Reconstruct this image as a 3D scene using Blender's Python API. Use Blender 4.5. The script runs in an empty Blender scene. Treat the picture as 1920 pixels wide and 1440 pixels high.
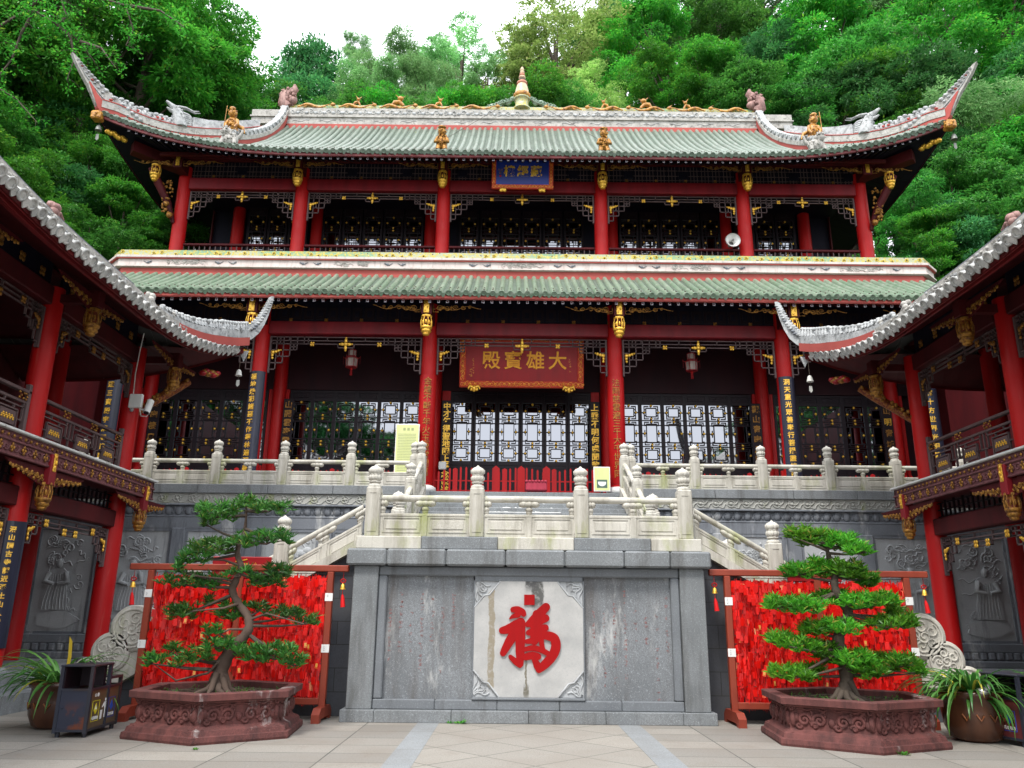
import bpy, math, random
from math import sin, cos, pi, radians, sqrt
from mathutils import Vector, Matrix
S = bpy.context.scene
C = S.collection
# ---------------------------------------------------------------- camera, sky, sun, exposure
CAMX, CAMZ, FPX = -0.3, 1.6, 1500.0
PITCH, ROLL = math.atan(429 / 1500), 0.0105
cam = bpy.data.objects.new('camera', bpy.data.cameras.new('camera'))
C.objects.link(cam)
cam.data.sensor_width = 36
cam.data.lens = 36 * FPX / 1920
cam.data.clip_end = 2000
cam.location = (CAMX, 0, CAMZ)
cam.rotation_euler = (Matrix.Rotation(pi / 2 + PITCH, 4, 'X') @ Matrix.Rotation(ROLL, 4, 'Z')).to_euler()
S.camera = cam
SUN_EL, SUN_AZ = radians(58), radians(205)      # azimuth from +Y, clockwise: behind the camera, a little to its right when > 180 is left
W = bpy.data.worlds.new('World')
S.world = W
W.use_nodes = True
nt = W.node_tree
sky = nt.nodes.new('ShaderNodeTexSky')
sky.sky_type = 'NISHITA'
sky.sun_disc = False
sky.sun_elevation = SUN_EL
sky.sun_rotation = SUN_AZ
cloud = nt.nodes.new('ShaderNodeMix')           # overcast: an even white cloud cover over the sky
cloud.data_type = 'RGBA'
cloud.inputs[0].default_value = 0.88
cloud.inputs[7].default_value = (11.5, 11.8, 12.3, 1)
nt.links.new(sky.outputs[0], cloud.inputs[6])
nt.links.new(cloud.outputs[2], nt.nodes['Background'].inputs[0])
nt.nodes['Background'].inputs[1].default_value = 0.1
sun = bpy.data.objects.new('sun', bpy.data.lights.new('sun', 'SUN'))
C.objects.link(sun)
sun.data.energy = 1.5
sun.data.angle = radians(12)
sun.data.color = (1.0, 0.96, 0.9)
sd = Vector((sin(SUN_AZ) * cos(SUN_EL), cos(SUN_AZ) * cos(SUN_EL), sin(SUN_EL)))
sun.rotation_euler = sd.to_track_quat('Z', 'Y').to_euler()
sun.location = (0, -20, 60)
S.view_settings.view_transform = 'Standard'
S.view_settings.look = 'None'
S.view_settings.exposure = 1.2
S.view_settings.gamma = 1
S.cycles.max_bounces = 6
S.cycles.diffuse_bounces = 4
S.cycles.transparent_max_bounces = 6
RND = random.Random(7)
R = RND.random


def U(a, b): return a + (b - a) * R()


def at(px, py, Y):                               # where the sight line through a photo pixel meets the vertical plane at depth Y
    c, s, cr, sr = cos(PITCH), sin(PITCH), cos(ROLL), sin(ROLL)
    dx, dy = px - 960, py - 720
    x, y = (dx * cr + dy * sr) / FPX, -(-dx * sr + dy * cr) / FPX
    t = Y / (c - s * y)
    return Vector((CAMX + x * t, Y, CAMZ + (s + c * y) * t))


# ---------------------------------------------------------------- mesh builder
class MB:
    def __init__(s): s.v = []; s.f = []; s.m = []; s.s = []

    def add(s, vs, fs, mi=0, sm=False):
        n = len(s.v)
        s.v += [tuple(p) for p in vs]
        for f in fs:
            s.f.append(tuple(i + n for i in f)); s.m.append(mi); s.s.append(sm)
        return s

    def bx(s, x0, x1, y0, y1, z0, z1, mi=0):
        return s.add([(x0, y0, z0), (x1, y0, z0), (x1, y1, z0), (x0, y1, z0), (x0, y0, z1), (x1, y0, z1), (x1, y1, z1), (x0, y1, z1)],
                     [(3, 2, 1, 0), (4, 5, 6, 7), (0, 1, 5, 4), (1, 2, 6, 5), (2, 3, 7, 6), (3, 0, 4, 7)], mi)

    def cb(s, x0, x1, y0, y1, z0, z1, c=.01, mi=0):           # box with chamfered edges
        vs, idx = [], {}
        for i, (x, a) in enumerate(((x0, c), (x1, -c))):
            for j, (y, b) in enumerate(((y0, c), (y1, -c))):
                for k, (z, d) in enumerate(((z0, c), (z1, -c))):
                    idx[i, j, k] = len(vs)
                    vs += [(x, y + b, z + d), (x + a, y, z + d), (x + a, y + b, z)]
        q = lambda *t: tuple(idx[a] + b for a, b in t)
        fs = []
        for i in (0, 1):
            f = q(((i, 0, 0), 0), ((i, 1, 0), 0), ((i, 1, 1), 0), ((i, 0, 1), 0)); fs.append(f if i else f[::-1])
            f = q(((0, i, 0), 1), ((1, i, 0), 1), ((1, i, 1), 1), ((0, i, 1), 1)); fs.append(f[::-1] if i else f)
            f = q(((0, 0, i), 2), ((1, 0, i), 2), ((1, 1, i), 2), ((0, 1, i), 2)); fs.append(f if i else f[::-1])
        for a in (0, 1):
            for b in (0, 1):
                f = q(((a, b, 0), 0), ((a, b, 0), 1), ((a, b, 1), 1), ((a, b, 1), 0)); fs.append(f if a == b else f[::-1])
                f = q(((a, 0, b), 0), ((a, 0, b), 2), ((a, 1, b), 2), ((a, 1, b), 0)); fs.append(f[::-1] if a == b else f)
                f = q(((0, a, b), 1), ((0, a, b), 2), ((1, a, b), 2), ((1, a, b), 1)); fs.append(f if a == b else f[::-1])
                for k in (0, 1):
                    f = q(((a, b, k), 0), ((a, b, k), 1), ((a, b, k), 2)); fs.append(f if (a + b + k) % 2 else f[::-1])
        return s.add(vs, fs, mi)

    def ring_sweep(s, rings, closed=True, caps=True, mi=0, sm=True):
        n = len(rings[0]); vs = [p for r in rings for p in r]; fs = []
        for i in range(len(rings) - 1):
            for j in range(n if closed else n - 1):
                k = (j + 1) % n
                fs.append((i * n + j, i * n + k, (i + 1) * n + k, (i + 1) * n + j))
        s.add(vs, fs, mi, sm)
        if caps and closed:
            s.add(rings[0], [tuple(range(n))[::-1]], mi); s.add(rings[-1], [tuple(range(n))], mi)
        return s

    def tube(s, pts, r, n=6, mi=0, caps=True, sm=True, flat=1.0):
        P = [Vector(p) for p in pts]
        rr = r if isinstance(r, (list, tuple)) else [r] * len(P)
        rings = []; up = None
        for i, p in enumerate(P):
            t = (P[min(i + 1, len(P) - 1)] - P[max(i - 1, 0)])
            t = t.normalized() if t.length > 1e-9 else Vector((0, 0, 1))
            if up is None:
                up = Vector((0, 0, 1)) if abs(t.z) < .9 else Vector((0, 1, 0))
            a = t.cross(up)
            a = a.normalized() if a.length > 1e-6 else Vector((1, 0, 0))
            b = a.cross(t).normalized(); up = b
            rings.append([p + (a * cos(2 * pi * k / n) + b * sin(2 * pi * k / n) * flat) * rr[i] for k in range(n)])
        return s.ring_sweep(rings, True, caps, mi, sm)

    def lathe(s, prof, c=(0, 0, 0), n=16, mi=0, lob=0, amp=0., sm=True, caps=True):
        rings = []
        for r, z in prof:
            rings.append([(c[0] + r * (1 + amp * (abs(cos(lob * a / 2)) - .6 if lob else 0)) * cos(a), c[1] + r * (1 + amp * (abs(cos(lob * a / 2)) - .6 if lob else 0)) * sin(a), c[2] + z)
                          for a in (2 * pi * k / n for k in range(n))])
        return s.ring_sweep(rings, True, caps, mi, sm)

    def ball(s, c, r, n=8, mi=0):
        rx, ry, rz = (r, r, r) if not isinstance(r, (tuple, list)) else r
        m = max(4, n // 2 + 1)
        rings = [[(c[0] + rx * max(.02, sin(pi * i / m)) * cos(2 * pi * k / n), c[1] + ry * max(.02, sin(pi * i / m)) * sin(2 * pi * k / n), c[2] - rz * cos(pi * i / m)) for k in range(n)] for i in range(m + 1)]
        return s.ring_sweep(rings, True, True, mi, True)

    def prism(s, poly, o, u, v, d, mi=0):                       # polygon (counter-clockwise in u,v) pushed out along d
        o, u, v, d = Vector(o), Vector(u), Vector(v), Vector(d)
        a = [o + u * p[0] + v * p[1] for p in poly]; b = [p + d for p in a]; n = len(poly)
        if u.cross(v).dot(d) < 0: a, b = b, a
        return s.add(a + b, [tuple(range(n))[::-1], tuple(range(n, 2 * n))] + [(i, (i + 1) % n, n + (i + 1) % n, n + i) for i in range(n)], mi)

    def wall(s, pts, lo, hi, w, mi=0):                          # an upright band swept along a path, lo..hi above it
        P = [Vector(p) for p in pts]; n = len(P)
        g = lambda q, i: q[i] if isinstance(q, (list, tuple)) else q
        rings = []
        for i, p in enumerate(P):
            t = P[min(i + 1, n - 1)] - P[max(i - 1, 0)]; t.z = 0
            t = t.normalized() if t.length > 1e-6 else Vector((1, 0, 0))
            a = Vector((-t.y, t.x, 0)) * g(w, i) / 2
            l, h = Vector((0, 0, g(lo, i))), Vector((0, 0, g(hi, i)))
            rings.append([p + a + l, p - a + l, p - a + h, p + a + h])
        return s.ring_sweep(rings, True, True, mi, False)

    def quad(s, a, b, c, d, mi=0): return s.add([a, b, c, d], [(0, 1, 2, 3)], mi)

    def xf(s, fn): s.v = [tuple(fn(Vector(p))) for p in s.v]; return s

    def shift(s, x, y, z): s.v = [(p[0] + x, p[1] + y, p[2] + z) for p in s.v]; return s

    def join(s, o): n = len(s.v); s.v += o.v; s.f += [tuple(i + n for i in f) for f in o.f]; s.m += o.m; s.s += o.s; return s

    def build(s, name, mats, parent=None, loc=None, mir=False):
        """verts are world coordinates (loc None) or local to loc; mir mirrors across the courtyard's axis"""
        base = Vector(BASE.get(parent.name, (0, 0, 0))) if parent else Vector((0, 0, 0))
        v, f = s.v, s.f
        if mir:
            v = [(-p[0], p[1], p[2]) for p in v]; f = [t[::-1] for t in f]
        me = bpy.data.meshes.new(name)
        off = base if loc is None else Vector((0, 0, 0))
        me.from_pydata([(p[0] - off.x, p[1] - off.y, p[2] - off.z) for p in v], [], f)
        for m in (mats if isinstance(mats, (list, tuple)) else [mats]): me.materials.append(m)
        me.polygons.foreach_set('material_index', s.m)
        me.polygons.foreach_set('use_smooth', s.s)
        me.update()
        o = bpy.data.objects.new(name, me); C.objects.link(o)
        if parent: o.parent = parent
        if loc is not None:
            L = Vector((-loc[0], loc[1], loc[2])) if mir else Vector(loc)
            o.location = L - base
            BASE[o.name] = L
        else:
            BASE[o.name] = base
        return o


BASE = {}


def tag(o, label=None, cat=None, group=None, kind=None):
    if label: o['label'] = label
    if cat: o['category'] = cat
    if group: o['group'] = group
    if kind: o['kind'] = kind
    return o


def thing(name, loc, label, cat, group=None):
    o = bpy.data.objects.new(name, None); C.objects.link(o)
    o.location = loc; o.empty_display_size = .2
    BASE[o.name] = Vector(loc)
    return tag(o, label, cat, group)


def solo(mb, name, mats, base, label, cat, group=None):         # a thing that is one mesh, verts in world coordinates
    mb.shift(-base[0], -base[1], -base[2])
    return tag(mb.build(name, mats, None, base), label, cat, group)


def copy_tree(o, parent=None, loc=None):
    c = o.copy(); C.objects.link(c); c.parent = parent
    if loc is not None:
        c.location = Vector(loc) - (Vector(BASE.get(parent.name, (0, 0, 0))) if parent else Vector((0, 0, 0)))
        BASE[c.name] = Vector(loc)
    for ch in o.children: copy_tree(ch, c)
    return c


TXT = {}


def text(body, size, name, mat, parent, loc, rot=(pi / 2, 0, 0), extrude=.006, bold=0.0, space=1.0, sx=1.0, base=None):
    """lettering as a real raised mesh; upright, facing -Y by default"""
    key = (body, size, extrude, bold, space)
    if key not in TXT:
        cu = bpy.data.curves.new(name, 'FONT')
        cu.body = body; cu.size = size; cu.align_x = 'CENTER'; cu.align_y = 'CENTER'
        cu.extrude = extrude; cu.offset = bold; cu.space_line = space; cu.resolution_u = 3
        ob = bpy.data.objects.new('text_source', cu); C.objects.link(ob)
        me = bpy.data.meshes.new_from_object(ob.evaluated_get(bpy.context.evaluated_depsgraph_get()))
        bpy.data.objects.remove(ob); bpy.data.curves.remove(cu)
        me.name = name; me.materials.clear(); me.materials.append(mat)
        TXT[key] = me
    o = bpy.data.objects.new(name, TXT[key]); C.objects.link(o)
    o.rotation_euler = rot; o.scale = (sx, 1, 1)
    if parent: o.parent = parent
    o.location = Vector(loc) - (Vector(BASE.get(parent.name, (0, 0, 0))) if parent else Vector((0, 0, 0)))
    BASE[o.name] = Vector(loc)
    return o


# ---------------------------------------------------------------- materials
def hexc(r, g, b): return tuple(((c / 255) / 12.92 if c / 255 < .04045 else ((c / 255 + .055) / 1.055) ** 2.4) for c in (r, g, b)) + (1,)


class NM:                                                       # small node helper
    def __init__(s, name):
        s.m = bpy.data.materials.new(name); s.m.use_nodes = True
        s.t = s.m.node_tree; s.p = s.t.nodes['Principled BSDF']
        s.tc = None

    def n(s, typ, ins=None, **kw):
        x = s.t.nodes.new(typ)
        for k, v in kw.items(): setattr(x, k, v)
        for k, v in (ins or {}).items():
            i = x.inputs[k]
            if hasattr(v, 'is_output') or hasattr(v, 'links'): s.t.links.new(v, i)
            else: i.default_value = v
        return x

    def co(s, which='Object'):
        if s.tc is None: s.tc = s.n('ShaderNodeTexCoord')
        return s.tc.outputs[which]

    def scaled(s, v, which='Object', rot=(0, 0, 0)):
        return s.n('ShaderNodeMapping', {'Vector': s.co(which), 'Scale': v, 'Rotation': rot}).outputs[0]

    def noise(s, scale, detail=4, rough=.55, vec=None, dist=0):
        return s.n('ShaderNodeTexNoise', {'Vector': vec if vec is not None else s.co(), 'Scale': scale, 'Detail': detail, 'Roughness': rough, 'Distortion': dist}).outputs[0]

    def ramp(s, fac, a, b, ca=(0, 0, 0, 1), cb=(1, 1, 1, 1)):
        x = s.n('ShaderNodeValToRGB', {'Fac': fac})
        x.color_ramp.elements[0].position = a; x.color_ramp.elements[0].color = ca
        x.color_ramp.elements[1].position = b; x.color_ramp.elements[1].color = cb
        return x.outputs[0]

    def mix(s, f, a, b, mode='MIX'):
        x = s.n('ShaderNodeMix', data_type='RGBA', blend_type=mode)
        for i, v in ((0, f), (6, a), (7, b)):
            if hasattr(v, 'links'): s.t.links.new(v, x.inputs[i])
            else: x.inputs[i].default_value = v
        return x.outputs[2]

    def bump(s, h, strength=.4, dist=.02):
        b = s.n('ShaderNodeBump', {'Height': h, 'Strength': strength, 'Distance': dist})
        s.t.links.new(b.outputs[0], s.p.inputs['Normal']); return b

    def col(s, c):
        if hasattr(c, 'links'): s.t.links.new(c, s.p.inputs['Base Color'])
        else: s.p.inputs['Base Color'].default_value = c
        return s

    def fin(s, rough=.6, metal=0., spec=.4):
        for k, v in (('Roughness', rough), ('Metallic', metal), ('Specular IOR Level', spec)):
            if hasattr(v, 'links'): s.t.links.new(v, s.p.inputs[k])
            else: s.p.inputs[k].default_value = v
        return s.m


def paint(name, c, c2=None, scale=2.5, rough=.45, amt=.6, bump=.0, metal=0., spec=.4, streak=True):
    m = NM(name)
    c2 = c2 or tuple(x * .6 for x in c[:3]) + (1,)
    f = m.noise(scale, 6, .6, m.scaled((1, 1, .25 if streak else 1)))
    m.col(m.mix(m.ramp(f, .42, .42 + amt * .5), c, c2))
    if bump: m.bump(m.noise(scale * 12, 3), bump, .01)
    return m.fin(rough, metal, spec)


def stone(name, c, c2, speck=.5, moss=0., grime=.6, rough=.8, gcol=(.05, .045, .035, 1), bump=.25, scale=1.0, white=0.):
    m = NM(name)
    base = m.mix(m.ramp(m.noise(1.3 * scale, 5), .35, .7), c, c2)
    if speck:
        base = m.mix(m.ramp(m.noise(95, 2, .8), .48, .62), base, tuple(x * (1 - .55 * speck) for x in c[:3]) + (1,))
        base = m.mix(m.ramp(m.noise(130, 2, .8), .60, .70), base, tuple(min(1, x * (1 + .8 * speck)) for x in c[:3]) + (1,))
        base = m.mix(m.ramp(m.noise(34, 4, .85), .50, .60), base, tuple(x * (1 - .42 * speck) for x in c[:3]) + (1,))
        base = m.mix(m.ramp(m.noise(41, 4, .85), .57, .66), base, tuple(min(1, x * (1 + .55 * speck)) for x in c[:3]) + (1,))
    if white:
        base = m.mix(m.ramp(m.noise(1.7, 8, .7, m.scaled((1, 1, .3))), .62 - white * .2, .75), base, (.62, .62, .6, 1))
    if grime:
        g = m.noise(2.2 * scale, 9, .68, m.scaled((1.6, 1.6, .22)))
        base = m.mix(m.ramp(g, .68 - grime * .22, .80), base, gcol)
    if moss:
        base = m.mix(m.ramp(m.noise(1.6, 7, .65, m.scaled((1.2, 1.2, .5))), .70 - moss * .25, .80), base, (.26, .30, .06, 1))
    m.col(base)
    if bump: m.bump(m.noise(40, 5, .7), bump, .006)
    return m.fin(rough, 0, .3)


M = {}
def lacquer():
    m = NM('red_lacquer')
    c = m.mix(m.ramp(m.noise(1.3, 6, .6, m.scaled((1, 1, .2))), .38, .68), (.46, .006, .006, 1), (.34, .005, .007, 1))
    c = m.mix(m.ramp(m.noise(2.6, 8, .7, m.scaled((3, 3, .35))), .58, .76), c, (.42, .05, .04, 1))
    c = m.mix(m.ramp(m.noise(7, 9, .75, m.scaled((2.5, 2.5, .25))), .64, .72), c, (.17, .012, .012, 1))
    c = m.mix(m.ramp(m.noise(24, 5, .8, m.scaled((1, 1, .5))), .72, .76), c, (.35, .20, .16, 1))
    m.col(c); m.bump(m.noise(9, 5, .6, m.scaled((3, 3, .2))), .25, .01)
    return m.fin(m.ramp(m.noise(3, 5), .3, .7, (.38, .38, .38, 1), (.62, .62, .62, 1)), 0, .28)


M['red'] = lacquer()
M['red_beam'] = paint('dark_red_beam', (.23, .011, .018, 1), (.13, .009, .014, 1), 2, .45, .6, .1, 0, .3)
M['maroon'] = paint('maroon_wood', (.080, .008, .010, 1), (.040, .006, .008, 1), 2, .6, .6, .1, 0, .2)
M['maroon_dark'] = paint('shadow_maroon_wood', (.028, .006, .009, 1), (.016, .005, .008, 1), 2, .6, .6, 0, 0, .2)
M['black_wood'] = paint('black_brown_wood', (.016, .008, .012, 1), (.009, .006, .010, 1), 2, .5, .6, 0, 0, .25)
M['navy'] = paint('navy_black_board', (.010, .009, .020, 1), (.006, .006, .013, 1), 2, .55, .6, 0, 0, .2)
M['fret'] = paint('grey_brown_fret', (.13, .088, .088, 1), (.075, .05, .052, 1), 3, .6, .6, 0, 0, .25)
M['gold'] = paint('gilding', (.95, .58, .075, 1), (.62, .30, .03, 1), 14, .32, .5, .3, .55, .6, False)
M['gold_old'] = paint('worn_gilding', (.42, .20, .03, 1), (.09, .028, .012, 1), 16, .42, .5, .5, .45, .5, False)
M['gold_carve'] = paint('gilded_red_carving', (.34, .125, .014, 1), (.14, .014, .008, 1), 22, .45, .3, .6, .25, .5, False)
M['yellow_glaze'] = paint('yellow_glaze', (.56, .27, .04, 1), (.20, .07, .015, 1), 9, .35, .45, .6, 0, .5, False)
M['blue'] = paint('blue_board', (.012, .035, .30, 1), (.010, .030, .22, 1), 3, .4)
M['plaque_red'] = paint('plaque_red', (.30, .006, .010, 1), (.22, .006, .010, 1), 3, .42)
M['white_paint'] = paint('white_plastic', (.80, .80, .78, 1), (.70, .70, .68, 1), 3, .4)
M['rafter_end'] = paint('pale_rafter_end', (.42, .40, .44, 1), (.12, .10, .12, 1), 30, .6, .4, 0, 0, .4, False)
M['granite'] = stone('grey_granite', (.25, .265, .275, 1), (.15, .162, .17, 1), .8, 0, .75, .75, (.07, .066, .06, 1), .3)
M['granite_dark'] = stone('dark_granite', (.20, .215, .23, 1), (.13, .14, .155, 1), .5, 0, .5, .75)
M['marble'] = stone('weathered_white_stone', (.60, .575, .515, 1), (.40, .38, .32, 1), .2, .72, 1.0, .8, (.15, .13, .09, 1))
M['marble_clean'] = stone('pale_marble', (.63, .63, .61, 1), (.50, .51, .51, 1), .15, .1, .5, .7, (.14, .12, .09, 1))
M['slate'] = stone('blue_grey_slate', (.20, .215, .24, 1), (.125, .135, .155, 1), .3, 0, .65, .7, (.03, .03, .035, 1), white=.35)
M['relief'] = stone('carved_grey_stone', (.46, .475, .485, 1), (.33, .345, .36, 1), .3, .0, .7, .8, (.07, .065, .06, 1))
M['frieze'] = stone('carved_pale_frieze', (.40, .40, .37, 1), (.28, .28, .26, 1), .2, .45, .6, .8)


def aged(name, c, c2, dark, k=1.0):                               # lime plaster gone patchy with lichen and soot
    m = NM(name)
    b = m.mix(m.ramp(m.noise(3.2, 8, .65), .38, .66), c, c2)
    b = m.mix(m.ramp(m.noise(6.5, 9, .72, None, .6), .56 - .05 * k, .68), b, dark)
    b = m.mix(m.ramp(m.noise(2.4, 9, .75, m.scaled((2.2, 2.2, .5))), .60, .72), b, m.mix(.6, b, dark))
    b = m.mix(m.ramp(m.noise(26, 4, .8), .62, .72), b, tuple(x * .4 for x in dark[:3]) + (1,))
    m.col(b); m.bump(m.noise(14, 7, .7), .6, .03)
    return m.fin(.85, 0, .25)


M['plaster'] = aged('weathered_white_plaster', (.50, .48, .445, 1), (.33, .318, .295, 1), (.12, .115, .10, 1))
M['plaster_clean'] = stone('white_plaster', (.64, .575, .54, 1), (.54, .46, .43, 1), 0, 0, .75, .8, (.25, .22, .2, 1), .15, 2)
M['grey_carve'] = aged('grey_carved_plaster', (.52, .53, .53, 1), (.33, .34, .345, 1), (.11, .112, .11, 1), 1.3)
M['pink'] = stone('faded_pink_plaster', (.42, .09, .075, 1), (.34, .07, .06, 1), 0, 0, .3, .8, (.12, .05, .04, 1))
M['pinkish'] = stone('pale_pink_glaze', (.42, .25, .22, 1), (.20, .10, .09, 1), 0, 0, 1.0, .6, (.06, .04, .04, 1), .6, 4)


def glazed(name, c, c2, c3):
    m = NM(name)
    per = m.n('ShaderNodeNewGeometry').outputs['Random Per Island']
    b = m.mix(per, c, c2)
    b = m.mix(m.ramp(m.noise(5, 8, .7), .48, .68), b, c3)
    b = m.mix(m.ramp(m.noise(1.1, 8, .7, m.scaled((1.6, .4, .4))), .52, .72), b, m.mix(.55, b, (.06, .075, .05, 1)))
    b = m.mix(m.ramp(m.noise(9, 8, .75), .60, .70), b, (.07, .08, .06, 1))
    m.col(b); m.bump(m.noise(30, 4), .2, .01)
    return m.fin(.38, 0, .5)


M['tile'] = glazed('green_glazed_tile', (.125, .198, .128, 1), (.170, .240, .168, 1), (.28, .315, .255, 1))
M['tile_up'] = glazed('grey_green_glazed_tile', (.118, .168, .125, 1), (.160, .208, .165, 1), (.26, .285, .245, 1))
M['tile_grey'] = glazed('grey_roof_tile', (.30, .305, .30, 1), (.45, .45, .43, 1), (.62, .61, .58, 1))


def leaf(name, a, b, c, rough=.5, trans=.35):
    m = NM(name)
    per = m.n('ShaderNodeNewGeometry').outputs['Random Per Island']
    oi = m.n('ShaderNodeObjectInfo').outputs['Random']
    k = m.mix(m.ramp(per, .0, .8), a, b)
    k = m.mix(m.ramp(per, .9, .97), k, c)
    k = m.mix(m.ramp(m.noise(.55, 4, .6), .42, .60), k, m.mix(.65, k, tuple(x * .5 for x in a[:3]) + (1,)))
    hs = m.n('ShaderNodeHueSaturation', {'Color': k, 'Value': m.n('ShaderNodeMapRange', {'Value': oi, 'To Min': .72, 'To Max': 1.3}).outputs[0],
                                         'Hue': m.n('ShaderNodeMapRange', {'Value': oi, 'To Min': .488, 'To Max': .515}).outputs[0]})
    m.col(hs.outputs[0]); m.fin(rough, 0, .35)
    tr = m.n('ShaderNodeBsdfTranslucent', {'Color': hs.outputs[0]})
    mx = m.n('ShaderNodeMixShader', {0: trans, 1: m.p.outputs[0], 2: tr.outputs[0]})
    m.t.links.new(mx.outputs[0], m.t.nodes['Material Output'].inputs[0])
    return m.m


M['leaf_bright'] = leaf('bright_green_leaves', (0.05, 0.25, 0.028, 1), (0.115, 0.44, 0.042, 1), (0.27, 0.5, 0.05, 1), .5, .48)
M['leaf_mid'] = leaf('mid_green_leaves', (0.045, 0.2, 0.034, 1), (0.1, 0.36, 0.05, 1), (0.2, 0.44, 0.07, 1), .5, .48)
M['leaf_dark'] = leaf('dark_green_leaves', (0.036, 0.165, 0.048, 1), (0.08, 0.29, 0.075, 1), (0.16, 0.36, 0.09, 1), .5, .48)
M['leaf_pale'] = leaf('pale_grey_green_leaves', (0.16, 0.38, 0.12, 1), (0.28, 0.55, 0.2, 1), (0.45, 0.62, 0.28, 1), .5, .48)
M['leaf_olive'] = leaf('olive_flowering_leaves', (0.24, 0.43, 0.09, 1), (0.46, 0.66, 0.19, 1), (0.68, 0.7, 0.3, 1), .5, .48)
M['leaf_bonsai'] = leaf('bonsai_needles', (.026, .105, .02, 1), (.085, .27, .04, 1), (.26, .28, .06, 1), .4, .28)
M['leaf_bonsai_bright'] = leaf('bright_bonsai_needles', (.05, .20, .018, 1), (.15, .46, .030, 1), (.40, .36, .07, 1), .4, .32)
M['leaf_strap'] = leaf('strap_leaves', (.05, .16, .03, 1), (.13, .27, .05, 1), (.50, .40, .05, 1), .35, .3)
M['bark'] = stone('bark', (.10, .078, .06, 1), (.055, .042, .034, 1), 0, .2, .5, .9, bump=.8)
M['bark_pale'] = stone('bonsai_bark', (.13, .09, .07, 1), (.07, .048, .038, 1), 0, 0, .5, .9, bump=.8)
def simple(name, c, rough=.5, metal=0., spec=.4):
    m = NM(name); m.col(c); return m.fin(rough, metal, spec)


M['glass'] = simple('reflecting_glass', (.27, .275, .295, 1), .025, 1.0)
M['soil'] = stone('soil', (.06, .045, .03, 1), (.035, .028, .02, 1), .2, .4, 0, .95)
M['block'] = None


def brick_stone(name, c, c2, mortar, w, h, off=.5, msize=.008, moss=0., grime=.5, rot=(0, 0, 0), vec='XZ', speck=.4, gl=(.05, .045, .04, 1), axis45=False, shift=(0, 0, 0)):
    m = NM(name)
    sep = m.n('ShaderNodeSeparateXYZ', {0: m.co()})
    o = sep.outputs
    comb = m.n('ShaderNodeCombineXYZ', {0: o[0], 1: o[2] if vec == 'XZ' else o[1]}) if vec != 'YZ' else m.n('ShaderNodeCombineXYZ', {0: o[1], 1: o[2]})
    mp = m.n('ShaderNodeMapping', {'Vector': comb.outputs[0], 'Rotation': rot, 'Location': shift})
    b = m.n('ShaderNodeTexBrick', {'Vector': mp.outputs[0], 'Scale': 1.0, 'Color1': c, 'Color2': c2, 'Mortar': mortar, 'Mortar Size': msize, 'Mortar Smooth': .1, 'Bias': 0., 'Brick Width': w, 'Row Height': h}, offset=off)
    base = b.outputs[0]
    base = m.mix(m.ramp(m.noise(110, 2, .8), .5, .66), base, m.mix(.5, base, (.05, .05, .05, 1))) if speck else base
    base = m.mix(m.ramp(m.noise(38, 4, .85), .5, .62), base, m.mix(.30, base, (.05, .05, .05, 1))) if speck else base
    base = m.mix(m.ramp(m.noise(.8, 7, .65), .44, .70), base, m.mix(.5, base, gl))
    base = m.mix(m.ramp(m.noise(5.5, 9, .75), .60, .70), base, m.mix(.45, base, gl))
    if grime:
        base = m.mix(m.ramp(m.noise(1.7, 9, .7, m.scaled((1.4, 1.4, .3 if vec != 'XY' else 1.4))), .62 - grime * .16, .84), base, gl)
    if moss:
        base = m.mix(m.ramp(m.noise(2.1, 8, .7), .72 - moss * .2, .8), base, (.16, .19, .05, 1))
    m.col(base)
    m.bump(m.n('ShaderNodeMath', {0: b.outputs[1], 1: m.noise(60, 3)}, operation='SUBTRACT').outputs[0], .25, .008)
    return m.fin(.72, 0, .35)


M['pave'] = brick_stone('beige_paving_slabs', (.335, .312, .276, 1), (.24, .226, .203, 1), (.07, .075, .065, 1), 1.2, .6, 0, .009, .12, .45, vec='XY', gl=(.20, .17, .14, 1))
M['pave45'] = brick_stone('diagonal_paving_slabs', (.355, .33, .29, 1), (.29, .272, .242, 1), (.08, .085, .07, 1), .84, .84, 0, .008, .05, .35, rot=(0, 0, radians(45)), vec='XY', gl=(.22, .19, .16, 1))
M['strip'] = brick_stone('grey_paving_strip', (.30, .32, .33, 1), (.27, .285, .295, 1), (.12, .11, .10, 1), 5, 1.5, 0, .005, 0, .2, vec='XY', gl=(.16, .15, .14, 1))
M['block'] = brick_stone('dark_stone_blocks', (.085, .09, .105, 1), (.062, .067, .08, 1), (.035, .034, .036, 1), .62, .36, .5, .007, .05, .4)
M['earth'] = stone('leaf_litter', (.05, .06, .025, 1), (.03, .05, .018, 1), .3, .5, .2, .95)

# ---------------------------------------------------------------- the setting


def hill_z(x, y):
    f = min(1, max(0, (y - 6) / 18)); f = f * f * (3 - 2 * f)
    d = sqrt((max(0, abs(x) - 16) * f) ** 2 + max(0, y - 36) ** 2)
    z = 1.15 * d if d < 22 else 25.3 + .25 * (min(d, 70) - 22)
    return z + (.8 * sin(x * .21 + y * .13) + .5 * sin(x * .47 - y * .31)) * min(1, z / 4)


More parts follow.
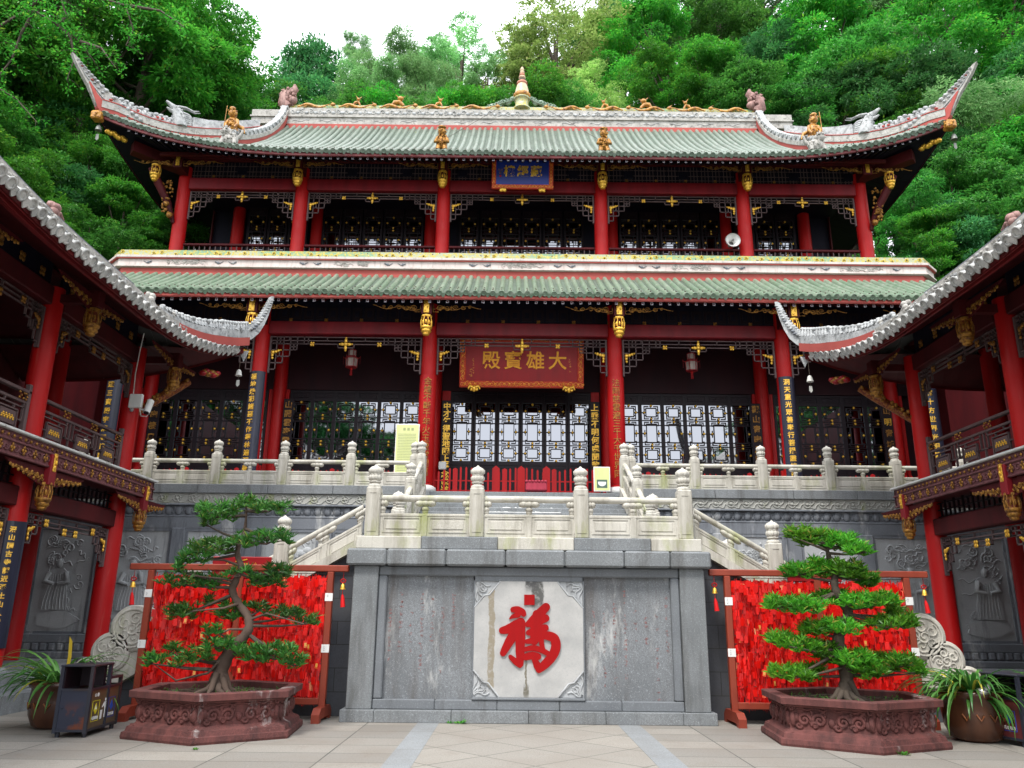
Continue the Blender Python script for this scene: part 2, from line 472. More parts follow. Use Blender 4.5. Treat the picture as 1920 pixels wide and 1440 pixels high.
mb = MB()
nx, ny = 64, 60
for j in range(ny + 1):
    for i in range(nx + 1):
        x, y = -120 + 240 * i / nx, -40 + 190 * j / ny
        mb.v.append((x, y, hill_z(x, y) - .012))
for j in range(ny):
    for i in range(nx):
        a = j * (nx + 1) + i
        mb.f.append((a, a + 1, a + nx + 2, a + nx + 1)); mb.m.append(0); mb.s.append(True)
big = 900
for q in (((-big, -big), (big, -big), (big, -40), (-big, -40)), ((-big, -40), (-120, -40), (-120, 150), (-big, 150)), ((120, -40), (big, -40), (big, 150), (120, 150))):
    mb.quad(*[(x, y, hill_z(max(-120, min(120, x)), max(-40, min(150, y))) - .012) for x, y in q])
tag(mb.build('ground', M['earth']), 'wooded hillside and ground around the temple court', 'ground', kind='structure')
mb = MB()
for s in (-1, 1): mb.bx(*sorted((s * 1.66, s * 17)), -24, 36, -.008, 0)
tag(mb.build('courtyard_pavement', M['pave']), 'pale rectangular paving slabs of the courtyard', 'pavement', kind='structure')
mb = MB().bx(-1.34, 1.34, -24, 13.2, -.008, 0)
tag(mb.build('central_pavement', M['pave45']), 'diagonal paving slabs on the central axis of the court', 'pavement', kind='structure')
mb = MB()
for s in (-1, 1): mb.bx(*sorted((s * 1.34, s * 1.66)), -24, 13.2, -.008, 0.003)
tag(mb.build('pavement_strip', M['strip']), 'two smooth grey stone strips edging the diagonal paving', 'pavement', kind='structure')


# ---------------------------------------------------------------- carved relief helpers (all real raised geometry on an upright face)
def spiral(mb, x, z, r, y, turns=1.6, a0=0., d=1, w=.02, mi=0, n=18, out=.6):
    pts = []
    for i in range(n):
        t = i / (n - 1)
        a = a0 + d * t * turns * 2 * pi
        rr = r * (1 - .86 * t)
        pts.append((x + rr * cos(a), y, z + rr * sin(a)))
    mb.tube(pts, [w * (1 - .4 * i / n) for i in range(n)], 5, mi, flat=1)


def wave(mb, x0, z0, x1, z1, amp, k, y, w=.015, mi=0, n=14, ph=0.):
    L = sqrt((x1 - x0) ** 2 + (z1 - z0) ** 2); ux, uz = (x1 - x0) / L, (z1 - z0) / L
    mb.tube([(x0 + ux * L * t - uz * amp * sin(k * pi * t + ph), y, z0 + uz * L * t + ux * amp * sin(k * pi * t + ph)) for t in (i / (n - 1) for i in range(n))], w, 5, mi)


def clouds(mb, x0, x1, z0, z1, y, n, w=.022, mi=0, rmin=.07, rmax=.17):
    for i in range(n):
        r = U(rmin, rmax)
        spiral(mb, U(x0 + r, x1 - r), U(z0 + r, z1 - r), r, y, U(1.0, 1.9), U(0, 6.3), RND.choice((-1, 1)), w * U(.7, 1.2), mi)
    for i in range(n):
        xa, za = U(x0 + .05, x1 - .3), U(z0 + .06, z1 - .06)
        wave(mb, xa, za, min(x1 - .03, xa + U(.2, .5)), min(z1 - .03, max(z0 + .03, za + U(-.15, .15))), U(.02, .05), U(2, 4), y, w * U(.5, .9), mi)


def robed_figure(mb, x, z, h, y, mi=0):                         # low-relief standing monk: robe, folds, arms, head
    prof = [(-.26, 0), (.26, 0), (.24, .25), (.20, .5), (.19, .72), (.10, .80), (-.10, .80), (-.19, .72), (-.20, .5), (-.24, .25)]
    mb.prism([(p * h, q * h) for p, q in prof], (x, y, z), (1, 0, 0), (0, 0, 1), (0, -.035, 0), mi)
    mb.ball((x, y - .02, z + h * .89), (h * .075, .05, h * .095), 8, mi)
    for k in range(7):
        wave(mb, x - h * .21 + k * h * .07, z + .02, x - h * .13 + k * h * .045, z + h * .68, .014, 2, y - .035, .013, mi)
    for s in (-1, 1):
        mb.tube([(x + s * h * .16, y - .03, z + h * .72), (x + s * h * .23, y - .05, z + h * .54), (x + s * h * .04, y - .06, z + h * .50)], [h * .055, h * .06, h * .035], 6, mi)


def pseudo_glyphs(mb, x, z0, z1, y, size, mi=0, dens=.9):       # worn, unreadable small characters: just broken strokes
    z = z1
    while z > z0:
        if R() < dens:
            for k in range(RND.randint(3, 6)):
                cx, cz = x + U(-.35, .35) * size, z + U(-.35, .35) * size
                if R() < .5: mb.bx(cx - size * U(.15, .38), cx + size * U(.15, .38), y - .003, y, cz - size * .05, cz + size * .05, mi)
                else: mb.bx(cx - size * .05, cx + size * .05, y - .003, y, cz - size * U(.15, .35), cz + size * U(.1, .35), mi)
        z -= size * 1.12


# ---------------------------------------------------------------- stone balustrades
def post_mesh(h=.80, w=.23):
    mb = MB().cb(-w / 2, w / 2, -w / 2, w / 2, 0, h, .016)
    for sy in (-1, 1):
        for (a, b, c, d) in ((-.075, -.055, .08, h - .08), (.055, .075, .08, h - .08), (-.055, .055, .08, .1), (-.055, .055, h - .1, h - .08)):
            mb.bx(a, b, *sorted((sy * w / 2, sy * (w / 2 + .008))), c, d); mb.bx(*sorted((sy * w / 2, sy * (w / 2 + .008))), a, b, c, d)
    return mb


def finial_mesh(h):
    mb = MB()
    mb.lathe([(.105, 0), (.11, .02), (.10, .045), (.075, .06), (.075, .075)], (0, 0, h), 20)
    mb.lathe([(.078, .075), (.098, .082), (.098, .10), (.078, .107)], (0, 0, h), 20)
    mb.lathe([(.075, .107), (.105, .135), (.108, .18), (.092, .205)], (0, 0, h), 48, 0, 10, .16)
    mb.lathe([(.088, .203), (.10, .212), (.088, .222)], (0, 0, h), 20)
    mb.lathe([(.085, .222), (.112, .255), (.112, .30), (.075, .338), (.03, .358), (.008, .385)], (0, 0, h), 48, 0, 10, .16)
    return mb


PROTO = {}


def bal_post(t, loc, mat, h=.80):
    key = ('post', mat.name, h)
    if key not in PROTO:
        p = post_mesh(h).build('post', mat, t, loc)
        finial_mesh(h).build('finial', mat, p, loc)
        PROTO[key] = p
        return p
    return copy_tree(PROTO[key], t, loc)


def bal_bay(t, a, b, mat, dz0=0., carve=False):
    """one bay between posts at a and b (their foot points): pierced rail over a sunk-panelled slab, sheared when the ends differ in height"""
    a, b = Vector(a), Vector(b); d = b - a
    L = sqrt(d.x ** 2 + d.y ** 2); sl = d.z / L; g = .115
    hor = Vector((d.x / L, d.y / L, 0)); nor = Vector((-hor.y, hor.x, 0))
    tr = lambda p: a + hor * p.x + nor * p.y + Vector((0, 0, p.z + sl * p.x))
    rail = MB()
    n = 10
    rings = []
    for x in (g, L - g):
        rings.append([(x, .062 * cos(2 * pi * k / n + .3), .625 + .055 * sin(2 * pi * k / n + .3)) for k in range(n)])
    rail.ring_sweep(rings)
    rail.xf(tr).build('handrail', mat, t)
    for x, hw in ((L / 2, .15), (g + .03, .085), (L - g - .03, .085)):
        sup = MB()
        for q in range(3):                                       # carved cloud block
            sup.ball((x + (q - 1) * hw * .62, 0, .545), (hw * .55, .075, .055), 10)
        sup.cb(x - hw * .85, x + hw * .85, -.06, .06, .525, .575, .012)
        sup.ball((x, 0, .455), (.062, .062, .048), 10)
        sup.lathe([(.035, .37), (.05, .40), (.05, .42)], (x, 0, 0), 10)
        sup.xf(tr).build('cloud_support', mat, t)
    sl_ = MB().cb(g, L - g, -.055, .055, dz0, .375, .008)
    m = (L - 2 * g)
    for sy in (-1, 1):
        y0, y1 = sorted((sy * .055, sy * .068))
        for x0, x1 in ((g + .05, L / 2 - .07), (L / 2 + .07, L - g - .05)):
            for (p, q, r, s) in ((x0, x1, .30, .318), (x0, x1, .07, .088), (x0, x0 + .018, .088, .30), (x1 - .018, x1, .088, .30)): sl_.bx(p, q, y0, y1, r, s)
            sl_.cb(x0 + .05, x1 - .05, y0, y1, .125, .265, .006)
        sl_.bx(g + .005, L - g - .005, y0, y1, .335, .36)
        sl_.cb(L / 2 - .045, L / 2 + .045, y0 - .004, y1 + .004, dz0 + .01, .33, .006)
    sl_.xf(tr).build('panel', mat, t)


def balustrade(label, posts, mat, group=None, bays=None):
    t = thing('stone_balustrade', posts[0], label, 'balustrade', group)
    for p in posts: bal_post(t, p, mat)
    for i in (bays if bays is not None else range(len(posts) - 1)): bal_bay(t, posts[i], posts[i + 1], mat)
    return t


# ---------------------------------------------------------------- the screen wall with the big character (front of the landing)
YP = 12.98
t = thing('screen_wall', (0, YP, 0), 'grey granite wall under the landing with a huge red character on a pale panel', 'wall')
mb = MB()
for x in (-1.744, -.581, .582, 1.745): mb.cb(x - .579, x + .579, YP - .08, YP + .6, 0, .175, .008)
for s in (-1, 1): mb.cb(*sorted((s * 2.327, s * 2.84)), YP - .08, YP + .6, 0, .175, .008)
mb.build('plinth', M['granite'], t)
for s in (-1, 1): MB().cb(*sorted((s * 2.38, s * 2.77)), YP, YP + .5, .175, 2.30, .012).build('pilaster', M['granite'], t)
mb = MB()
for s in (-1, 1):
    mb.cb(*sorted((s * 2.24, s * 2.377)), YP + .05, YP + .5, .32, 2.15, .02)
mb.cb(-2.377, 2.377, YP + .05, YP + .5, 2.153, 2.30, .02)
for i in range(5): mb.cb(-2.377 + i * .951, -2.377 + (i + 1) * .951 - .004, YP + .04, YP + .5, .175, .318, .012)
mb.build('frame', M['granite_dark'], t)
IPM = stone('streaked_granite', (.25, .265, .28, 1), (.14, .152, .163, 1), .9, 0, .95, .75, (.085, .07, .062, 1), white=.12)
for s in (-1, 1): MB().bx(*sorted((s * .872, s * 2.24)), YP + .14, YP + .5, .318, 2.153).build('inscription_panel', IPM, t)
mb = MB()
for s in (-1, 1):
    for k in range(8):
        x = s * (1.02 + k * .165)
        a = U(1.5, 1.95); pseudo_glyphs(mb, x, a - U(.35, 1.35), a, YP + .14, .055, 0, .62)
m = paint('faded_red_ink', (.30, .12, .11, 1), (.26, .22, .22, 1), 9, .8, .5)
mb.build('faded_inscription', m, t)


def panel_marble():
    m = NM('stained_white_panel')
    sep = m.n('ShaderNodeSeparateXYZ', {0: m.co()}).outputs
    nz = m.noise(5, 6, .65); nz2 = m.noise(14, 6, .7)
    base = m.mix(m.ramp(m.noise(2.2, 6, .6), .35, .7), (.47, .465, .45, 1), (.34, .34, .335, 1))
    base = m.mix(m.ramp(m.noise(70, 3, .8), .55, .7), base, (.33, .34, .35, 1))

    def streak(x0, w, z0, z1, c):
        nonlocal base
        dx = m.n('ShaderNodeMath', {0: sep[0], 1: x0}, operation='SUBTRACT').outputs[0]
        wob = m.n('ShaderNodeMath', {0: m.n('ShaderNodeMath', {0: nz, 1: .5}, operation='SUBTRACT').outputs[0], 1: .10}, operation='MULTIPLY').outputs[0]
        ax = m.n('ShaderNodeMath', {0: m.n('ShaderNodeMath', {0: dx, 1: wob}, operation='ADD').outputs[0]}, operation='ABSOLUTE').outputs[0]
        e = m.n('ShaderNodeMapRange', {'Value': ax, 'From Min': w, 'From Max': w * .75, 'To Min': 0, 'To Max': 1}).outputs[0]
        a = m.n('ShaderNodeMapRange', {'Value': sep[2], 'From Min': z0, 'From Max': z0 + .12}).outputs[0]
        b = m.n('ShaderNodeMapRange', {'Value': sep[2], 'From Min': z1, 'From Max': z1 - .12}).outputs[0]
        f = m.n('ShaderNodeMath', {0: m.n('ShaderNodeMath', {0: e, 1: a}, operation='MULTIPLY').outputs[0], 1: b}, operation='MULTIPLY').outputs[0]
        f = m.n('ShaderNodeMath', {0: f, 1: m.ramp(nz2, .22, .5)}, operation='MULTIPLY').outputs[0]
        base = m.mix(f, base, c)
    streak(-.58, .055, .40, 2.1, (.27, .235, .175, 1))
    streak(.14, .10, 1.62, 2.2, (.10, .10, .095, 1))
    streak(.045, .12, 1.9, 2.2, (.085, .085, .085, 1))
    streak(-.04, .018, .34, 1.1, (.16, .14, .10, 1))
    streak(-.04, .045, .30, .58, (.15, .14, .11, 1))
    m.col(base); m.bump(m.noise(60, 4), .2, .006)
    return m.fin(.7, 0, .3)


pm = panel_marble()
oct_ = [(-.85, .75), (-.45, .36), (.45, .36), (.85, .75), (.85, 1.68), (.45, 2.08), (-.45, 2.08), (-.85, 1.68)]
fp = MB().prism([(x, z) for x, z in oct_], (0, YP + .30, 0), (1, 0, 0), (0, 0, 1), (0, -.235, 0)).build('character_panel', pm, t)
mb = MB()
for sx in (-1, 1):
    for z0, z1, c in ((.36, .75, 0), (2.08, 1.68, 1)):
        P = [(sx * .85, z0), (sx * .85, z1), (sx * .45, z0)]
        mb.prism(P if sx * (z1 - z0) > 0 else P[::-1], (0, YP + .30, 0), (1, 0, 0), (0, 0, 1), (0, -.205, 0))
        dz = 1 if z1 > z0 else -1
        for k in range(4):
            wave(mb, sx * .83, z0 + dz * .03, sx * (.60 + .07 * k), z0 + dz * (.06 + .085 * k), .025, 2, YP + .09, .014)
        spiral(mb, sx * .73, z0 + dz * .11, .07, YP + .09, 1.3, 0, sx, .014)
        mb.tube([(sx * .85, YP + .075, z1), (sx * .70, YP + .07, z0 + (z1 - z0) * .55), (sx * .62, YP + .07, z0 + (z1 - z0) * .52), (sx * .45, YP + .075, z0)], .016, 6)
mb.build('corner_carving', M['relief'], fp)
mb = MB().cb(-.87, .87, YP + .02, YP + .3, .319, .357, .01)
mb.bx(-.87, -.852, YP + .07, YP + .3, .358, 2.09).bx(.852, .87, YP + .07, YP + .3, .358, 2.09).bx(-.852, .852, YP + .07, YP + .3, 2.082, 2.15)
mb.build('panel_surround', M['granite_dark'], fp)
# the character, as thick brush strokes (traced in panel units: x right, y up, metres)
ch = MB()
px = lambda u, v: ((u - 660) / 685.0, 1.225 - (v - 715) / 685.0)
STROKES = [
    ([(455, 520), (490, 495), (545, 478)], [6, 22, 30]),
    ([(492, 425), (540, 425), (590, 448), (606, 470)], [30, 36, 36, 28]),
    ([(378, 640), (440, 625), (520, 580), (575, 548)], [36, 46, 46, 40]),
    ([(575, 552), (520, 650), (450, 760), (390, 868)], [46, 52, 48, 34]),
    ([(580, 555), (572, 700), (570, 850), (572, 975)], [44, 52, 48, 34]),
    ([(468, 905), (520, 950), (568, 985)], [22, 32, 30]),
    ([(845, 395), (780, 460), (700, 540), (650, 575)], [44, 50, 46, 30]),
    ([(842, 510), (780, 530), (700, 580)], [40, 50, 40]),
    ([(838, 608), (760, 630), (660, 660)], [36, 46, 30]),
    ([(745, 470), (730, 600), (720, 740)], [44, 48, 46]),
    ([(640, 750), (720, 735), (800, 690), (870, 690), (930, 715), (950, 775), (935, 850), (890, 920), (825, 985), (775, 1035)], [24, 34, 40, 46, 50, 50, 50, 48, 44, 28]),
    ([(620, 830), (700, 815), (780, 830), (880, 875)], [22, 30, 30, 26]),
    ([(625, 905), (700, 890), (760, 900)], [34, 40, 34]),
    ([(720, 930), (750, 985), (770, 1030)], [26, 40, 34]),
    ([(795, 720), (800, 780), (820, 850)], [26, 26, 22]),
]
for i, (P, wd) in enumerate(STROKES):
    pts = []                                                     # resample with Catmull-Rom, then outline with round ends
    Q = [P[0]] + P + [P[-1]]; W2 = [wd[0]] + wd + [wd[-1]]
    for k in range(1, len(Q) - 2):
        for s in range(6):
            u = s / 6
            f = lambda a, b, c, d: .5 * (2 * b + (c - a) * u + (2 * a - 5 * b + 4 * c - d) * u * u + (3 * b - a - 3 * c + d) * u ** 3)
            pts.append((f(*[Q[k + j][0] for j in (-1, 0, 1, 2)]), f(*[Q[k + j][1] for j in (-1, 0, 1, 2)]), W2[k] * (1 - u) + W2[k + 1] * u))
    pts.append((*P[-1], wd[-1]))
    lft, rgt = [], []
    for k, (u, v, r) in enumerate(pts):
        a, b = pts[max(0, k - 1)], pts[min(len(pts) - 1, k + 1)]
        tx, ty = b[0] - a[0], b[1] - a[1]; l = sqrt(tx * tx + ty * ty) or 1; tx /= l; ty /= l
        lft.append((u - ty * r, v + tx * r)); rgt.append((u + ty * r, v - tx * r))
        if k == 0: cap0 = [(u - cos(math.atan2(ty, tx) + q) * r, v - sin(math.atan2(ty, tx) + q) * r) for q in (pi / 2 * s / 4 for s in range(-4, 5))]
        if k == len(pts) - 1: cap1 = [(u + cos(math.atan2(ty, tx) + q) * r, v + sin(math.atan2(ty, tx) + q) * r) for q in (pi / 2 * s / 4 for s in range(4, -5, -1))]
    for k in range(len(pts) - 1):
        ch.prism([px(*lft[k]), px(*lft[k + 1]), px(*rgt[k + 1]), px(*rgt[k])], (0, YP + .062, 0), (1, 0, 0), (0, 0, 1), (0, -.022 - i * .0006, 0))
    for cp in (cap0, cap1): ch.prism([px(*p) for p in cp], (0, YP + .062, 0), (1, 0, 0), (0, 0, 1), (0, -.0222 - i * .0006, 0))
ch.prism([px(610, 268), px(722, 268), px(722, 376), px(610, 376)], (0, YP + .062, 0), (1, 0, 0), (0, 0, 1), (0, -.02, 0))
ch.build('red_character', paint('red_brush_paint', (.33, .0012, .002, 1), (.27, .001, .002, 1), 6, .65, .6, 0, 0, .2), fp)
mb = MB()                                                         # big rounded coping blocks, then the pale course under the railing
xs = [-2.88, -2.25, -1.31, -.37, .57, 1.51, 2.24, 2.88]
for a, b in zip(xs, xs[1:]): mb.cb(a, b - .008, YP - .10, YP + .75, 2.302, 2.56, .028)
mb.build('coping_block', [M['granite']], t)
mb = MB()
xs = [-2.76, -1.72, -.5, .72, 1.95, 2.76]
for i, (a, b) in enumerate(zip(xs, xs[1:])): mb.cb(a, b - .006, YP - .02, YP + .7, 2.562, 2.762, .012, i % 2)
mb.build('base_course', [M['marble'], M['granite']], t)

# landing and stairs
ZL, ZT, YT = 2.762, 4.66, 20.2
t = thing('stone_staircase', (0, 16, 0), 'stone landing with steps down both sides and a wide flight up to the terrace', 'staircase')
MB().bx(-2.75, 2.75, YP + .71, 16.3, .0, ZL - .003).build('landing', M['granite'], t)
for s in (-1, 1):
    mb = MB()
    for i in range(17):
        x0, x1 = 2.76 + i * .278, 2.76 + (i + 1) * .278
        mb.bx(*sorted((s * x0, s * x1)), 13.75, 16.2, 0, ZL - (i + 1) * ZL / 17.3)
    mb.build('side_steps', M['granite'], t)
mb = MB()
for i in range(12):
    mb.cb(-2.45, 2.45, 16.3 + i * .43, 21.5, ZL + i * .158, ZL + (i + 1) * .158, .01)
mb.build('upper_step', M['granite'], t)
# carved ramp slab between the steps
mb = MB().add([(-.9, 16.15, ZL + .06), (.9, 16.15, ZL + .06), (.9, 21.45, ZT + .02), (-.9, 21.45, ZT + .02), (-.9, 16.15, ZL - .1), (.9, 16.15, ZL - .1), (.9, 21.45, ZT - .3), (-.9, 21.45, ZT - .3)],
              [(0, 1, 2, 3), (4, 5, 1, 0), (5, 6, 2, 1), (7, 4, 0, 3), (6, 7, 3, 2), (7, 6, 5, 4)])
for i in range(60):
    x, u, r = U(-.75, .75), U(.05, .95), U(.07, .16)
    y, z = 16.15 + 5.3 * u, ZL + .06 + (ZT - ZL - .04) * u
    spiral(mb, 0, 0, r, 0, U(1, 1.8), U(0, 6), 1, .025)
    k = len(mb.v) - 18 * 5
    for j in range(k - 10, len(mb.v)):
        p = mb.v[j]; mb.v[j] = (p[0] + x, y + p[2] * .94 - p[1] * .33, z + p[2] * .335 - p[1] * .94)
mb.build('dragon_ramp', M['marble_clean'], t)
for s in (-1, 1):
    mb = MB()
    poly = [(s * 2.75, 0), (s * 2.75, ZL - .13), (s * 7.25, .14), (s * 7.25, 0)]
    mb.prism([(p[0], p[1]) for p in (poly if s < 0 else poly[::-1])], (0, 13.62, 0), (1, 0, 0), (0, 0, 1), (0, .12, 0))
    mb.build('side_wall', M['block'], t)
for s in (-1, 1):                                                 # sloping stone string course under the balustrade
    poly = [(s * 2.76, ZL - .13), (s * 2.76, ZL + .02), (s * 7.2, .19), (s * 7.2, .04)]
    MB().prism(poly, (0, 13.44, 0), (1, 0, 0), (0, 0, 1), (0, .36, 0)).build('string_course', M['marble'], t)
for s in (-1, 1): MB().prism([(16.3, ZL - .2), (20.19, ZT - .25), (20.19, ZT + .03), (16.3, ZL + .08)], (s * 2.45, 0, 0), (0, 1, 0), (0, 0, 1), (s * .32, 0, 0)).build('upper_string', M['marble'], t)


def drums(t, s):
    mb = MB()
    for x, z, r in ((-6.35, 1.30, .36), (-6.66, .93, .31), (-6.98, .60, .26), (-7.25, .33, .19)):
        rings = [[(x + r * q * cos(2 * pi * k / 28), 13.6 + y, z + r * q * sin(2 * pi * k / 28)) for k in range(28)] for y, q in ((-.17, .80), (-.17, .97), (-.14, 1), (.14, 1), (.17, .97))]
        mb.ring_sweep(rings)
        mb.tube([(x + r * .82 * cos(a), 13.43, z + r * .82 * sin(a)) for a in (2 * pi * k / 24 for k in range(25))], .022, 6)
        for k in range(5): spiral(mb, x + r * .42 * cos(k * 1.26), z + r * .42 * sin(k * 1.26), r * .3, 13.42, 1.3, k, 1, .018)
        spiral(mb, x, z, r * .3, 13.42, 1.5, 0, -1, .02)
    mb.prism([(-6.15, .75), (-6.15, 1.35), (-7.3, .45), (-7.45, .1), (-7.2, .1)], (0, 13.5, 0), (1, 0, 0), (0, 0, 1), (0, .2, 0))
    mb.build('drum_stone', M['marble'], t, None, s > 0)


xs = (-2.54, -.85, .85, 2.54)
balustrade('pale stone balustrade across the front of the landing above the red character', [(x, YP + .17, ZL) for x in xs], M['marble'])
SL = -.585
for s, lab in ((-1, 'sloping stone balustrade of the side stair behind the left tag rack'), (1, 'sloping stone balustrade of the side stair behind the right tag rack')):
    P = [(s * (2.66 + d), 13.6, ZL - .02 + SL * d) for d in (0.02, 1.44, 2.85)]
    t = thing('stone_balustrade', P[0], lab, 'balustrade')
    for p in P[1:]: bal_post(t, (p[0], p[1], p[2] - .06), M['marble'], .92)
    for i in (0, 1): bal_bay(t, P[i], P[i + 1], M['marble'], -.02)
    bal_bay(t, P[2], (s * 6.3, 13.6, ZL - .02 + SL * 3.6), M['marble'], -.02)
    drums(t, s)
    P = [(s * (2.54 + d), 16.3, ZL + SL * d) for d in (0, 1.5, 3.0)]
    balustrade('stone balustrade at the wall side of the %s side stair' % ('left' if s < 0 else 'right'), P, M['marble'])
    P = [(s * 2.6, 16.35 + k * 1.93, ZL + .03 + k * .945) for k in (0, 1)]
    t = balustrade('stair balustrade climbing to the terrace on the %s of the wide flight' % ('left' if s < 0 else 'right'), P + [(s * 2.6, 20.25, ZT)], M['marble'])
    P = [(s * x, 20.37, ZT) for x in (2.78, 4.42, 6.15, 7.87, 9.6, 11.33, 13.06)]
    balustrade('terrace balustrade %s of the stair opening' % ('left' if s < 0 else 'right'), P, M['marble'])

# ---------------------------------------------------------------- terrace with its carved front wall
t = thing('stone_terrace', (0, YT, 0), 'grey stone terrace under the hall with carved relief panels along its front', 'terrace')
mb = MB()
for s in (-1, 1): mb.bx(*sorted((s * 2.77, s * 15.5)), YT + .12, 23, 0, 4.42)
mb.bx(-2.77, 2.77, 21.51, 23, 0, 4.42)
mb.build('core', M['slate'], t)
mb = MB()
for s in (-1, 1):
    x = 2.78
    while x < 15.4:
        w = U(1.6, 2.1); mb.cb(*sorted((s * x, s * min(15.5, x + w - .008))), YT - .02, 23, 4.43, ZT, .012); x += w
mb.bx(-2.77, 2.77, 21.5, 23, 4.43, ZT - .002)
mb.build('coping', M['granite'], t)
mb = MB()
for s in (-1, 1):
    mb.bx(*sorted((s * 2.78, s * 15.4)), YT + .04, YT + .2, 4.17, 4.428)
    x = 2.95
    while x < 15.2:
        mb.tube([(s * (x + .09 * cos(a)), YT + .035, 4.30 + .085 * sin(a)) for a in (2 * pi * k / 14 for k in range(15))], .016, 5)
        wave(mb, s * (x - .19), 4.2, s * (x + .19), 4.4, .06, 2, YT + .035, .018)
        wave(mb, s * (x - .19), 4.4, s * (x + .19), 4.2, .03, 2, YT + .035, .013)
        mb.ball((s * x, YT + .035, 4.30), (.045, .03, .04), 6)
        x += .385
mb.build('scroll_frieze', M['frieze'], t)
mb = MB()
for s in (-1, 1):
    mb.bx(*sorted((s * 2.78, s * 15.4)), YT + .10, YT + .2, 3.86, 4.168)
    mb.cb(*sorted((s * 2.78, s * 15.4)), YT - .01, YT + .2, 4.12, 4.166, .01)
    x = 2.92
    while x < 15.2:
        mb.ball((s * x, YT + .11, 4.0), (.105, .07, .125), 10)
        mb.tube([(s * (x + .115 * cos(a)), YT + .075, 3.93 + .16 * sin(a)) for a in (pi * k / 8 for k in range(9))], .014, 5)
        x += .25
    mb.cb(*sorted((s * 2.78, s * 15.4)), YT + .05, YT + .2, 3.83, 3.875, .012)
mb.build('lotus_moulding', M['slate'], t)
mb = MB(); pn = MB()
for s in (-1, 1):
    mb.bx(*sorted((s * 2.78, s * 15.4)), YT + .06, YT + .2, 3.56, 3.828)
    mb.cb(*sorted((s * 2.78, s * 15.4)), YT - .02, YT + .2, .80, 1.0, .015)
    k = 0
    for x in (2.95, 4.75, 6.62, 8.42, 10.25, 12.05, 13.9):
        mb.cb(*sorted((s * x, s * (x + .34))), YT + .02, YT + .2, 1.0, 3.56, .02)
        x0, x1 = x + .34, min(15.4, x + 1.8)
        a, b = sorted((s * x0, s * x1))
        mb.bx(a, a + .06, YT + .07, YT + .2, 1, 3.56).bx(b - .06, b, YT + .07, YT + .2, 1, 3.56).bx(a + .06, b - .06, YT + .07, YT + .2, 3.48, 3.56).bx(a + .06, b - .06, YT + .07, YT + .2, 1, 1.06)
mb.build('pilaster_frame', M['slate'], t)
k = 0
for s in (-1, 1):
    for x in (2.95, 4.75, 6.62, 8.42, 10.25, 12.05):
        a, b = sorted((s * (x + .40), s * (x + 1.74)))
        pn = MB().bx(a, b, YT + .10, YT + .19, 1.06, 3.48)
        fig = x in (8.42, 10.25)
        if fig:
            robed_figure(pn, (a + b) / 2 + s * .12, 1.55, 1.25, YT + .10)
            pn.prism([((a + b) / 2 + .52 * cos(q) * (1 + .12 * cos(5 * q)), 1.33 + .2 * sin(q)) for q in (2 * pi * i / 24 for i in range(24))], (0, YT + .10, 0), (1, 0, 0), (0, 0, 1), (0, -.04, 0))
            clouds(pn, a + .05, b - .05, 2.6, 3.4, YT + .095, 9, .028)
            clouds(pn, a + .05, b - .05, 1.5, 2.7, YT + .097, 6, .02)
        else:
            clouds(pn, a + .05, b - .05, 1.15, 3.4, YT + .097, 20, .022)
            for i in range(4):
                x_, z_ = U(a + .2, b - .2), U(1.5, 3.0); robed_figure(pn, x_, z_, U(.3, .5), YT + .10)
            for i in range(6):
                x_, z_ = U(a + .15, b - .15), U(1.2, 3.3); pn.ball((x_, YT + .10, z_), (U(.08, .2), .04, U(.03, .1)), 8)
        pn.build('relief_panel', M['relief'], t)
mb = MB()
for s in (-1, 1):
    mb.bx(*sorted((s * 2.78, s * 15.4)), YT + .02, YT + .2, 0, .8)
    for z, zz, d in ((.62, .80, 0), (.22, .42, .02)):
        x = 7.4
        while x < 13:
            mb.cb(*sorted((s * x, s * (x + .16))), YT - .03 - d, YT + .1, z, zz, .03)
            x += .20
    mb.cb(*sorted((s * 2.78, s * 15.4)), YT - .06, YT + .2, .44, .60, .02)
    mb.cb(*sorted((s * 2.78, s * 15.4)), YT - .09, YT + .2, 0, .2, .02)
mb.build('base_moulding', M['slate'], t)
